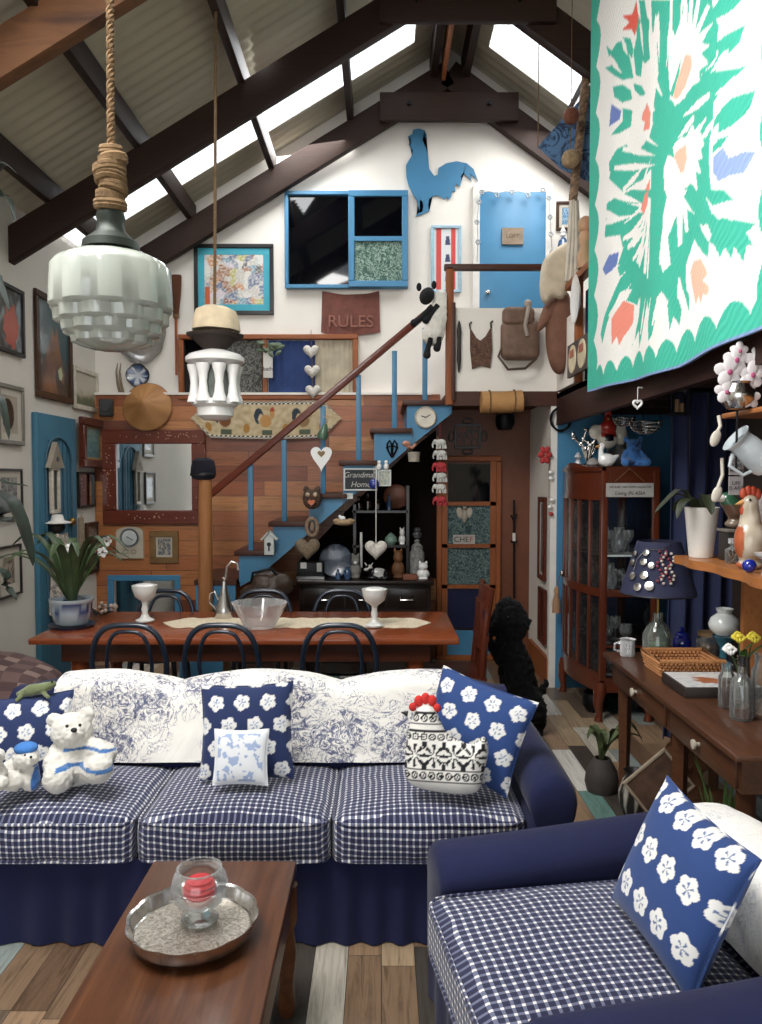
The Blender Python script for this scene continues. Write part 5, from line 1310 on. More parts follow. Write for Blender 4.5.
mb = MB().lathe([(0, z(306)), (.07, z(307)), (.115, z(311)), (.13, z(318)), (.14, z(331)), (.13, z(331)), (.1, z(315)), (0, z(312))], o2, 40, fr=lambda a_, k: 1 + .05 * math.sin(3 * a_ + 1) + .03 * math.sin(7 * a_))
part(mb, 'cloth_cover', mat('calico', '#cbb99b', .85, var=.2), L2)
xr = at(213, 60, Y2).x; mb = MB(); rope(mb, Vector((x2, Y2, z(318))), Vector((-0.96, Y2, under(-.96) + .26)), .009, 50); part(mb, 'rope', M_ROPE, L2)
# ================================================================ ON AND UNDER THE STAIRS
def XZ(px, py, Y): return at(px, py, Y)
def wall_text(body, size, q, m, name, parent, shear=0.0, side='B'):
    return part(text_mb(body, size, facing(q, side), .0015, shear=shear), name, m, parent)
YS = 6.108
q = at(269.5, 546, YS - .075); t = thing('birdhouse', 'small white birdhouse hanging on the blue stringer low on the stairs', 'birdhouse', at(269.5, 556, YS))
M_BIRD = mat('chalk_white', '#cfd2cf', .7, var=.05)
part(MB().box(q + Vector((0, 0, -.005)), (.075, .06, .125), bev=.003), 'body', M_BIRD, t)
mb = MB(); mb.bar(q + Vector((-.062, 0, .05)), q + Vector((.004, 0, .118)), .08, .012); mb.bar(q + Vector((.062, 0, .05)), q + Vector((-.004, 0, .118)), .08, .012); part(mb, 'roof', M_BIRD, t)
part(MB().prism([(-.037, 0), (.037, 0), (0, .045)], .05, facing(q + Vector((0, .025, .057)), 'B')), 'gable', M_BIRD, t)
part(MB().cyl(q + Vector((0, -.029, .015)), q + Vector((0, -.034, .015)), .017, n=14).box(q + Vector((0, -.031, -.012)), (.012, .004, .05)), 'entrance_hole', M_BLACK, t)
q = at(312, 499, 6.0); t = thing('owl_ornament', 'round furry owl ornament holding an orange heart on the stairs', 'ornament', at(312, 511, 6.05))
bb = blob([('e', q, (.075, .05, .08)), ('e', q + Vector((-.045, 0, .07)), (.022, .02, .035)), ('e', q + Vector((.045, 0, .07)), (.022, .02, .035))], .006, 3, .006, 60); part(bb, 'body', mat('brown_fur', '#4d3a2e', .95, var=.4, scale=50), t, smooth=80)
part(MB().prism(heart(.055), .03, facing(q + Vector((0, -.04, -.025)), 'B')), 'heart', mat('orange_heart', '#c2643a', .4), t)
for s_ in (-1, 1): part(MB().ell(q + Vector((s_ * .03, -.05, .035)), (.017, .012, .017)), 'eye', mat('pale_eye', '#b9a58c', .4), t)
part(MB().cyl(q + Vector((0, .07, .06)), q + Vector((0, .14, .06)), .004), 'hook', M_IRON, t)
q = at(312, 527, YS - .052); mb = MB(); mb.tube([q + Vector((.042 * math.cos(k * .3142), 0, .068 * math.sin(k * .3142))) for k in range(20)], .016, 8, closed=True); mb.ell(q + Vector((0, 0, 0)), (.018, .014, .04))
tag(mb.build('oval_ornament', mat('bark_wreath', '#8d7663', .8, var=.25, scale=30, bump=.4)), 'oval woven ring ornament above the wicker heart on the stairs', 'ornament')
heart_string('wicker_heart', 'brown grey wicker heart hanging below the oval ring ornament', 'ornament', at(308, 536, 6.09), [(at(307.5, 548, 6.05), .2)], mat('grey_wicker', '#85745f', .85, var=.35, scale=70, bump=.7))
q = at(343.5, 521, 6.05); t = thing('bird_nest_ornament', 'pale bird sitting on a twig nest ornament hung under the stairs', 'ornament', at(343, 527, 6.05))
part(MB().ell(q + Vector((0, .02, -.012)), (.085, .05, .026)).ell(q + Vector((-.05, .01, 0)), (.035, .03, .02)).ell(q + Vector((.055, .01, 0)), (.035, .03, .02)), 'nest', mat('twig', '#a98d6c', .8, var=.3, scale=40, bump=.6), t)
part(MB().ell(q + Vector((-.01, .0, .022)), (.026, .018, .018)).ell(q + Vector((-.03, -.0, .036)), .012), 'bird', M_WHITE, t)
part(MB().cyl(q + Vector((0, .02, .01)), at(343, 492, 6.07), .002, n=5), 'string', M_ROPE, t)
def sign(name, label, cat, c0, w, h, board, fm, lines, ink, fb=.012, side='B', d=.015):
    M_ = facing(c0, side); t = thing(name, label, cat, M_.translation - Vector((0, 0, h / 2)))
    part(MB().box((0, 0, d / 2), (w, h, d), M=M_), 'board', board, t)
    if fm: part(frame_bars(MB(), w + fb, h + fb, fb, d + .006, M_), 'frame', fm, t)
    for body, size, dx, dy, sh in lines: part(text_mb(body, size, M_ @ Matrix.Translation((dx, dy, d)), .0015, shear=sh), 'lettering', ink, t)
    return t
sign('lettered_sign', 'black framed sign with white script on the side of the stairs', 'sign', at(360.5, 479.5, 6.115), .255, .165, mat('chalkboard', '#1c2228', .6), M_BIRD, [("Grandma's", .062, 0, .035, .25), ('Home', .062, .0, -.04, .25)], mat('script_white', '#b9b6ae', .6))
sign('price_tag', 'tiny white tag on the blue stair side under the lettered sign', 'tag', at(347.5, 496, 6.115), .085, .045, M_BIRD, None, [('EST', .02, 0, 0, 0)], M_BLACK)
picture('small pale print on the blue stair side right of the lettered sign', facing(at(384.5, 478, 6.115), 'B'), .105, .13, .012, M_BIRD, genart('#b8b39c', '#8e9b93', '#777b68', 5, 8), n=24)
q = at(374, 484, 6.03); t = thing('glass_bauble', 'small dark blue glass ball hanging beside the lettered sign', 'ornament', q - Vector((0, 0, .045)))
part(MB().ell(q, .042, None, 18), 'ball', mat('cobalt_glass', '#1c2f86', .08, coat=1.0), t); part(MB().cyl(q, at(374, 467, 6.07), .002, n=5), 'string', M_WHITEMATT, t)
heart_string('hanging_heart', 'white wicker heart on a long string before the dark dresser', 'ornament', at(376, 466, 5.98), [(at(376, 549, 5.96), .175)], M_HEARTW, M_WHITEMATT, .0035)
q = at(392, 448, 6.115); mb = MB()
for s_ in (-1, 1): mb.tube([q + Vector((s_ * .002, 0, -.075)), q + Vector((s_ * .032, 0, -.02)), q + Vector((s_ * .04, 0, .03)), q + Vector((s_ * .02, 0, .06)), q + Vector((s_ * .003, 0, .03)), q + Vector((s_ * .003, 0, -.06))], .008, 6)
mb.tube([q + Vector((-.05, 0, .0)), q + Vector((0, 0, .02)), q + Vector((.05, 0, 0))], .006, 6)
tag(mb.build('iron_scroll', M_IRON), 'black wrought iron scroll on the blue stair side below the clock', 'ornament')
M_ = facing(at(425.5, 417.5, 6.112), 'B'); t = thing('wall_clock', 'round cream clock on the blue top of the stair side', 'clock', M_.translation - Vector((0, 0, .085)))
part(MB().lathe([(0, 0), (.082, 0), (.086, .012), (.078, .022), (.074, .016), (0, .016)], M=M_, n=36), 'case', mat('cream_case', '#c9bfae', .4), t)
part(MB().lathe([(0, .0165), (.072, .0165), (.073, .0155)], M=M_, n=36), 'dial', mat('cream_dial', '#d7cfc0', .5), t)
part(MB().bar(M_ @ Vector((0, 0, .019)), M_ @ Vector((.038, .022, .019)), .006, .003, up=(0, 1, 0)).bar(M_ @ Vector((0, 0, .019)), M_ @ Vector((-.035, .012, .019)), .007, .003, up=(0, 1, 0)), 'hands', M_BLACK, t)
q = at(383, 466, 6.085); t = thing('figurine_pair', 'tiny pair of white figures fixed to the blue stair side below the iron scroll', 'figurine', at(383, 466, 6.08))
for s_, k in ((-.03, 'figure'), (.025, 'figure')): part(MB().ell(q + Vector((s_, 0, -.005)), (.02, .018, .028)).ell(q + Vector((s_, 0, .03)), .015), k, M_WHITE, t)
q = at(412, 452, 5.98); t = thing('hanging_figure', 'wooden puppet figure carrying a pale bucket hung beneath the stair clock', 'ornament', at(412, 466, 6.0))
part(MB().ell(q + Vector((-.045, 0, .065)), (.032, .025, .022)).ell(q + Vector((-.03, 0, .045)), (.02, .018, .018)).tube([q + Vector((-.03, 0, .05)), q + Vector((.0, 0, .03)), q + Vector((.03, 0, .06))], .012), 'figure', mat('painted_figure', '#b07a62', .6, var=.3, scale=30), t)
part(MB().lathe([(0, -.075), (.042, -.075), (.048, 0), (.04, 0), (.036, -.06), (0, -.06)], q + Vector((.015, 0, 0)), 16), 'bucket', mat('bone_bucket', '#9b9284', .5), t)
part(MB().cyl(q + Vector((0, 0, .0)), q + Vector((0, .08, .17)), .002, n=5), 'string', M_ROPE, t)
# string of elephants
t = thing('elephant_string', 'vertical string of white and red cloth elephants by the back door', 'garland', at(440, 507, 6.0))
M_REDF = mat('red_felt_elephant', '#a8343a', .9, var=.25, scale=40); M_WHF = mat('white_felt_elephant', '#bdbcb6', .9, var=.25, scale=40)
for k, (py, m) in enumerate(((444, M_WHF), (455, M_WHF), (467, M_REDF), (477.5, M_WHF), (488.5, M_WHF), (501, M_REDF))):
    q = at(440 + (k % 2) * .6, py, 6.0)
    bb = MB(); bb.ell(q + Vector((.006, 0, .012)), (.042, .02, .026)).ell(q + Vector((-.036, 0, .016)), (.02, .017, .02))
    bb.tube([q + Vector((-.05, 0, .015)), q + Vector((-.058, 0, -.01)), q + Vector((-.054, 0, -.03))], [.009, .007, .005], 6)
    for dx in (-.02, .0, .022, .04): bb.cyl(q + Vector((dx, (.006 if dx in (0, .04) else -.006), .0)), q + Vector((dx * 1.1, 0, -.036)), .009, .01, 8)
    part(bb, 'elephant', m, t)
part(MB().cyl(at(440, 506, 6.0), at(440, 424, 6.02), .002, n=5), 'string', M_REDF, t)
# iron plaque over the door
q = at(467.5, 436.5, 6.93); t = thing('iron_plaque', 'square wrought iron trivet plaque with four loops over the back door', 'plaque', at(467.5, 453, 6.93))
mb = frame_bars(MB(), .24, .22, .022, .02, facing(q, 'B'))
for dx, dz, w_, h_ in ((0, .135, .045, .025), (0, -.135, .045, .025), (.145, 0, .025, .045), (-.145, 0, .025, .045)): mb.tube([q + Vector((dx + w_ * math.cos(k * .4488), -.01, dz + h_ * math.sin(k * .4488))) for k in range(14)], .008, 6, closed=True)
part(mb, 'frame', mat('grey_iron', '#5a5957', .5, .5), t)
mb = MB(); rr = random.Random(5)
for k in range(9): c0 = q + Vector((rr.uniform(-.08, .08), -.01, rr.uniform(-.07, .07))); mb.tube([c0 + Vector((.03 * math.cos(j * .6), 0, .03 * math.sin(j * .6))) for j in range(8)], .006, 5)
part(mb, 'scrollwork', CACHE['grey_iron'], t)
# door hangings
q = at(464.5, 514, 6.9); t = thing('angel_ornament', 'small pale angel ornament hanging on the glazed back door', 'ornament', at(464.5, 528, 6.9))
part(MB().lathe([(0, -.08), (.012, -.075), (.03, -.03), (.02, .03), (0, .045)], q, 14).ell(q + Vector((0, 0, .055)), .018), 'body', mat('bone_white', '#b5aa9a', .6), t)
for s_ in (-1, 1): part(MB().ell(q + Vector((s_ * .04, .005, .01)), (.03, .008, .05), Matrix.Rotation(s_ * .3, 4, 'Y')), 'wing', CACHE['bone_white'], t)
part(MB().cyl(q, at(464.5, 503, 6.88), .002, n=5), 'string', M_ROPE, t)
t = sign('name_plate', 'small pale plate with black and red letters on the back door', 'sign', at(464, 539.5, 6.905), .195, .085, mat('plate_white', '#b9b2aa', .5), None, [('CHE', .07, -.025, 0, 0)], M_BLACK)
part(text_mb('F', .07, facing(at(464, 539.5, 6.905), 'B') @ Matrix.Translation((.062, 0, .015)), .0015), 'red_letter', M_REDF, t)
# hat on the newel, heart on the baluster
q = at(203, 469, 6.1); t = thing('felt_hat', 'dark felt hat sitting on the log newel post', 'hat', at(204, 480, 6.1))
part(MB().lathe([(.0, .09), (.05, .088), (.085, .065), (.097, .01), (.1, -.04), (.085, -.075), (.05, -.085), (.04, -.08), (.06, -.06), (.08, -.03), (0, .06)], q, 28, fr=lambda a, k: 1 + .03 * math.cos(3 * a)), 'crown', mat('midnight_felt', '#0d0e1c', .95, bump=.3), t)
part(MB().lathe([(.098, -.03), (.102, -.045), (.1, -.055)], q, 28), 'band', M_BLACK, t)
q = at(321.5, 455, 6.07); t = thing('long_heart', 'long white wooden heart with a cut out hanging on a blue baluster', 'ornament', at(321, 476, 6.07))
P = [(x, y if y > 0 else y * 1.5) for x, y in heart(.17)]
mb = MB().prism(P, .02, facing(q + Vector((0, .0, 0)), 'B')); part(mb, 'heart', M_WHITE, t)
part(MB().prism(heart(.06), .004, facing(q + Vector((0, -.019, .01)), 'B')), 'inner_heart', mat('straw_inset', '#8b7350', .8), t)
q = at(324, 430, 6.06); t = thing('pear_ornament', 'green glazed pear shaped ornament hanging above the long white heart', 'ornament', at(322, 441, 6.06))
part(MB().lathe([(0, -.08), (.035, -.075), (.045, -.045), (.03, 0), (.022, .03), (.012, .05), (0, .055)], q, 18, M=Matrix.Translation(q) @ Matrix.Rotation(R(14), 4, 'Y')), 'body', mat('green_glaze', '#4d6a55', .25, coat=.4), t)
part(MB().tube([q + Vector((.01, 0, .04)), q + Vector((.03, 0, .075)), q + Vector((.0, 0, .105)), q + Vector((-.01, .01, .11))], .006), 'loop', mat('grey_cord', '#8a8f90', .6), t)
# ---- dresser
M_DRESS = wood('ebony_dresser', '#140e0c', '#241814', 'X', 3, .35, coat=.3)
zt = at(365, 581, 6.25).z; xa, xb = at(296, 590, 6.25).x, at(434, 590, 6.25).x; cx = (xa + xb) / 2; w = xb - xa
dr = thing('dresser', 'low dark wooden dresser under the stairs, crowded with figurines', 'dresser', (cx, 6.55, 0))
part(MB().box((cx, 6.6, zt / 2), (w - .04, .56, zt - .06), bev=.004), 'body', M_DRESS, dr)
part(MB().box((cx, 6.58, zt - .0175), (w, .66, .035), bev=.008), 'top', M_DRESS, dr)
zz_ = lambda px, py: at(px, py, 6.93)
pb = [zz_(296, 578), zz_(300, 560), zz_(345, 512), zz_(408, 452), zz_(436, 430), zz_(436, 578)]
part(MB().prism([(v.x, v.z) for v in pb], .02, facing((0, 6.935, 0), 'B')), 'shade_board', mat('under_stair_shade', '#17100d', .9, spec=.1), dr)  # matte dark sheet added to paint in the shade under the stairs
for k in range(3):
    x = cx + (k - 1) * (w - .1) / 3
    d_ = part(MB().box((x, 6.312, zt - .15), ((w - .14) / 3, .02, .16), bev=.004), 'drawer', M_DRESS, dr)
    hm = MB(); hm.tube([(x - .05, 6.30, zt - .13), (x - .05, 6.275, zt - .16), (x + .05, 6.275, zt - .16), (x + .05, 6.30, zt - .13)], .006); part(hm, 'handle', M_SILVER, d_)
for k in range(2): part(MB().box((cx + (k - .5) * (w - .12) / 2, 6.312, (zt - .25) / 2), ((w - .16) / 2, .02, zt - .36), bev=.006), 'door', M_DRESS, dr)
zs = at(380, 512, 6.5).z; x0, x1 = at(352, 512, 6.5).x, at(408, 512, 6.5).x
hu = thing('wall_shelf', 'dark two tier shelf unit standing on the dresser under the stairs', 'shelf', ((x0 + x1) / 2, 6.7, zt))
for x in (x0 + .02, x1): part(MB().box((x, 6.72, (zt + zs) / 2 + .032 + (.08 if x == x1 else 0)), (.025, .34, zs - zt + .06 + (.16 if x == x1 else 0))), 'side', M_DRESS, hu)
zm = at(380, 547, 6.5).z
for z in (zs, zm): part(MB().box(((x0 + x1) / 2, 6.72, z), (x1 - x0, .34, .02)), 'shelf_board', M_DRESS, hu)
# figures on it (x, base y, height in the photo) each its own thing
def lathed(name, label, cat, px, py, Y, prof, m, n=18, scale=1.0, fr=None):
    q = at(px, py, Y); mb = MB(); mb.lathe([(r * scale, z * scale) for r, z in prof], q, n, fr=fr)
    return tag(mb.build(name, m), label, cat)
YD = 6.42; M_STONE = mat('grey_stone', '#7e7a74', .8, var=.25, scale=30); M_BLUEC = mat('blue_ceramic', '#3c5578', .2, coat=.5, var=.3, scale=20)
def base(px): q = at(px, 578, YD); q.z = zt + .0008; return q
q = base(311); t = thing('card_box', 'black box holding two white cards at the left end of the dresser', 'box', q)
part(MB().box(q + Vector((0, 0, .07)), (.22, .14, .14), bev=.01), 'box', M_BLACK, t)
part(MB().box(q + Vector((-.055, -.071, .115)), (.05, .004, .05)), 'card', M_WHITE, t); part(MB().box(q + Vector((.075, -.071, .1)), (.04, .004, .075)), 'card', M_WHITE, t)
part(MB().box(q + Vector((0, -.075, .015)), (.23, .02, .02)), 'silver_edge', M_SILVER, t)
q = base(335) + Vector((0, .12, 0)); mb = MB(); mb.lathe([(0, 0), (.13, .005), (.14, .02), (.12, .012), (0, .008)], n=36, M=Matrix.Translation(q + Vector((0, 0, .135))) @ Matrix.Rotation(R(80), 4, 'X'))
mb.paint = lambda co, g: '#2d3a52' if noise.noise(co * 25) > 0 else '#5d6a7c'
tag(mb.build('display_plate', vcol('blue_plate', .25, coat=.4)), 'round dark blue patterned plate leaning at the back of the dresser', 'plate')
lathed('bottle', 'little blue bottle before the leaning plate on the dresser', 'bottle', 338, 579, 6.36, [(0, 0), (.022, 0), (.025, .04), (.012, .06), (.01, .085), (0, .085)], M_BLUEC).location.z = zt + .0005
lathed('vase', 'small blue and white vase beside the grey owl on the dresser', 'vase', 347.5, 579, 6.36, [(0, 0), (.02, 0), (.034, .035), (.03, .07), (.014, .09), (.02, .1), (0, .1)], M_BLUEC).location.z = zt + .0005
def critter(name, label, cat, px, h, m, wide=.36, Y=YD, ears=True, face=None, z0=None, mul=1):
    q = at(px, 578, Y); q.z = zt if z0 is None else z0
    t = thing(name, label, cat, q); w_ = h * wide
    sh = [('e', q + Vector((0, 0, h * .3)), (w_, w_ * .8, h * .3)), ('e', q + Vector((0, -.01, h * .72)), (w_ * .75, w_ * .7, h * .22)), ('e', q + Vector((0, -w_ * .6, h * .06)), (w_ * .8, w_ * .4, h * .06))]
    if ears: sh += [('e', q + Vector((s_ * w_ * .5, 0, h * .93)), (w_ * .22, w_ * .15, h * .1)) for s_ in (-1, 1)]
    bb = blob(sh, max(.004, h * .03), 2)
    for v in bb.bm.verts: v.co.z = max(v.co.z, q.z + .0005)
    part(bb, 'body', m, t, smooth=80)
    for s_ in (-1, 1): part(MB().ell(q + Vector((s_ * w_ * .28, -w_ * .68, h * .76)), w_ * .09, None, 8), 'eye', M_BLACK, t)
    if face: part(MB().ell(q + Vector((0, -w_ * .75, h * .66)), (w_ * .3, w_ * .16, h * .08)), 'muzzle', face, t)
    return t
critter('owl_figurine', 'grey and white owl figurine beside the white candle on the dresser', 'figurine', 355.5, .21, M_STONE, .24, face=M_WHITE)
q = base(361); q.y = 6.5; t = thing('candlestick', 'thin white candle in a dark holder on the dresser', 'candle', q)
part(MB().lathe([(0, 0), (.03, 0), (.03, .01), (.012, .02), (.012, .07), (.02, .08), (0, .08)], q, 14), 'holder', M_IRON, t); part(MB().cyl(q + Vector((0, 0, .08)), q + Vector((0, 0, .38)), .012), 'candle', M_WHITE, t)
q = at(378, 578, 6.36); q.z = zt + .001; t = thing('cow_figurine', 'black and white cow figurine lying below the hanging white heart', 'figurine', q)
bb = blob([('e', q + Vector((0, 0, .05)), (.085, .04, .045)), ('e', q + Vector((-.075, -.02, .095)), (.032, .03, .03)), ('e', q + Vector((-.1, -.035, .085)), (.02, .018, .016)), ('e', q + Vector((.05, -.03, .02)), (.05, .03, .018)), ('e', q + Vector((-.04, -.035, .018)), (.05, .025, .016))], .006, 2)
for v in bb.bm.verts: v.co.z = max(v.co.z, q.z + .0005)
bb.paint = lambda co, g: '#15151a' if noise.noise(co * 14 + Vector((3, 1, 0))) > -.02 else '#cfcdc8'
part(bb, 'body', vcol('glossy_ceramic', .25, coat=.5), t, smooth=80)
for s_ in (-1, 1): part(MB().cyl(q + Vector((-.075 + s_ * .018, -.015, .115)), q + Vector((-.075 + s_ * .035, -.015, .14)), .006, .002, 6), 'horn', M_WHITE, t)
critter('bear_figurine', 'brown carved bear figurine in the middle right of the dresser', 'figurine', 398, .25, mat('carved_brown', '#6b4526', .6, var=.3, scale=20), .22)
critter('dog_figurine', 'white ceramic dog figurine at the right end of the dresser', 'figurine', 423, .15, M_WHITE, .36, 6.36)
t = MB().box(at(410, 578, 6.34) * 1.0 + Vector((0, 0, 0)), (.12, .06, .045), bev=.004); o = t.build('trinket_box', mat('terracotta_box', '#7d4a35', .7, var=.2)); tag(o, 'small terracotta coloured box at the front edge of the dresser', 'box'); o.location.z = zt + .0005
lathed('jar', 'tall pale lidded jar right of the brown bear on the dresser', 'jar', 417, 578, 6.5, [(0, 0), (.05, 0), (.062, .04), (.062, .2), (.045, .24), (.05, .26), (.02, .29), (.025, .31), (0, .33)], lace_cloth('jar_pattern', '#8e8d88', '#4a4c50', 20)).location.z = zt + .0005
critter('bird_figurine', 'black and white hen figurine on a pale jar at the right of the dresser', 'figurine', 417, .1, vcol('speckle', .4) and mat('speckled_black', '#3a3a3c', .4, var=.9, scale=60), .4, 6.5, z0=zt + .331, ears=False)
zq = zm + .011
lathed('teapot_jar', 'green and white jar on the lower tier of the shelf unit', 'jar', 391, 547, 6.62, [(0, 0), (.035, 0), (.055, .03), (.05, .065), (.03, .08), (.03, .085), (.008, .1), (0, .105)], mat('celadon', '#7f9a8c', .25, coat=.4, var=.3, scale=30)).location.z = zq
critter('cat_figurine', 'slim white cat figurine on the lower tier of the shelf unit', 'figurine', 402, .15, M_WHITE, .2, 6.6, z0=zq)
zq = zs + .011
q = at(396, 505, 6.78); mb = MB(); mb.lathe([(0, 0), (.1, .004), (.11, .018), (.09, .01), (0, .006)], n=30, M=Matrix.Translation((q.x, q.y, zq + .112)) @ Matrix.Rotation(R(84), 4, 'X'))
tag(mb.build('display_plate', mat('copper_brown', '#6d3a22', .35, .3)), 'round copper brown plate leaning on the top tier of the shelf unit', 'plate')
lathed('bottle', 'small blue glass bottle before the copper plate on the top tier', 'bottle', 389, 511, 6.6, [(0, 0), (.022, 0), (.025, .07), (.01, .09), (.01, .125), (.014, .13), (0, .13)], M_BLUEC).location.z = zq
for k, (px, h) in enumerate(((359, .12), (368, .15), (378, .11))):
    lathed('dark_bottle', ('squat', 'tallest', 'smallest')[k] + ' dark brown bottle on the top tier of the shelf unit', 'bottle', px, 511, 6.65, [(0, 0), (.035, 0), (.038, h * .5), (.014, h * .7), (.014, h * .95), (.018, h), (0, h)], mat('brown_bottle', '#2a1810', .15, coat=.6)).location.z = zq
q = at(268, 640, 5.9); q.z = 0; t = thing('leather_sack', 'tall slumped dark brown leather sack standing below the stairs behind the glass bowl', 'bag', q)
bb = blob([('c', [q + Vector((0, 0, .2)), q + Vector((0, 0, .55)), q + Vector((.01, 0, .8))], [.2, .19, .15]), ('e', q + Vector((.11, 0, .82)), (.1, .09, .09)), ('e', q + Vector((-.12, 0, .76)), (.1, .09, .08))], .02, 4, .02, 9)
for v in bb.bm.verts: v.co.z = max(v.co.z, .0005)
part(bb, 'body', mat('dark_brown_leather', '#3d2c22', .5, var=.25, scale=10, bump=.3), t, smooth=80); part(MB().tube([q + Vector((-.12, -.06, .82)), q + Vector((-.1, -.08, .93)), q + Vector((.04, -.08, .96)), q + Vector((.1, -.05, .88))], .011), 'handle', M_IRON, t)
# ================================================================ ON THE DINING TABLE
ZT = .7508
gob = [(0, 0), (.055, 0), (.058, .008), (.03, .022), (.016, .05), (.022, .075), (.016, .1), (.02, .125), (.06, .155), (.075, .2), (.078, .225), (.068, .225), (.06, .2), (0, .18)]
for px, py, lab in ((145, 621, 'white goblet candle holder on the table beside the potted plant'), (374.5, 626, 'white goblet candle holder near the right end of the lace runner')):
    q = atz(px, py, .757); t = thing('goblet', lab, 'goblet', q)
    part(MB().lathe(gob, q, 26), 'cup', mat('milk_ceramic', '#cfd0cb', .3, var=.04, coat=.3), t); part(MB().lathe([(0, .236), (.05, .232), (.066, .212), (0, .2)], q, 20), 'candle', M_WHITE, t)
q = atz(259.5, 627, .7575); t = thing('cut_glass_bowl', 'wide cut glass bowl in the middle of the dining table', 'bowl', q)
part(MB().lathe([(0, 0), (.09, 0), (.095, .01), (.12, .06), (.15, .12), (.165, .15), (.158, .15), (.14, .115), (.11, .06), (.08, .018), (0, .016)], q, 48, fr=lambda a, k: 1 + (.03 * math.cos(12 * a) if k in (3, 4, 5, 6, 7) else 0)), 'bowl', glass('cut_glass_bowl', '#ffffff', .7, .05, .45), t)
q = atz(226, 618, ZT); q.x -= .01; t = thing('silver_cruet', 'tall silver cruet with curved spout left of the cut glass bowl', 'cruet', q)
part(MB().lathe([(0, 0), (.06, 0), (.065, .01), (.055, .07), (.03, .15), (.014, .22), (.01, .25), (.016, .262), (0, .27)], q, 24), 'body', M_SILVER, t)
part(MB().tube([q + Vector((.01, 0, .25)), q + Vector((.02, 0, .33)), q + Vector((.05, 0, .365)), q + Vector((.085, 0, .35)), q + Vector((.09, 0, .31))], [.009, .009, .01, .011, .012], 8), 'spout', M_SILVER, t)
part(MB().tube([q + Vector((-.055, 0, .06)), q + Vector((-.095, 0, .1)), q + Vector((-.09, 0, .16)), q + Vector((-.06, 0, .17)), q + Vector((-.04, 0, .12))], .006, 8), 'handle', M_SILVER, t)
def leaf(mb, pts, w, cup=.25, n=10, mi=0):
    pts = [Vector(p) for p in pts]; L = len(pts) - 1
    def cr(t):
        x = t * L; i = min(int(x), L - 1); f = x - i
        p0, p1, p2, p3 = pts[max(i - 1, 0)], pts[i], pts[i + 1], pts[min(i + 2, L)]
        return .5 * ((2 * p1) + (p2 - p0) * f + (2 * p0 - 5 * p1 + 4 * p2 - p3) * f * f + (3 * p1 - p0 - 3 * p2 + p3) * f ** 3)
    def g(u, v):
        p = cr(u); d = (cr(min(1, u + .02)) - cr(max(0, u - .02))).normalized()
        s = d.cross(Vector((0, 0, 1))); s = s.normalized() if s.length > .05 else Vector((0, 1, 0)); up = s.cross(d)
        ww = w * (math.sin(math.pi * min(1, u * .86 + .14)) ** .8) * .5; b = 2 * v - 1
        return p + s * ww * b + up * ww * cup * abs(b)
    mb.grid(g, n, 4, mi, .0018); return mb
q = atz(72, 627, ZT); q.z = ZT; t = thing('potted_plant', 'strap leaved plant in a blue and white pot on the table end', 'potted plant', q)
pot = MB().lathe([(0, .02), (.085, .02), (.1, .035), (.118, .1), (.12, .15), (.128, .16), (.128, .175), (.112, .175), (.105, .15), (0, .15)], q, 40)
pot.paint = lambda co, g: '#a4adb2' if (co.z - q.z > .155 or co.z - q.z < .05) else ('#2f4470' if noise.noise(Vector((math.atan2(co.y - q.y, co.x - q.x) * 3, co.z * 22, 0))) > -.05 else '#9aa5ae')
part(pot, 'pot', vcol('china_pot', .2, coat=.5), t); part(MB().lathe([(0, 0), (.12, 0), (.135, .02), (.125, .02), (.1, .008), (0, .008)], q, 32), 'saucer', mat('dark_saucer', '#1f2b42', .3), t)
for k in range(15):
    a = k * 2.4; ln = .28 + .2 * ((k * 7) % 5) / 5; d = Vector((math.cos(a), math.sin(a) * .8, 0)); b0 = q + Vector((0, 0, .15)); up = .30 + .14 * ((k * 3) % 4) / 4
    mb = leaf(MB(), [b0 + d * .02, b0 + d * ln * .35 + Vector((0, 0, up * .7)), b0 + d * ln * .75 + Vector((0, 0, up)), b0 + d * ln * 1.15 + Vector((0, 0, up * .8))], .055)
    part(mb, 'leaf', mat('strap_leaf', '#38492a', .45, var=.35, scale=8), t)
for px, py in ((71, 548), (107, 541), (103, 552)):
    f_ = at(px, py, q.y); part(MB().tube([q + Vector((0, 0, .15)), (q + f_) / 2 + Vector((0, .03, .1)), f_], .004, 6), 'stem', M_GREEN, t)
    mb = MB()
    for k in range(5): mb.ell(f_ + Vector((.02 * math.cos(k * 1.257), -.01, .02 * math.sin(k * 1.257))), (.014, .006, .014), None, 8)
    part(mb, 'flower', M_WHITE, t)
q = atz(101, 615, ZT); q.z = ZT; t = thing('dried_posy', 'small posy of white berries lying on the table beside the plant pot', 'dried flowers', q); rr = random.Random(8)
mb = MB(); mb2 = MB()
for k in range(18):
    d = Vector((rr.uniform(-.1, .1), rr.uniform(-.04, .04), rr.uniform(.02, .08))); mb.ell(q + d, .014, None, 8); mb2.cyl(q + Vector((d.x * .3, d.y, .004)), q + d, .003, n=5)
part(mb, 'berries', mat('berry_white', '#b9a79a', .6, var=.3, scale=60), t); part(mb2, 'stems', M_GREEN_D, t)
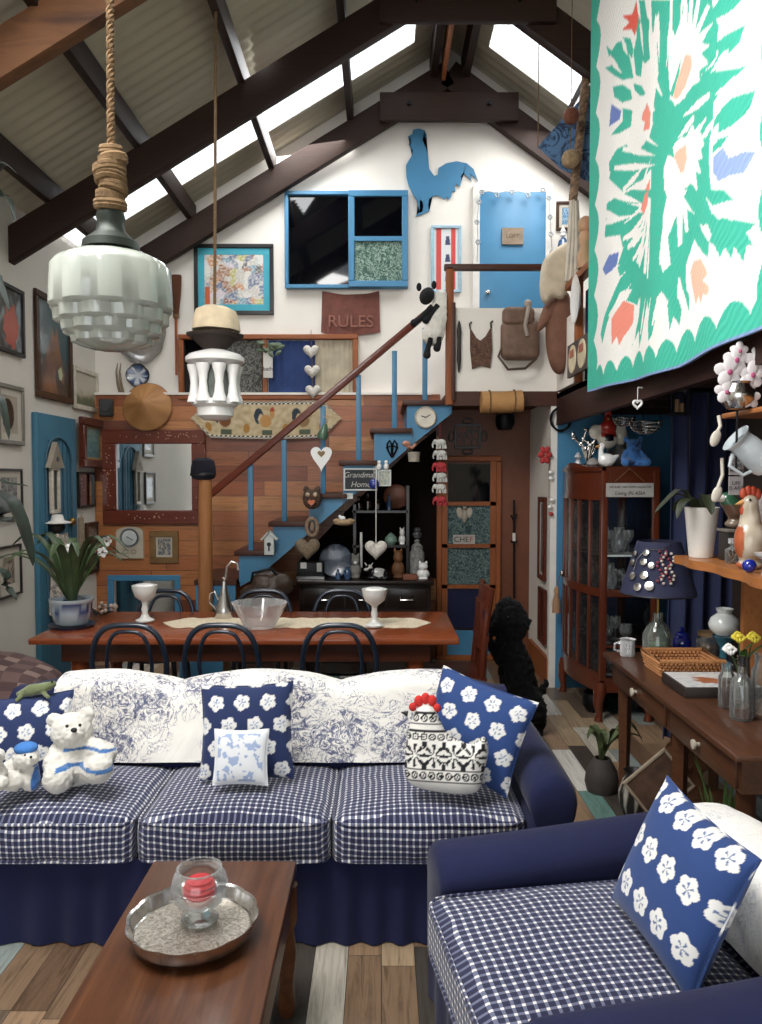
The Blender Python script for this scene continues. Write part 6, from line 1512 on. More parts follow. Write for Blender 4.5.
# ================================================================ LEFT EDGE: plant, chest, plaid
zf = lambda px, py, Y=3.55: at(px, py, Y)
t = thing('rubber_plant', 'tall dark leaved plant reaching in at the left edge of the room', 'plant', (-2.3, 3.55, 0))
part(MB().lathe([(0, 0), (.14, 0), (.19, .3), (.2, .34), (.18, .34), (.17, .3), (0, .3)], (-2.3, 3.55, 0), 28), 'pot', mat('clay_pot', '#4b3428', .8), t)
part(MB().tube([(-2.3, 3.55, .3), (-2.26, 3.55, 1.2), (-2.3, 3.55, 2.2), (-2.25, 3.55, 3.2)], [.022, .018, .014, .008], 8), 'stem', mat('brown_stem', '#33281d', .8), t)
S0 = lambda z: Vector((-2.28, 3.55, z))
for pts, w in (([S0(1.75), zf(-5, 494), zf(15, 512), zf(27, 545), zf(33, 566)], .14), ([S0(1.5), zf(-20, 482), zf(8, 484), zf(28, 486)], .07), ([S0(1.8), zf(-12, 500), zf(2, 520), zf(14, 522)], .16), ([S0(1.1), zf(-8, 570), zf(8, 590), zf(17, 600)], .08),
               ([S0(3.1), zf(-15, 172), zf(4, 165), zf(17, 174)], .05), ([S0(2.9), zf(-10, 195), zf(6, 198), zf(15, 222)], .10), ([S0(2.6), zf(-20, 270), zf(-4, 282), zf(9, 312)], .12), ([S0(2.2), zf(-20, 395), zf(-2, 400), zf(9, 440)], .12)):
    part(leaf(MB(), pts, w, .2, 14), 'leaf', M_GREEN_D, t)
t = thing('wooden_chest', 'brown wooden chest under the plaid blanket at the left wall', 'chest', (-2.15, 4.05, 0))
part(MB().box((-2.17, 4.02, .24), (.7, .42, .46), bev=.01), 'body', M_ORANGEWOOD_X, t); part(MB().box((-2.17, 4.02, .49), (.74, .46, .04), bev=.01), 'lid', M_ORANGEWOOD_X, t)
tp = NT('plaid_wool'); tcx = tp.new('ShaderNodeTexCoord'); sp_ = tp.new('ShaderNodeSeparateXYZ'); tp.link(tcx.outputs['Object'], sp_.inputs[0])
st1 = tp.math('LESS_THAN', tp.math('FRACT', tp.math('MULTIPLY', sp_.outputs['X'], 7)), .4); st2 = tp.math('LESS_THAN', tp.math('FRACT', tp.math('MULTIPLY', tp.math('ADD', sp_.outputs['Z'], sp_.outputs['Y']), 7)), .4)
tp.link(tp.ramp(tp.math('MULTIPLY', tp.math('ADD', st1, st2), .5), [(0, '#6a5350'), (.3, '#54403f'), (.8, '#8a746c')], 'CONSTANT'), tp.b.inputs['Base Color']); tp.set(Roughness=.95)
def plaid(u, v):
    x = -2.5 + .76 * u; y = 3.84 + .41 * v
    e_ = max(0, 1 - (2 * u - 1) ** 4) * max(0, 1 - (2 * v - 1) ** 4)
    return (x, y - .02, .532 + e_ ** .5 * (.27 - .13 * u) + .03 * noise.noise(Vector((x * 5, y * 5, 0))) * e_)
tag(MB().grid(plaid, 40, 30, 0, .006).build('plaid_blanket', tp.m, None, 80), 'crumpled brown and grey plaid blanket heaped on the chest at the left edge', 'blanket')
# ================================================================ LOFT THINGS
# lamb toy on the landing post
q = at(436, 320, 5.9); t = thing('lamb_toy', 'white and black plush lamb dangling from the landing post', 'plush toy', at(437, 357, 5.9)); u = 5.9 / 770
bb = blob([('c', [at(441, 296, 5.9), at(437, 318, 5.9), at(433, 335, 5.9)], [6 * u, 10 * u, 11 * u])], .008, 3, .006, 50); part(bb, 'body', mat('lamb_wool', '#ded8ce', .95, bump=.5), t, smooth=80)
MBK = mat('black_plush', '#141214', .95, bump=.3)
part(MB().ell(at(427, 296, 5.86), (.055, .05, .068), Matrix.Rotation(.5, 4, 'Y')), 'head', MBK, t)
for px, py in ((419, 287), (434, 285)): part(MB().ell(at(px, py, 5.87), (.02, .015, .032)), 'ear', MBK, t)
for pts, nm in (([(438, 305), (431, 314), (426, 320)], 'arm'), ([(432, 306), (421, 318), (414, 323)], 'arm'), ([(431, 338), (428, 348), (427, 355)], 'leg'), ([(439, 337), (439, 343), (437, 348)], 'leg')):
    part(MB().tube([at(a, b, 5.84) for a, b in pts], [.02, .02, .028], 8).ell(at(*pts[-1], 5.84), .03, None, 10), nm, MBK, t)
YP = 5.995
q = at(459, 347, YP - .02); mb = MB(); mb.lathe([(0, -.2), (.006, -.19), (.016, -.1), (.014, .05), (.018, .12), (.012, .17), (.004, .2), (0, .2)], q, 12); tag(mb.build('carved_spindle', mat('dark_spindle', '#241d18', .6)), 'long black carved spindle hung on the white landing panel', 'ornament')
pts = [at(x, y, YP) for x, y in ((470, 328), (476, 338), (480, 341), (485, 337), (491, 327), (492, 350), (490, 368), (481, 366), (472, 369), (470, 350))]
t = thing('woven_top', 'small brown woven strappy top pinned on the white landing panel', 'garment', pts[6])
mb = MB().prism([(p.x, p.z) for p in pts], .018, facing((0, YP + .003, 0), 'B')); bmesh.ops.triangulate(mb.bm, faces=[f for f in mb.bm.faces if len(f.verts) > 4])
part(mb, 'cloth', lace_cloth('woven_brown', '#4a3026', '#7a5a48', 34), t)
for s_ in (0, 4): part(MB().tube([pts[s_] + Vector((0, -.01, -.01)), pts[s_] + Vector((-.005, -.01, .03)), pts[s_] + Vector((.012, -.005, .045))], .006), 'strap', M_IRON, t)
q = at(520, 335, 5.9); t = thing('leather_backpack', 'worn brown leather backpack hanging on the landing panel', 'backpack', at(520, 363, 5.9)); M_LEATH = mat('worn_leather', '#6b5243', .7, var=.3, scale=12, bump=.4)
part(MB().box(q + Vector((0, 0, -.04)), (.29, .14, .30), 0, .05, seg=4), 'body', M_LEATH, t); part(MB().box(q + Vector((-.02, -.03, .13)), (.24, .12, .14), R(6), .04, seg=3), 'flap', M_LEATH, t)
part(MB().tube([q + Vector((-.14, -.02, -.1)), q + Vector((-.17, -.05, -.17)), q + Vector((-.1, -.07, -.27)), q + Vector((.03, -.06, -.26)), q + Vector((.12, -.03, -.18))], .01), 'strap', mat('strap_leather', '#4a3a30', .6), t)
part(MB().tube([q + Vector((.05, -.08, .2)), q + Vector((.02, -.1, .05)), q + Vector((.04, -.08, -.02))], .016).ell(q + Vector((.045, -.07, .22)), (.03, .025, .03)), 'tie', mat('pale_tie', '#9a8e80', .7), t)
t = thing('leather_chaps', 'long brown leather chaps hanging on the gallery corner', 'clothing', at(560, 375, 5.75))
def garment(pxs, dy, m, nm, th=.05):
    P = smooth_poly([((at(x, y, 5.75)).x, (at(x, y, 5.75)).z) for x, y in pxs], 2); part(puff(P, th, facing((0, 5.75 + dy, 0), 'B'), .02), nm, m, t, smooth=70)
garment([(549, 300), (570, 285), (573, 330), (571, 360), (562, 376), (552, 372), (546, 352), (545, 325)], 0, mat('brown_suede', '#6e4a38', .8, var=.2, scale=10, bump=.3), 'chaps', .06)
garment([(538, 320), (546, 300), (560, 292), (558, 312), (548, 325), (535, 335)], -.02, mat('brown_suede', '', .8), 'waistband', .03)
t = thing('waistcoat', 'cream hide waistcoat hanging over the brown leather chaps', 'clothing', at(553, 308, 5.68))
garment([(541, 262), (553, 252), (567, 244), (570, 262), (567, 285), (560, 305), (549, 300), (541, 310), (536, 298), (537, 275)], -.11, mat('cream_hide', '#c3b49c', .8, var=.15, scale=14, bump=.2), 'waistcoat', .05)
a, b = at(481, 402, 5.9), at(522, 401, 5.9); t = thing('rolled_mat', 'rolled pale bamboo mat hanging beneath the landing edge', 'mat', (a + b) / 2 - Vector((0, 0, .085)))
part(MB().tube([a, (a + b) / 2 + Vector((0, 0, -.006)), b], .082, 20), 'roll', wood('bamboo', '#9c7145', '#b98a58', 'X', 9, .6), t)
for k in (.2, .8): part(MB().tube([a.lerp(b, k) + Vector((0, .086 * math.cos(j * .524), .086 * math.sin(j * .524))) for j in range(12)], .006, 6, closed=True), 'tie', M_ROPE, t)
# hanging rope, balls and batik by the quilt
t = thing('rope_hanger', 'brown and white braided rope tassel hanging from the roof beside the quilt', 'hanging', at(573, 283, 5.52)); mb = MB()
A, B = at(589, 52, 5.52), at(576, 215, 5.52); rope(mb, at(573, 200, 5.52), A, .03, 12); part(mb, 'braid', mat('mixed_rope', '#7d6650', .9, var=.6, scale=25), t)
mb = MB()
for k in range(9): mb.tube([at(574 + (k - 4) * .6, 200, 5.52 + .01 * (k % 3)), at(574 + (k - 4) * 1.2, 243, 5.52 + .015 * (k % 3)), at(572 + (k - 4) * 1.5, 281, 5.52)], [.016, .018, .01], 6)
part(mb, 'tassel', mat('cream_yarn', '#cfc6b6', .9), t); part(MB().tube([A, Vector((1.25, 5.52, under(1.25) + .25))], .006), 'cord', M_ROPE, t)
for k, (px, py, r, lab) in enumerate(((571, 116, .055, 'round brown coconut ball hanging before the batik cloth'), (570.5, 159, .062, 'round tan woven ball hanging lowest before the batik cloth'))):
    q = at(px, py, 5.34 + .06 * k); t = thing('hanging_ball', lab, 'ornament', q - Vector((0, 0, r)))
    part(MB().ell(q, r, None, 18), 'ball', mat(('coconut', 'woven_ball')[k], ('#6e3f2a', '#9a8262')[k], .8, var=.35, scale=40, bump=.6), t); part(MB().cyl(q, Vector((q.x, q.y, under(q.x) + .4)), .003, n=5), 'cord', M_ROPE, t)
P = [at(x, y, 5.62) for x, y in ((538, 147), (560, 122), (592, 88), (597, 130), (597, 186), (580, 178), (562, 170))]
tb = lace_cloth('batik', '#5b7fa6', '#1f2c44', 7)
mb = MB().prism([(p.x, p.z) for p in P], .012, facing((0, 5.62, 0), 'B')); t = thing('batik_cloth', 'blue batik cloth hung slanting under the roof by the quilt', 'cloth', P[6]); part(mb, 'cloth', tb, t)
for v in (P[0], P[2]): part(MB().cyl(v, Vector((v.x, v.y, under(v.x) + .41)), .004, n=6), 'cord', M_ROPE, t)
q = atx(577.5, 299, 1.335); M_ = facing(q, 'R'); mb = MB().lathe([(0, .006), (.12, .008), (.15, .02), (.155, .02), (.15, .014), (.11, 0), (0, 0)], n=36, M=M_ @ Matrix.Diagonal((.8, 1.05, 1, 1))); tag(mb.build('wall_plate', M_WHITE), 'white oval plate hung on the gallery side beside the quilt', 'plate')
M_, w, h = wallbox(571, 345, 379, 593, 333, 366, 1.322); t = thing('badge_board', 'dark board with two round cream badges on the gallery edge', 'sign', M_.translation - Vector((0, 0, h / 2)))
part(MB().box((0, 0, .01), (w, h, .02), M=M_), 'board', mat('brown_board', '#4a3d38', .6), t)
for dx in (-.24, .2): part(MB().lathe([(0, .006), (min(.13, h * .42), .006), (min(.132, h * .43), 0)], n=28, M=M_ @ Matrix.Translation((dx * w, 0, .02))), 'badge', mat('cream_badge', '#cbbd9c', .5), t); part(MB().box((dx * w, h * .16, .028), (.1, .05, .003), M=M_), 'red_mark', mat('badge_red', '#a5614c', .5), t)
q = at(563, 238, 6.945); t = thing('blue_doll', 'small blue and white figurine hung on the wall under the small blue picture', 'figurine', at(563, 248, 6.945))
part(MB().lathe([(0, -.09), (.05, -.09), (.04, -.03), (.02, 0), (0, .01)], q, 16), 'body', M_BLUEC, t); part(MB().ell(q + Vector((0, 0, .03)), .026).lathe([(.03, .05), (.0, .11)], q, 12), 'head', M_WHITE, t)
q = atx(586, 255, 1.36); t = thing('carved_figure', 'pale brown carved figure on the gallery rail by the quilt', 'figurine', (1.36, 5.2, 3.045))
part(MB().lathe([(0, 0), (.05, 0), (.055, .08), (.035, .14), (.045, .2), (.03, .25), (0, .27)], (1.36, 5.2, 3.0455), 16), 'body', mat('pale_carving', '#b08a66', .6, var=.2), t); part(MB().ell((1.36, 5.2, 3.33), (.05, .05, .06)), 'head', CACHE['pale_carving'], t)
# blue door: plaque and string of lights
sign('door_plaque', 'small wooden plaque on the blue loft door', 'plaque', at(512.5, 236.5, 6.95), .19, .145, mat('driftwood', '#8c7a66', .8, var=.2, scale=20), None, [('LOFT', .05, 0, 0, 0)], mat('burnt_letters', '#5d4a3c', .8))
t = thing('string_lights', 'string of small glass rosette lights round the blue loft door', 'string lights', at(512, 190, 6.9)); path = [(477, 262), (478, 240), (477, 220), (479, 200), (482, 190), (497, 193), (512, 190), (528, 193), (543, 188), (549, 196), (550, 215), (551, 232), (552, 250)]
part(MB().tube([at(x, y, 6.9) for x, y in path], .004, 5), 'cord', mat('silver_wire', '#a9a8a4', .4, .5), t)
for x, y in path[1:]:
    q = at(x, y + 2, 6.89); mb = MB()
    for k in range(6): mb.ell(q + Vector((.016 * math.cos(k * 1.047), 0, .016 * math.sin(k * 1.047))), (.009, .009, .009), None, 8)
    part(mb, 'bulb', mat('frosted_bulb', '#a9acaa', .2, coat=.5), t)
# ================================================================ PASSAGE BY THE BACK DOOR
q = at(514, 548, 6.9); t = thing('iron_candle_stand', 'tall black iron candle bracket on the boards right of the back door', 'candle holder', at(514, 590, 6.9))
part(MB().tube([at(514, 598, 6.9), at(514, 530, 6.9), at(514, 500, 6.9)], .009).tube([at(511, 515, 6.9), at(514, 522, 6.89), at(517, 514, 6.9)], .008), 'rod', M_IRON, t); part(MB().lathe([(0, 0), (.03, .005), (.034, .02), (0, .012)], at(514, 543, 6.88), 14), 'cup', M_IRON, t); part(MB().cyl(at(514, 542, 6.88), at(514, 533, 6.88), .014), 'candle', M_WHITEMATT, t)
q = atx(527, 500, 1.335); mb = MB()
for dz in (.16, -.1): mb.tube([q + Vector((-.005, .06 * math.cos(k * .5), dz + .12 * math.sin(k * .5))) for k in range(12)], .01, 6)
tag(mb.build('iron_scroll', M_IRON), 'black iron double scroll on the white passage wall', 'ornament')
M_, w, h = wallbox(541, 497, 578, 547.5, 497, 582, 1.337); picture('red brown framed photograph on the passage wall, upper of two', M_, w, h, .04, M_REDWOOD, genart('#8f8d88', '#5f6064', '#2d2c2e', 4, 2), M_MNT, .02, n=20)
M_, w, h = wallbox(541, 588, 640, 547.5, 588, 646, 1.337); picture('dark red wooden panel on the passage wall, lower of two', M_, w, h, .04, M_REDWOOD, lambda a, b: '#4a2118', n=12)
t = thing('shell_string', 'red star and small shells hung down the white corner post', 'garland', at(549, 517, 5.98)); 
part(MB().cyl(at(549, 438, 5.985), at(549, 516, 5.985), .002, n=5), 'string', M_ROPE, t)
mb = MB(); q = at(545, 455, 5.97)
for k in range(6): mb.ell(q + Vector((.03 * math.cos(k * 1.047), 0, .045 * math.sin(k * 1.047))), (.022, .014, .03), Matrix.Rotation(-k * 1.047 + 1.57, 4, 'Y'), 8)
part(mb, 'red_star', mat('red_paper', '#a82c2c', .6), t)
for py, nm, m in ((472, 'shell', M_WHITE), (478, 'shell', M_WHITE), (500, 'shell', M_WHITE), (507, 'shell', M_WHITE), (514, 'red_heart', mat('red_paper', '', .6))): part(MB().ell(at(550 + (py % 3), py, 5.975), (.02, .012, .016), None, 10), nm, m, t)
q = at(561, 419, 5.97); mb = MB()
for k in range(5): mb.tube([q + Vector(((.075 + .008 * math.cos(k * 2)) * math.cos(j * .2618), .012 * math.sin(j + k), (.09 + .008 * math.sin(k)) * math.sin(j * .2618))) for j in range(24)], .005, 5, closed=True)
tag(mb.build('wire_wreath', M_IRON), 'dark wire wreath on the blue alcove wall by the white post', 'wreath')
q = at(505, 421, 6.6); t = thing('hanging_pot', 'small black pot hanging under the landing by the back door', 'pot', q - Vector((0, 0, .08)))
part(MB().lathe([(0, -.08), (.06, -.075), (.085, -.02), (.08, .05), (.088, .055), (.075, .055), (.07, 0), (0, -.05)], q, 22), 'pot', M_IRON, t); part(MB().tube([q + Vector((.08, 0, .05)), q + Vector((.04, 0, .13)), q + Vector((0, 0, .16)), q + Vector((-.04, 0, .13)), q + Vector((-.08, 0, .05))], .005), 'handle', M_IRON, t); part(MB().cyl(q + Vector((0, 0, .16)), Vector((q.x, q.y, LZ - .04)), .003), 'hook', M_IRON, t)
# ================================================================ DISPLAY CABINET
M_CAB = wood('cabinet_mahogany', '#461d10', '#632e1b', 'Z', 3, .28, coat=.45); M_CABX = wood('cabinet_mahogany_flat', '#421b0e', '#5b2916', 'Y', 3, .28, coat=.45)
CY0, CY1, CXB = 5.14, 5.93, 1.86
def xf(y): t_ = (y - CY0) / (CY1 - CY0); return 1.475 - .055 * math.sin(math.pi * t_) - .07 * t_
cab = thing('display_cabinet', 'bow fronted mahogany glass display cabinet against the blue wall', 'display cabinet', (1.68, 5.53, 0))
def bowed(z0, z1, off=0.0, th=.03, n=24, ztop=None):
    mb = MB(); F = []
    for i in range(n + 1):
        y = CY0 + (CY1 - CY0) * i / n; x = xf(y) + off; zt_ = z1 + (ztop(i / n) if ztop else 0)
        F.append([mb.bm.verts.new(p) for p in ((x, y, z0), (x, y, zt_), (x + th, y, zt_), (x + th, y, z0))])
    for a, b in zip(F, F[1:]):
        for k in range(4): mb.bm.faces.new((a[k], a[(k + 1) % 4], b[(k + 1) % 4], b[k]))
    mb.bm.faces.new(F[0]); mb.bm.faces.new(F[-1][::-1]); return mb
def plan(z0, z1, off=0.0):
    P = [(xf(CY0 + (CY1 - CY0) * i / 20) + off, CY0 + (CY1 - CY0) * i / 20) for i in range(21)] + [(CXB, CY1), (CXB, CY0)]
    return MB().prism(P, z1 - z0, Matrix.Translation((0, 0, z0)))
ZC = 1.725
part(plan(ZC - .03, ZC, -.012), 'top', M_CABX, cab); part(plan(.27, .30), 'floor_board', M_CABX, cab)
part(bowed(1.52, ZC, 0, .025, 24, lambda t: .035 * math.sin(math.pi * min(1, max(0, (t - .15) / .85))) ** 2), 'frieze', M_CAB, cab)
part(bowed(.85, .905, -.004, .03), 'middle_rail', M_CAB, cab); part(bowed(.20, .33, 0, .03, 24), 'bottom_rail', M_CAB, cab); part(bowed(1.50, 1.525, -.006, .03), 'cornice_bead', M_CAB, cab)
for y, x in ((CY0, xf(CY0)), (CY1, xf(CY1))): part(MB().box((x + .02, y + (.02 if y < 5.5 else -.02), .99), (.045, .045, 1.42), bev=.005), 'corner_post', M_CAB, cab)
for y in (CY0 + .02, CY1 - .02): part(MB().box((CXB - .02, y, .99), (.045, .045, 1.42), bev=.005), 'corner_post', M_CAB, cab)
for k in (.2, .4, .6, .8):
    y = CY0 + (CY1 - CY0) * k; part(MB().box((xf(y) + .012, y, .915), (.022, .022, 1.2), bev=.003), 'glazing_bar', M_CAB, cab)
part(bowed(.33, 1.51, .012, .004), 'front_pane', M_PANE, cab)
for z0, z1 in ((1.52, ZC - .03), (.85, .90), (.20, .30)): part(MB().box(((xf(CY0) + CXB) / 2, CY0 + .015, (z0 + z1) / 2), (CXB - xf(CY0), .025, z1 - z0)), 'side_rail', M_CABX, cab)
part(MB().box(((xf(CY0) + CXB) / 2, CY0 + .018, .91), (CXB - xf(CY0) - .06, .004, 1.22)), 'side_pane', M_PANE, cab)
part(MB().box((CXB - .006, 5.535, 1.0), (.012, .76, 1.44)), 'back_panel', mat('silvered_back', '#c9d2d6', .06, 1.0, var=.1), cab)
part(MB().box(((1.475 + CXB) / 2, CY1 - .006, 1.0), (.40, .01, 1.44)), 'far_panel', mat('blue_reflection_tone', '#26406a', .7), cab)  # blue wall's reflection in the panes, painted onto this panel
for z in (.52, .885, 1.135): part(plan(z - .012, z, .035), 'shelf', M_CABX if z < 1 else mat('pale_glass_shelf', '#b9c2c0', .2), cab)
for x, y in ((xf(CY0) + .02, CY0 + .03), (xf(CY1) + .02, CY1 - .03), (CXB - .03, CY0 + .03), (CXB - .03, CY1 - .03)):
    part(MB().tube([(x, y, .26), (x - .01, y - .005, .2), (x - .025, y - .012, .12), (x - .012, y - .005, .05), (x - .02, y - .012, .0)], [.04, .045, .032, .022, .03], 10), 'leg', M_CAB, cab)
part(MB().ell((xf(5.85) - .012, 5.86, .92), (.014, .018, .03)), 'door_pull', M_SILVER, cab)
q = Vector((xf(5.86) - .052, 5.86, .73)); t = thing('key_tassel', 'beige wooden key tassel hanging from the cabinet door', 'tassel', q - Vector((0, 0, .13)))
part(MB().lathe([(0, -.11), (.034, -.11), (.03, -.02), (.018, .03), (.022, .06), (.012, .09), (0, .095)], q, 14), 'tassel', mat('pale_tassel', '#9a7558', .7, var=.2), t); part(MB().cyl(q + Vector((0, 0, .09)), (xf(5.86) - .03, 5.86, .905), .003), 'cord', M_ROPE, t)
sg = sign('hanging_sign', 'white sign with black lettering hung on the side of the display cabinet', 'sign', at(629.5, 490, CY0 - .004), .315, .093, mat('sign_white', '#a9a59f', .6), None, [('WE SURE HAD SOME LAUGHTER', .019, 0, .02, 0), ('Living IN ASIA', .034, 0, -.022, .15)], M_BLACK, d=.012)
q = at(629.5, 482, CY0 - .01); part(MB().tube([q + Vector((-.1, 0, -.0)), q + Vector((0, 0, .09)), q + Vector((.1, 0, 0))], .0025, 5), 'cord', M_ROPE, sg)
# glassware on the shelves, each glass a thing of its own
def gl_proto(name, prof, m, k):
    mb = MB(); mb.lathe(prof, (0, 0, 0), 20); o = mb.build(name, m, None, 50); return o
GOB = [(0, 0), (.032, 0), (.033, .004), (.006, .012), (.005, .07), (.02, .085), (.036, .115), (.034, .16), (.032, .16), (.033, .115), (.016, .088), (0, .084)]
TUM = [(0, 0), (.032, 0), (.036, .11), (.034, .11), (.030, .008), (0, .008)]
JUG = [(0, 0), (.04, 0), (.055, .05), (.05, .1), (.03, .14), (.038, .17), (.035, .17), (.027, .14), (.046, .1), (.05, .05), (.036, .008), (0, .008)]
SNI = [(0, 0), (.035, 0), (.006, .012), (.006, .04), (.035, .06), (.045, .09), (.036, .13), (.034, .13), (.042, .09), (.03, .064), (0, .056)]
M_GW = glass('glassware', '#ffffff', 1.0, .2, 1.0)
protos = {'wine_glass': GOB, 'tumbler': TUM, 'glass_jug': JUG, 'brandy_glass': SNI}
first_of = {}
rr = random.Random(21)
for zi, (z, rows) in enumerate(((.3005, 2), (.5205, 2), (.8855, 2), (1.1355, 2))):
    wh = ('lowest', 'second', 'third', 'top')[zi]
    for r_ in range(rows):
        for k in range(6):
            y = CY0 + .10 + k * .118 + rr.uniform(-.01, .01); x = xf(y) + .11 + r_ * .13 + rr.uniform(-.012, .012)
            kind = ('wine_glass', 'tumbler', 'brandy_glass', 'wine_glass', 'glass_jug', 'brandy_glass')[(k + zi * 2 + r_ * 3) % 6]
            if zi == 0 and kind == 'glass_jug': kind = 'tumbler'
            if kind not in first_of:
                o = first_of[kind] = gl_proto(kind, protos[kind], M_GW, 0)
            else: o = first_of[kind].copy(); COL.objects.link(o)
            o.location = (x, y, z)
            cat = kind.replace('_', ' ')
            o['label'] = 'clear %s on the %s shelf of the display cabinet' % (cat, wh); o['category'] = 'glass'; o['group'] = '%ss on the %s cabinet shelf' % (cat, wh)
# --- on top of the cabinet
ZK = ZC + .0008
def onC(px, Y): q = at(px, 466, Y); q.z = ZK; return q
q = onC(606, 5.2); t = thing('goose_figurine', 'white ceramic goose figurine on the near corner of the display cabinet', 'figurine', q)
bb = blob([('e', q + Vector((.005, 0, .045)), (.06, .04, .045)), ('c', [q + Vector((-.03, 0, .06)), q + Vector((-.035, 0, .11)), q + Vector((-.028, 0, .14))], [.024, .017, .022]), ('c', [q + Vector((.04, 0, .05)), q + Vector((.08, 0, .075))], [.03, .01])], .006, 2)
for v in bb.bm.verts: v.co.z = max(v.co.z, q.z + .0005)
part(bb, 'body', M_WHITE, t, smooth=80); part(MB().cyl(q + Vector((-.045, -.003, .14)), q + Vector((-.075, -.005, .132)), .01, .004), 'bill', mat('bill_orange', '#b98448', .5), t); part(MB().ell(q + Vector((-.036, -.018, .147)), .004, None, 8), 'eye', M_BLACK, t)
q = onC(633, 5.24); t = thing('teddy_bear', 'small bright blue teddy bear sitting on the display cabinet', 'teddy bear', q); kx = 5.24 / 770
bb = blob([('e', q + Vector((0, 0, .06)), (.055, .045, .06)), ('e', q + Vector((.0, -.01, .145)), (.05, .042, .044)), ('e', q + Vector((-.047, 0, .185)), (.02, .012, .02)), ('e', q + Vector((.047, 0, .185)), (.02, .012, .02)), ('e', q + Vector((0, -.045, .135)), (.02, .02, .016)),
           ('c', [q + Vector((-.03, -.02, .03)), q + Vector((-.075, -.07, .03))], [.03, .028]), ('c', [q + Vector((.03, -.02, .03)), q + Vector((.075, -.07, .03))], [.03, .028]), ('c', [q + Vector((-.045, 0, .1)), q + Vector((-.075, -.03, .055))], [.02, .02]), ('c', [q + Vector((.045, 0, .1)), q + Vector((.075, -.03, .055))], [.02, .02])], .006, 3, .003, 70)
for v in bb.bm.verts: v.co.z = max(v.co.z, q.z + .0005)
part(bb, 'body', mat('sky_blue_plush', '#3f74b4', .95, bump=.4, sheen=.3), t, smooth=80)
for s_ in (-1, 1): part(MB().ell(q + Vector((s_ * .018, -.05, .155)), .005, None, 8), 'eye', M_BLACK, t)
part(MB().ell(q + Vector((0, -.066, .14)), (.008, .005, .006), None, 8), 'nose', M_BLACK, t)
q = onC(625, 5.52); t = thing('hat_box', 'round black box behind the goose and blue bear on the display cabinet', 'box', q)
part(MB().lathe([(0, 0), (.12, 0), (.125, .02), (.12, .1), (.128, .102), (.128, .125), (0, .13)], q, 30), 'box', mat('black_lacquer', '#0d0d10', .35), t)
q2 = Vector((at(607, 430, 5.52).x, 5.50, ZK + .132)); t = thing('rooster_figurine', 'red and white painted rooster figurine perched on the round black box', 'figurine', q2)
q3 = q2 + Vector((0.0, 0, .0)); bb = blob([('e', q3 + Vector((0, 0, .07)), (.075, .05, .07)), ('e', q3 + Vector((0, -.01, .155)), (.06, .045, .05)), ('e', q3 + Vector((0, 0, .21)), (.03, .03, .035)), ('e', q3 + Vector((.095, 0, .1)), (.045, .03, .075)), ('e', q3 + Vector((-.085, 0, .12)), (.05, .03, .055))], .007, 3)
for v in bb.bm.verts: v.co.z = max(v.co.z, q2.z + .0005)
bb.paint = lambda co, g: '#15131a' if (abs(co.x - q3.x) < .03 and .05 < co.z - q3.z < .1) else ('#b23328' if abs(co.x - q3.x) < .055 and co.z - q3.z > .08 else '#d8d2c2')
part(bb, 'body', vcol('painted_ceramic', .25, coat=.5), t, smooth=80); part(MB().ell(q3 + Vector((-.01, 0, .255)), (.014, .01, .03)).ell(q3 + Vector((.012, 0, .25)), (.012, .01, .025)), 'comb', mat('comb_red', '#b5322a', .4), t); part(MB().cyl(q3 + Vector((-.005, -.028, .21)), q3 + Vector((-.01, -.055, .2)), .01, .002), 'beak', mat('bill_orange', '', .5), t)
q = onC(588, 5.62); t = thing('silver_sculpture', 'branching silver leaf sculpture at the far end of the display cabinet top', 'sculpture', q); rr = random.Random(2); mb = MB()
mb.lathe([(0, 0), (.04, 0), (.045, .02), (.012, .04), (0, .045)], q, 16)
for k in range(9):
    a = k * .7; p1 = q + Vector((.05 * math.cos(a), .03 * math.sin(a), .14 + .02 * (k % 3))); p2 = q + Vector((.11 * math.cos(a * 1.3), .05 * math.sin(a), .2 + .028 * k * (k % 2 + .3) * .4)); mb.tube([q + Vector((0, 0, .03)), p1, p2], [.01, .008, .004], 6)
    mb.ell(p2, (.024, .01, .012), Matrix.Rotation(a, 4, 'Y'), 8); mb.ell(p1, (.026, .01, .012), Matrix.Rotation(-a, 4, 'Y'), 8)
part(mb, 'branches', M_SILVER, t)
for k, (px, Y, s_) in enumerate(((583, 5.42, .05), (594, 5.30, .042))):
    q = onC(px, Y); q.x = xf(Y) + .09 + .02 * k; mb = MB(); mb.lathe([(0, 0), (s_ * .6, 0), (s_, s_ * .4), (s_ * .8, s_ * .9), (s_ * .35, s_ * 1.25), (0, s_ * 1.35)], q, 20, fr=lambda a, k_: 1 + .1 * math.sin(5 * a + k_))
    tag(mb.build('sea_shell', mat('grey_shell', '#85807c', .6, var=.4, scale=30, bump=.4)), ('larger rough grey shell at the front edge of the display cabinet top', 'smaller rough grey shell beside the white goose')[k], 'shell')
q = onC(578, 5.78); t = thing('crystal_ornament', 'small white crystal ornament on the far front corner of the display cabinet', 'ornament', q)
part(MB().lathe([(0, 0), (.03, 0), (.034, .02), (.014, .06), (.03, .08), (.012, .11), (0, .12)], q, 8), 'crystal', mat('milky_crystal', '#b9bcc0', .15, coat=.6), t)
q = onC(651, 5.75); q.x = 1.79; t = thing('loop_jug', 'tall pale grey jug with a loop handle on the back of the display cabinet', 'jug', q); M_PG = mat('pale_glaze', '#8e8b86', .3, coat=.4)
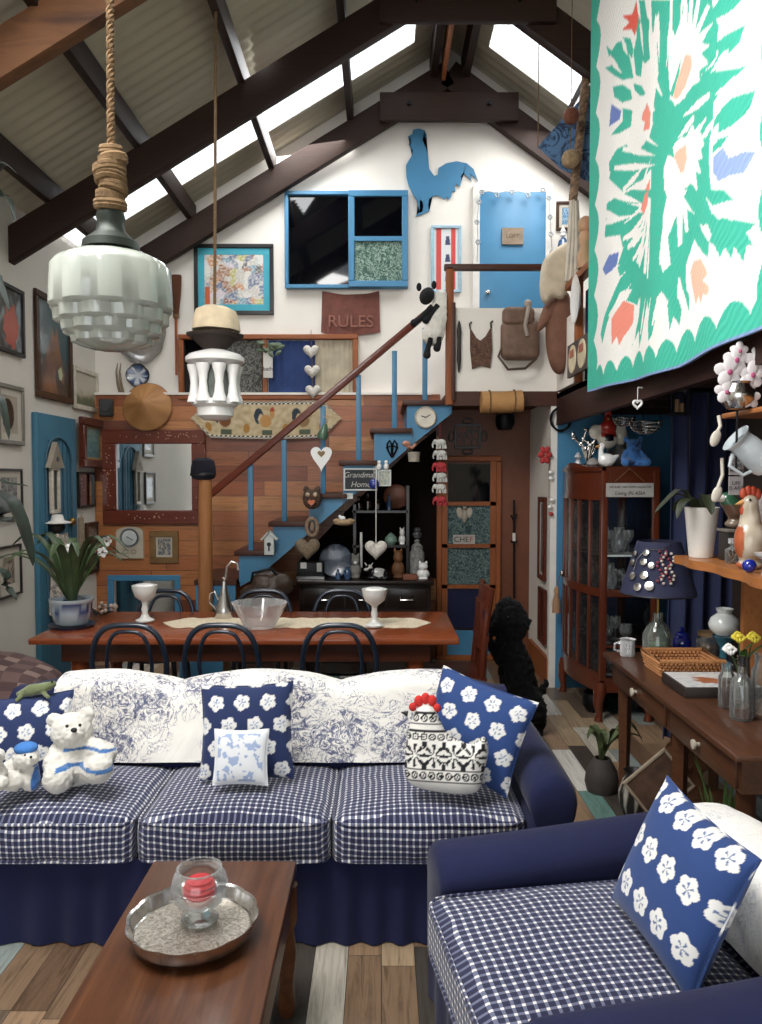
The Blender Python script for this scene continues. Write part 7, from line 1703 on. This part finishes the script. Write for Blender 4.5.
part(MB().lathe([(0, 0), (.04, 0), (.055, .05), (.05, .12), (.03, .2), (.034, .25), (.028, .25), (.024, .2), (0, .1)], q, 22), 'body', M_PG, t); part(MB().tube([q + Vector((-.03, -.0, .22)), q + Vector((-.09, 0, .25)), q + Vector((-.1, 0, .12)), q + Vector((-.05, 0, .06))], .012), 'handle', M_PG, t)
# --- hung from the loft joists
def wire_basket(px, py, Y, r, lab):
    q = at(px, py, Y); t = thing('wire_basket', lab, 'basket', q - Vector((0, 0, r * .7))); mb = MB()
    for k in range(6): f = k / 5; rad = r * math.sin(f * math.pi / 2 * .98 + .02); mb.tube([q + Vector((rad * math.cos(j * .349), rad * math.sin(j * .349), -r * .75 * math.cos(f * math.pi / 2))) for j in range(18)], .0035, 5, closed=True)
    for k in range(12): a = k * .5236; mb.tube([q + Vector((r * math.sin(f) * math.cos(a), r * math.sin(f) * math.sin(a), -r * .75 * math.cos(f))) for f in (.05, .4, .8, 1.2, 1.57)], .003, 5)
    part(mb, 'basket', M_SILVER, t)
    mb = MB()
    for k in range(3): a = k * 2.094; mb.cyl(q + Vector((r * math.cos(a), r * math.sin(a), 0)), Vector((q.x, q.y, 2.245)), .0025, n=5)
    part(mb, 'hanger', M_IRON, t)
wire_basket(624, 418, 5.25, .075, 'smaller hanging wire basket above the blue teddy bear'); wire_basket(646, 422, 5.05, .105, 'larger hanging wire basket beside the navy curtain')
q = at(637.5, 404, 4.03); mb = MB(); mb.tube([q + Vector((x, 0, y)) for x, y in heart(.045, 20)], .007, 6, closed=True); mb.cyl(q + Vector((0, 0, .02)), Vector((q.x, q.y, 2.12)), .002, n=5); mb.cyl((q.x, q.y, 2.12), (1.362, q.y, 2.12), .004, n=6)
tag(mb.build('heart_hook', M_WHITE), 'small open white heart hanging below the quilt hem', 'ornament')
q = at(679, 403, 4.4); t = thing('hanging_lantern', 'small dark glass lantern with candles hung before the navy curtain', 'lantern', q - Vector((0, 0, .07)))
part(MB().box(q + Vector((0, 0, -.062)), (.10, .10, .012)).box(q + Vector((0, 0, .075)), (.10, .10, .012)).lathe([(.05, .08), (.02, .12), (0, .125)], q, 12), 'frame', M_IRON, t)
for a in (-1, 1):
    for b in (-1, 1): part(MB().box(q + Vector((a * .046, b * .046, .006)), (.007, .007, .13)), 'post', M_IRON, t)
part(MB().lathe([(.038, -.055), (.038, .07)], q, 18), 'glass', M_PANE, t); part(MB().cyl(q + Vector((-.012, 0, -.055)), q + Vector((-.012, 0, .02)), .014).cyl(q + Vector((.016, 0, -.055)), q + Vector((.016, 0, .0)), .014), 'candle', mat('tan_wax', '#a9805e', .5), t); part(MB().cyl(q + Vector((0, 0, .12)), Vector((q.x, q.y, 2.245)), .003, n=5), 'chain', M_IRON, t)
# ================================================================ CURTAIN
def curt(u, v):
    x = 1.72 + .46 * u; z = .06 + 2.1 * v
    return (x + .03 * math.sin(v * 3) * (1 - u), 4.62 + (.035 + .02 * (1 - v)) * math.sin(u * 26 + .6 * math.sin(v * 4)), z)
cu_ = MB().grid(curt, 90, 24, 0, .006).build('navy_curtain', mat('curtain_navy', '#1a2346', .9, var=.12, scale=6, sheen=.15), None, 80); tag(cu_, 'long navy curtain hanging in folds beside the display cabinet', 'curtain')
mb = MB().cyl((1.5, 4.62, 2.17), (2.33, 4.62, 2.17), .015); tag(mb.build('curtain_rod', M_IRON), 'dark rod carrying the navy curtain under the loft', 'curtain rod')
# ================================================================ CONSOLE TABLE
M_CON = wood('worn_oak', '#3c2519', '#54352400'[:7], 'Y', 2.6, .35, coat=.3, c3='#5e3c28')
TZ = .75; co_ = thing('console_table', 'long dark worn wooden side table with drawers along the right side', 'side table', (1.46, 3.2, 0))
part(MB().box((1.46, 3.21, TZ - .0125), (.62, 1.5, .025), bev=.006), 'tabletop', M_CON, co_)
part(MB().box((1.47, 3.21, TZ - .085), (.56, 1.42, .12)), 'apron', M_CON, co_)
for y0, y1 in ((2.52, 3.10), (3.16, 3.86)):
    d_ = part(MB().box((1.185, (y0 + y1) / 2, TZ - .085), (.016, y1 - y0, .1), bev=.004), 'drawer', M_CON, co_)
    part(MB().lathe([(0, 0), (.008, 0), (.008, .012), (.018, .018), (.018, .026), (0, .03)], n=14, M=facing((1.178, (y0 + y1) / 2, TZ - .085), 'R')), 'knob', mat('pale_knob', '#b9b0a0', .3), d_)
for x, y in ((1.235, 2.56), (1.69, 2.56), (1.235, 3.85), (1.69, 3.85), (1.235, 3.13)):
    part(MB().tube([(x, y, TZ - .14), (x, y, .3), (x, y, 0)], [.036, .03, .024], 4), 'leg', M_CON, co_)
# --- lamp with navy shade
lx, ly = at(658, 598, 3.76).x, 3.76
t = thing('table_lamp', 'table lamp with a wide navy shade and green glass base on the side table', 'lamp', (lx, ly, TZ))
zb_, zt_ = at(652, 593, ly).z, at(652, 541, ly).z
shm = NT('navy_shade'); shm.b.inputs['Base Color'].default_value = (*lin('#20233f'), 1); shm.set(Roughness=.8)
part(MB().lathe([(.178, zb_), (.180, zb_ + .004), (.102, zt_), (.098, zt_), (.175, zb_)], (lx, ly, 0), 48), 'lamp_shade', shm.m, t)
part(MB().tube([(lx + .177 * math.cos(k * .1309), ly + .177 * math.sin(k * .1309), zb_) for k in range(48)], .005, 6, closed=True), 'shade_rim', M_BLACK, t)
part(MB().lathe([(0, .001), (.065, .001), (.07, .03), (.07, .13), (.05, .17), (.025, .2), (.025, .24), (.02, .24), (.02, .2), (.045, .168), (.064, .13), (.064, .03), (0, .012)], (lx, ly, TZ), 28), 'base', glass('pale_bottle', '#eef4ef', .9, .03, .25), t)
part(MB().lathe([(0, .014), (.062, .014), (.062, .085), (0, .088)], (lx, ly, TZ), 28), 'green_filling', mat('sage_sand', '#6c8062', .6, var=.2), t)
part(MB().cyl((lx, ly, TZ + .24), (lx, ly, zt_ - .02), .008).box((lx, ly, zt_ - .01), (.195, .006, .006)).box((lx, ly, zt_ - .01), (.006, .195, .006)), 'stem', mat('aged_brass', '', .4), t)
def onshade(px, py):
    z = at(px, py, ly - .14).z; r = .178 + (.102 - .178) * (z - zb_) / (zt_ - zb_) + .011; a = math.asin(max(-1, min(1, (at(px, py, ly - r * .9).x - lx) / r))); return Vector((lx + r * math.sin(a), ly - r * math.cos(a), z)), a
t = thing('disc_necklace', 'necklace of silver discs draped over the navy lamp shade', 'necklace', onshade(633, 585)[0])
for px, py, r in ((641, 556, .015), (648, 554, .015), (639, 565, .017), (646, 563, .017), (652, 566, .016), (638, 578, .02), (646, 576, .02), (641, 588, .02), (650, 586, .022)):
    q, a = onshade(px, py); part(MB().lathe([(0, -.002), (r, -.002), (r, .003), (r * .5, .005), (0, .005)], n=18, M=Matrix.Translation(q) @ Matrix.Rotation(a, 4, 'Z') @ Matrix.Rotation(math.pi / 2 - .36, 4, 'X')), 'disc', M_SILVER, t)
part(MB().tube([onshade(*p_)[0] for p_ in ((639, 572), (642, 560), (648, 551), (656, 550), (664, 549), (671, 546))], .002, 5), 'chain', M_SILVER, t)
t = thing('bead_necklace', 'tassel of red and cream beads hanging on the navy lamp shade', 'necklace', onshade(661, 588)[0])
for s_, m in enumerate((mat('red_bead', '#7c3038', .3), mat('cream_bead', '#b9aca0', .4), mat('red_bead', '', .3), mat('cream_bead', '', .4))):
    mb = MB()
    for k in range(9): mb.ell(onshade(659 + s_ * 4 + 2.2 * math.sin(k * 1.3 + s_ * 2), 552 + k * 3.6 + 2 * (s_ % 2))[0], .0075, None, 8)
    part(mb, 'bead_strand', m, t)
# --- on the console
def onT(px, py): q = atz(px, py, TZ); q.z = TZ + .0005; return q
wk = wood('wicker', '#8a5a35', '#b98253', 'X', 30, .7, 1.0, bump=.8)
t = thing('wicker_basket', 'shallow rectangular wicker basket on the side table', 'basket', (1.40, 3.55, TZ)); mb = MB(); X0, X1, Yb0, Yb1 = 1.27, 1.53, 3.44, 3.655
for k in range(5):
    z = TZ + .008 + k * .014; g = .012 * k / 4; P = []
    for j in range(120):
        s_ = j / 120 * 4; i = int(s_); f = s_ - i
        cxs = ((X0 - g, Yb0 - g), (X1 + g, Yb0 - g), (X1 + g, Yb1 + g), (X0 - g, Yb1 + g)); a, b = cxs[i], cxs[(i + 1) % 4]
        w_ = .004 * (1 if (j + k) % 2 else -1); nx, ny = (b[1] - a[1]), -(b[0] - a[0]); L_ = math.hypot(nx, ny)
        P.append((a[0] + (b[0] - a[0]) * f + nx / L_ * w_, a[1] + (b[1] - a[1]) * f + ny / L_ * w_, z))
    mb.tube(P, .0075, 6, closed=True)
part(mb, 'side', wk, t); part(MB().box(((X0 + X1) / 2, (Yb0 + Yb1) / 2, TZ + .005), (X1 - X0, Yb1 - Yb0, .008)), 'floor', wk, t); part(MB().tube([(X0 - .014, Yb0 - .014, TZ + .075), (X1 + .014, Yb0 - .014, TZ + .075), (X1 + .014, Yb1 + .014, TZ + .075), (X0 - .014, Yb1 + .014, TZ + .075)], .011, 8, closed=True), 'rim', wk, t)
t = thing('print_box', 'flat dark box topped with a white printed sheet on the side table', 'box', (1.40, 3.24, TZ))
part(MB().box((1.405, 3.24, TZ + .022), (.33, .26, .043), bev=.004), 'box', mat('charcoal_box', '#2a201c', .6), t)
mb = MB().grid(lambda u, v: (1.25 + .31 * u, 3.12 + .245 * v, TZ + .0445), 40, 30, 0, .0008); mb.paint = lambda co, g: '#b06a44' if ((g[0] - .42) / .2) ** 2 + ((g[1] - .45) / .22) ** 2 < .8 + N(g[0] * 9, g[1] * 9) else mixc('#b9bcc4', '#e4e2dc', .7 + N(g[0] * 12, g[1] * 12)); part(mb, 'printed_sheet', M_ART, t)
def bottle(name, label, cat, q, prof, liquid=None, cap=None, lm=None, gm=None):
    t = thing(name, label, cat, q); q = Vector(q)
    inner = [(max(0, r - .003), z) for r, z in prof[::-1] if z > .006]
    part(MB().lathe(prof + inner + [(0, .006)], q, 26), 'glass', gm or glass('bottle_glass', '#f8faf9', .95, .02, .3), t)
    if liquid: part(MB().lathe([(0, .007)] + [(r - .0035, max(z, .007)) for r, z in prof if r > .005 and z < liquid] + [(prof[2][0] - .0035, liquid), (0, liquid)], q, 24), 'liquid', lm, t)
    if cap: part(MB().lathe([(0, cap[1]), (cap[0], cap[1]), (cap[0], cap[2]), (0, cap[2])], q, 18), 'lid', cap[3], t)
    return t
AMB = mat('amber_liquid', '#5b2a14', .15, coat=.5)
bottle('liquor_jar', 'glass jar half full of brown liquor, left of the two clear bottles', 'jar', onT(726.5, 707), [(0, 0), (.03, 0), (.032, .01), (.032, .12), (.022, .14), (.022, .17)], .11, None, AMB)
bottle('glass_bottle', 'square shouldered clear bottle with a little brown liquid on the table corner', 'bottle', onT(741, 719), [(0, 0), (.038, 0), (.041, .01), (.041, .13), (.03, .155), (.013, .17), (.013, .205), (.016, .21)], .05, (.014, .2, .235, M_BLACK), AMB)
bottle('glass_jar', 'tall clear empty jar at the right edge of the side table', 'jar', onT(763, 716), [(0, 0), (.04, 0), (.043, .01), (.043, .17), (.034, .19), (.034, .23), (.037, .235)])
t = bottle('flower_vase', 'slim glass vase of yellow and white flowers on the side table', 'vase', onT(743, 700), [(0, 0), (.028, 0), (.03, .01), (.026, .1), (.022, .16), (.026, .18)]); q = onT(743, 700)
for px, py, m, c_ in ((738, 637, mat('yellow_petal', '#cdbb3a', .6), mat('yellow_petal', '', .6)), (753, 637, mat('yellow_petal', '', .6), mat('yellow_petal', '', .6)), (729, 649, M_WHITE, mat('yellow_petal', '', .6))):
    f_ = at(px, py, q.y - .01); part(MB().tube([q + Vector((0, 0, .03)), (q + f_) / 2 + Vector((0, 0, .04)), f_], .003, 5), 'stem', M_GREEN, t)
    mb = MB()
    for k in range(12): a = k * .5236; mb.ell(f_ + Vector((.02 * math.cos(a), .012 * math.sin(a) - .005, .012 * math.sin(a))), (.012, .008, .006), Matrix.Rotation(a, 4, 'Y'), 8)
    mb.ell(f_ + Vector((0, -.008, .004)), (.013, .012, .01)); part(mb, 'flower', m, t)
    part(leaf(MB(), [q + Vector((0, 0, .15)), q.lerp(f_, .8) + Vector((.02, -.01, 0)), q.lerp(f_, .9) + Vector((.05, -.02, .0))], .03), 'leaf', M_GREEN, t)
q = Vector((1.53, 3.88, TZ + .0005)); t = thing('blue_jar', 'cobalt blue glass jar with lid behind the wicker basket', 'jar', q); CB = mat('cobalt', '#15278c', .08, coat=1.0)
part(MB().lathe([(0, 0), (.03, 0), (.045, .03), (.045, .08), (.03, .1), (.032, .105), (0, .105)], q, 26), 'body', CB, t); part(MB().lathe([(.033, .106), (.03, .115), (.008, .125), (.012, .14), (0, .145)], q, 22), 'lid', CB, t)
bottle('storage_jar', 'glass jar of brown spices with a cork lid behind the basket', 'jar', (1.62, 3.78, TZ + .0005), [(0, 0), (.052, 0), (.056, .01), (.056, .105), (.048, .115), (.048, .12)], .07, (.05, .121, .14, mat('cork', '#9a7a56', .8, var=.2)), mat('spice', '#8a5c34', .8, var=.4, scale=60))
q = Vector((1.622, 3.61, TZ + .0005)); t = thing('oil_lamp', 'white milk glass and blue oil lamp beneath the wooden wall shelf', 'lamp', q)
part(MB().lathe([(0, 0), (.05, 0), (.045, .02), (.02, .04), (.018, .1), (.04, .13), (.055, .155), (0, .16)], q, 26), 'base', mat('teal_glass', '#3f6f80', .15, coat=.6), t)
part(MB().lathe([(.04, .16), (.066, .185), (.072, .21), (.06, .24), (.032, .262), (.04, .285), (.036, .285), (.028, .262), (.055, .24), (.066, .21), (.06, .188), (.036, .163)], q, 36, fr=lambda a, k: 1 + (.05 * math.cos(10 * a) if k in (5, 6) else 0)), 'shade', mat('milk_glass', '#d5d9d6', .15, coat=.5), t)
q = Vector((1.25, 3.87, TZ + .0005)); t = thing('glass_mug', 'clear glass mug with a handle at the far corner of the side table', 'mug', q)
part(MB().lathe([(0, 0), (.035, 0), (.038, .01), (.036, .08), (.04, .085), (.033, .08), (.033, .01), (0, .01)], q, 24), 'cup', M_GW, t); part(MB().tube([q + Vector((-.035, 0, .07)), q + Vector((-.065, 0, .06)), q + Vector((-.065, 0, .03)), q + Vector((-.036, 0, .018))], .006), 'handle', M_GW, t)
# ================================================================ WALL SHELVES AT THE RIGHT
M_LIVE = wood('live_edge', '#8a532b', '#ad7040', 'Y', 2.4, .4, coat=.2)
SZ, SZ2 = 1.307, 1.905
ws = thing('wall_shelf_unit', 'dark wall unit with a live edge wooden shelf over the side table', 'shelf', (1.6, 3.0, TZ))
part(MB().box((1.745, 3.0, 1.42), (.03, 1.55, 1.32)), 'back_panel', mat('dark_stained_board', '#1a100c', .6), ws)
P = [(1.735, 2.25), (1.735, 3.42)] + [(1.315 + .012 * math.sin(y_ * 9) + .01 * math.sin(y_ * 23), y_) for y_ in [3.42 - .039 * k for k in range(31)]]
part(MB().prism(P[::-1], .036, Matrix.Translation((0, 0, SZ - .0365))), 'shelf', M_LIVE, ws)
part(MB().box((1.545, 2.66, SZ2 - .0105), (.39, .82, .02), bev=.005), 'upper_shelf', M_LIVE, ws)
part(MB().box((1.63, 3.25, (TZ + SZ) / 2 - .01), (.19, .03, SZ - TZ - .05)), 'support', M_LIVE, ws)
q = Vector((1.388, 3.33, SZ)); t = thing('white_planter', 'tall plain white tapered planter on the end of the live edge shelf', 'planter', q)
part(MB().lathe([(0, .0005), (.048, .0005), (.05, .006), (.07, .21), (.073, .217), (.066, .217), (.06, .19), (0, .19)], q, 36), 'pot', M_WHITEMATT, t)
for k in range(5):
    a = 1.9 + k * .68; d = Vector((math.cos(a), math.sin(a) * .7, 0)); part(leaf(MB(), [q + Vector((0, 0, .19)) + d * .03, q + Vector((0, 0, .25 + .02 * (k % 3))) + d * .09, q + Vector((0, 0, .23)) + d * .17, q + Vector((0, 0, .19 - .02 * (k % 2))) + d * .21], .05), 'leaf', mat('olive_leaf', '#262c18', .6, var=.3), t)
q = Vector((1.475, 3.2, SZ)); t = thing('house_lantern', 'dark square lantern under the green headed duck beside the white planter', 'lantern', q)
part(MB().box(q + Vector((0, 0, .0605)), (.10, .09, .12), bev=.003), 'body', mat('dark_lantern', '#24211f', .6), t); part(MB().box(q + Vector((0, 0, .126)), (.115, .105, .012), bev=.003), 'roof', mat('grey_roof', '#6c665f', .7), t); part(MB().box(q + Vector((0, -.046, .055)), (.06, .003, .07)), 'window', mat('lantern_glass', '#4a4a46', .1), t)
bottle('perfume_bottle', 'cut crystal perfume bottle in front of the dark lantern', 'bottle', (1.415, 3.09, SZ), [(0, 0), (.026, 0), (.028, .006), (.028, .055), (.01, .065), (.01, .08)], None, (.016, .08, .1, M_GW))
q = Vector((1.395, 2.90, SZ)); t = thing('ceramic_rooster', 'large beige ceramic rooster with a red comb on the live edge shelf', 'figurine', q)
bb = blob([('e', q + Vector((0, 0, .105)), (.06, .055, .09)), ('c', [q + Vector((.0, 0, .14)), q + Vector((-.004, 0, .2)), q + Vector((-.006, 0, .25))], [.046, .035, .032]), ('c', [q + Vector((.05, 0, .1)), q + Vector((.085, .01, .18)), q + Vector((.08, .01, .24))], [.035, .03, .018]), ('e', q + Vector((0, 0, .015)), (.05, .05, .018))], .007, 3)
for v in bb.bm.verts: v.co.z = max(v.co.z, q.z + .0005)
bb.paint = lambda co, g: mixc('#a34a2c', '#b5643c', .5 + N(co.x * 30, co.z * 30)) if co.x - q.x > .035 or (co.x - q.x < -.04 and co.z - q.z < .16) else mixc('#a99a84', '#cfc4b0', .5 + N(co.x * 18, co.z * 25))
part(bb, 'body', vcol('rooster_glaze', .3, coat=.4), t, smooth=80)
mb = MB()
for k in range(4): mb.ell(q + Vector((-.03 + k * .018, 0, .285 + .008 * math.sin(k * 1.2))), (.014, .01, .022))
mb.ell(q + Vector((-.03, -.0, .222)), (.012, .014, .025)); part(mb, 'comb', mat('comb_orange', '#b04326', .5), t); part(MB().cyl(q + Vector((-.034, -.004, .252)), q + Vector((-.062, -.006, .244)), .011, .002), 'beak', mat('bill_orange', '', .5), t); part(MB().ell(q + Vector((-.018, -.029, .262)), .005, None, 8), 'eye', M_BLACK, t)
q = Vector((1.46, 3.0, SZ)); t = MB().box(q + Vector((.02, 0, .14)), (.12, .012, .279)).build('white_tile', M_WHITE); tag(t, 'plain white tile standing behind the ceramic rooster', 'tile')
q = Vector((1.355, 2.66, SZ)); t = thing('candle_cup', 'blue and white ceramic pedestal cup at the right edge of the live edge shelf', 'cup', q)
cp_ = MB().lathe([(0, .0005), (.03, .0005), (.032, .01), (.024, .04), (.034, .062), (.055, .075), (.058, .082), (.03, .075), (0, .07)], q, 28); cp_.paint = lambda co, g: '#27407e' if (.015 < co.z - q.z < .05 and math.sin(math.atan2(co.y - q.y, co.x - q.x) * 5) > 0) else '#d5d6d4'; part(cp_, 'cup', vcol('delft', .2, coat=.5), t)
q = Vector((1.335, 2.78, SZ)); mb = MB(); mb.ell(q + Vector((0, 0, .0255)), .025, None, 16); tag(mb.build('glass_ball', CB), 'small dark blue glass ball beside the pedestal cup', 'ornament')
q = Vector((1.475, 3.2, SZ + .1325)); t = thing('duck_jug', 'green headed brown duck jug perched on the dark lantern', 'jug', q)
bb = blob([('c', [q + Vector((.05, 0, .045)), q + Vector((0, 0, .075)), q + Vector((-.035, 0, .12))], [.038, .042, .034]), ('e', q + Vector((0, 0, .02)), (.045, .04, .02))], .007, 3); bb.paint = lambda co, g: '#2f5a42' if co.z - q.z > .1 else ('#5b4232' if co.z - q.z > .04 else '#7a6a5a')
for v in bb.bm.verts: v.co.z = max(v.co.z, q.z + .0005)
part(bb, 'body', vcol('duck_glaze', .25, coat=.5), t, smooth=80); part(MB().cyl(q + Vector((-.06, -.01, .125)), q + Vector((-.1, -.02, .128)), .016, .01), 'bill', M_WHITEMATT, t)
# hung from the upper shelf
def spoon(label, top, bot, m, nm='spoon'):
    t = thing(nm, label, 'spoon', bot); part(MB().tube([top, top.lerp(bot, .4) + Vector((.012, 0, 0)), top.lerp(bot, .72)], .007, 7), 'handle', m, t); part(MB().ell(top.lerp(bot, .86), (.02, .009, .034), Matrix.Rotation(.35, 4, 'Y')), 'bowl', m, t)
spoon('pale wooden spoon hanging from the upper shelf before the navy curtain', Vector((at(721, 412, 3.0).x, 3.02, 1.893)), at(715, 442, 3.0), mat('pale_spoon', '#cdc6b8', .5))
spoon('cream curved ladle hanging beside the two small plaques', at(722, 458, 3.04), at(716, 500, 3.04), mat('pale_spoon', '', .5), 'ladle')
q = at(736, 472, 2.92)
for k, (wd, lab) in enumerate((('LOVE\nTHIS\nHOME', 'small black and white word plaque hung under the upper shelf, upper of two'), ('LIFE\nIS ART', 'small black and white word plaque hung below another by the enamel jug'))):
    c0 = q + Vector((0, 0, .024 - .076 * k)); t = thing('word_plaque', lab, 'sign', c0 - Vector((0, 0, .035)))
    part(MB().box(c0, (.052, .008, .07)), 'plaque', mat('plaque_grey', '#8e8a8a', .6), t); part(text_mb(wd, .019, facing(c0 + Vector((0, -.0042, .0)), 'B'), .0008), 'lettering', M_BLACK, t)
    part(MB().cyl(c0 + Vector((0, 0, .03)), (c0 + Vector((0, 0, .046))) if k else Vector((q.x, q.y, 1.893)), .002, n=5), 'cord', M_ROPE, t)
q = at(752, 452, 2.80); t = thing('enamel_jug', 'white enamel jug hanging tilted beneath the upper shelf', 'jug', q - Vector((0, 0, .08))); Mj = Matrix.Translation(q) @ Matrix.Rotation(R(-50), 4, 'Y')
part(MB().lathe([(0, -.075), (.05, -.075), (.056, -.06), (.05, .03), (.045, .06), (.058, .08), (.055, .08), (.042, .06), (.047, .03), (.05, -.06), (0, -.068)], n=30, M=Mj), 'body', mat('white_enamel', '#c3ccd0', .2, coat=.5), t); part(MB().tube([Mj @ Vector((-.05, 0, .05)), Mj @ Vector((-.09, 0, .03)), Mj @ Vector((-.085, 0, -.03)), Mj @ Vector((-.05, 0, -.045))], .007), 'handle', mat('white_enamel', '', .2), t)
part(MB().cyl(Mj @ Vector((-.088, 0, .0)), Vector(((Mj @ Vector((-.088, 0, 0))).x, q.y, 1.893)), .004), 'hook', M_IRON, t)
# orchid on the upper shelf
q = Vector((at(737, 410, 2.86).x, 2.86, SZ2)); t = thing('orchid', 'white and pink orchid in a round silver bowl on the upper shelf', 'orchid', q)
part(MB().lathe([(0, .0005), (.035, .0005), (.06, .03), (.062, .06), (.048, .09), (.052, .098), (.044, .096), (.05, .06), (0, .05)], q, 28), 'bowl', M_SILVER, t)
op = MB(); st_pts = [q + Vector((0, 0, .06)), q + Vector((-.03, 0, .15)), q + Vector((.0, 0, .24)), q + Vector((.05, 0, .27)), q + Vector((.09, 0, .24))]; part(MB().tube(st_pts, .004, 6), 'stem', M_GREEN_D, t)
for px, py, s_ in ((726, 392, .9), (729, 372, 1.15), (736, 360, 1.0), (739, 351, .7), (744, 388, .9), (752, 375, 1.0), (757, 361, 1.0), (762, 353, .8), (750, 398, .8)):
    f_ = at(px, py, 2.83); mb = MB()
    for k in range(5): a = k * 1.2566 + .3; mb.ell(f_ + Vector((.024 * s_ * math.cos(a), -.004 * (k % 2), .024 * s_ * math.sin(a))), (.027 * s_, .006, .021 * s_), Matrix.Rotation(-a, 4, 'Y'), 10)
    fl_ = part(mb, 'flower', mat('orchid_petal', '#e2dcdc', .5, var=.08), t); part(MB().ell(f_ + Vector((0, -.01, -.002)), (.009 * s_, .007, .01 * s_), None, 8), 'lip', mat('orchid_pink', '#b0527a', .5), fl_)
# ================================================================ FLOOR AT THE RIGHT
def onF(px, py): q = atz(px, py, 0); return q
q = Vector((1.165, 4.0, 0)); t = thing('round_planter', 'dark grey rounded planter with a leafy plant on the floor by the side table', 'planter', q)
part(MB().lathe([(0, 0), (.075, 0), (.088, .05), (.08, .11), (.052, .16), (.045, .175), (.035, .175), (.045, .15), (0, .14)], q, 30), 'pot', mat('slate_pot', '#3a3431', .75, bump=.2), t)
for k in range(10):
    a = k * 2.4; d = Vector((math.cos(a) * .8 + .35, math.sin(a) * .6, 0)); part(leaf(MB(), [q + Vector((0, 0, .17)), q + Vector((0, 0, .27)) + d * .05, q + Vector((0, 0, .30 + .03 * (k % 3))) + d * .13, q + Vector((0, 0, .28)) + d * .19], .05), 'leaf', mat('dusty_leaf', '#46512f', .6, var=.4), t)
q = Vector((1.235, 3.70, 0)); t = thing('painted_vase', 'black vase with white painted pattern on the floor by the side table', 'vase', q)
pv = MB().lathe([(0, .0), (.045, .0), (.068, .06), (.072, .12), (.05, .18), (.036, .2), (.05, .225), (.044, .225), (.03, .2), (0, .19)], q, 40)
pv.paint = lambda co, g: '#a9a49a' if (abs(math.sin(math.atan2(co.y - q.y, co.x - q.x) * 4 + math.sin(co.z * 90) * 1.2)) > .86 and .03 < co.z < .2) or abs(co.z - .1) < .004 else '#17120f'
part(pv, 'body', vcol('painted_clay', .5), t)
t = thing('slate_plaque', 'diamond shaped dark plaque with a pale border leaning on the driftwood', 'plaque', (1.3, 3.42, 0)); Md = facing((1.25, 3.42, .27), 'B', R(-10), R(38))
part(MB().box((0, 0, .008), (.24, .20, .016), M=Md), 'board', mat('mottled_slate', '#4a3426', .7, var=.5, scale=12), t); part(frame_bars(MB(), .25, .21, .012, .02, Md), 'border', mat('pale_border', '#8d7f6c', .7), t)
q = Vector((1.49, 3.60, 0)); t = thing('driftwood', 'twisted piece of brown driftwood under the side table', 'driftwood', q)
bb = blob([('c', [q + Vector((-.03, 0, .05)), q + Vector((-.06, .02, .22)), q + Vector((-.03, .03, .42))], [.1, .085, .06]), ('c', [q + Vector((-.04, .0, .16)), q + Vector((.1, -.05, .12)), q + Vector((.17, -.1, .05))], [.07, .06, .045]), ('c', [q + Vector((-.05, .02, .28)), q + Vector((.03, -.04, .3))], [.05, .03]), ('e', q + Vector((0, 0, .03)), (.12, .08, .035))], .012, 2, .03, 14)
for v in bb.bm.verts: v.co.z = max(v.co.z, .0005)
part(bb, 'wood', wood('driftwood_grain', '#4a2f20', '#6f4a33', 'Z', 5, .85), t, smooth=80)
q = Vector((1.345, 2.98, 0)); t = thing('grass_pot', 'pot of upright green grass blades under the side table', 'potted plant', q); rr = random.Random(9)
part(MB().lathe([(0, 0), (.06, 0), (.08, .12), (.085, .14), (.075, .14), (.07, .11), (0, .11)], q, 26), 'pot', mat('clay_pot', '', .8), t); mb = MB()
for k in range(26):
    a = rr.uniform(0, 6.28); d = Vector((math.cos(a), math.sin(a), 0)); h = rr.uniform(.24, .48); leaf(mb, [q + Vector((0, 0, .11)) + d * .03, q + Vector((0, 0, .11 + h * .6)) + d * .06, q + Vector((0, 0, .11 + h)) + d * rr.uniform(.08, .16)], .014, n=6)
o = part(mb, 'grass_blades', mat('bright_grass', '#4f7038', .6, var=.3), t)
q = Vector((1.52, 5.4, 0)); t = thing('black_pot', 'round black cast pot on the floor beneath the display cabinet', 'pot', q)
part(MB().lathe([(0, 0.0005), (.06, 0.0005), (.09, .05), (.085, .1), (.07, .13), (.078, .135), (0, .14)], q, 26), 'pot', M_IRON, t); part(MB().ell(q + Vector((0, 0, .145)), (.014, .014, .01)), 'knob', M_IRON, t)
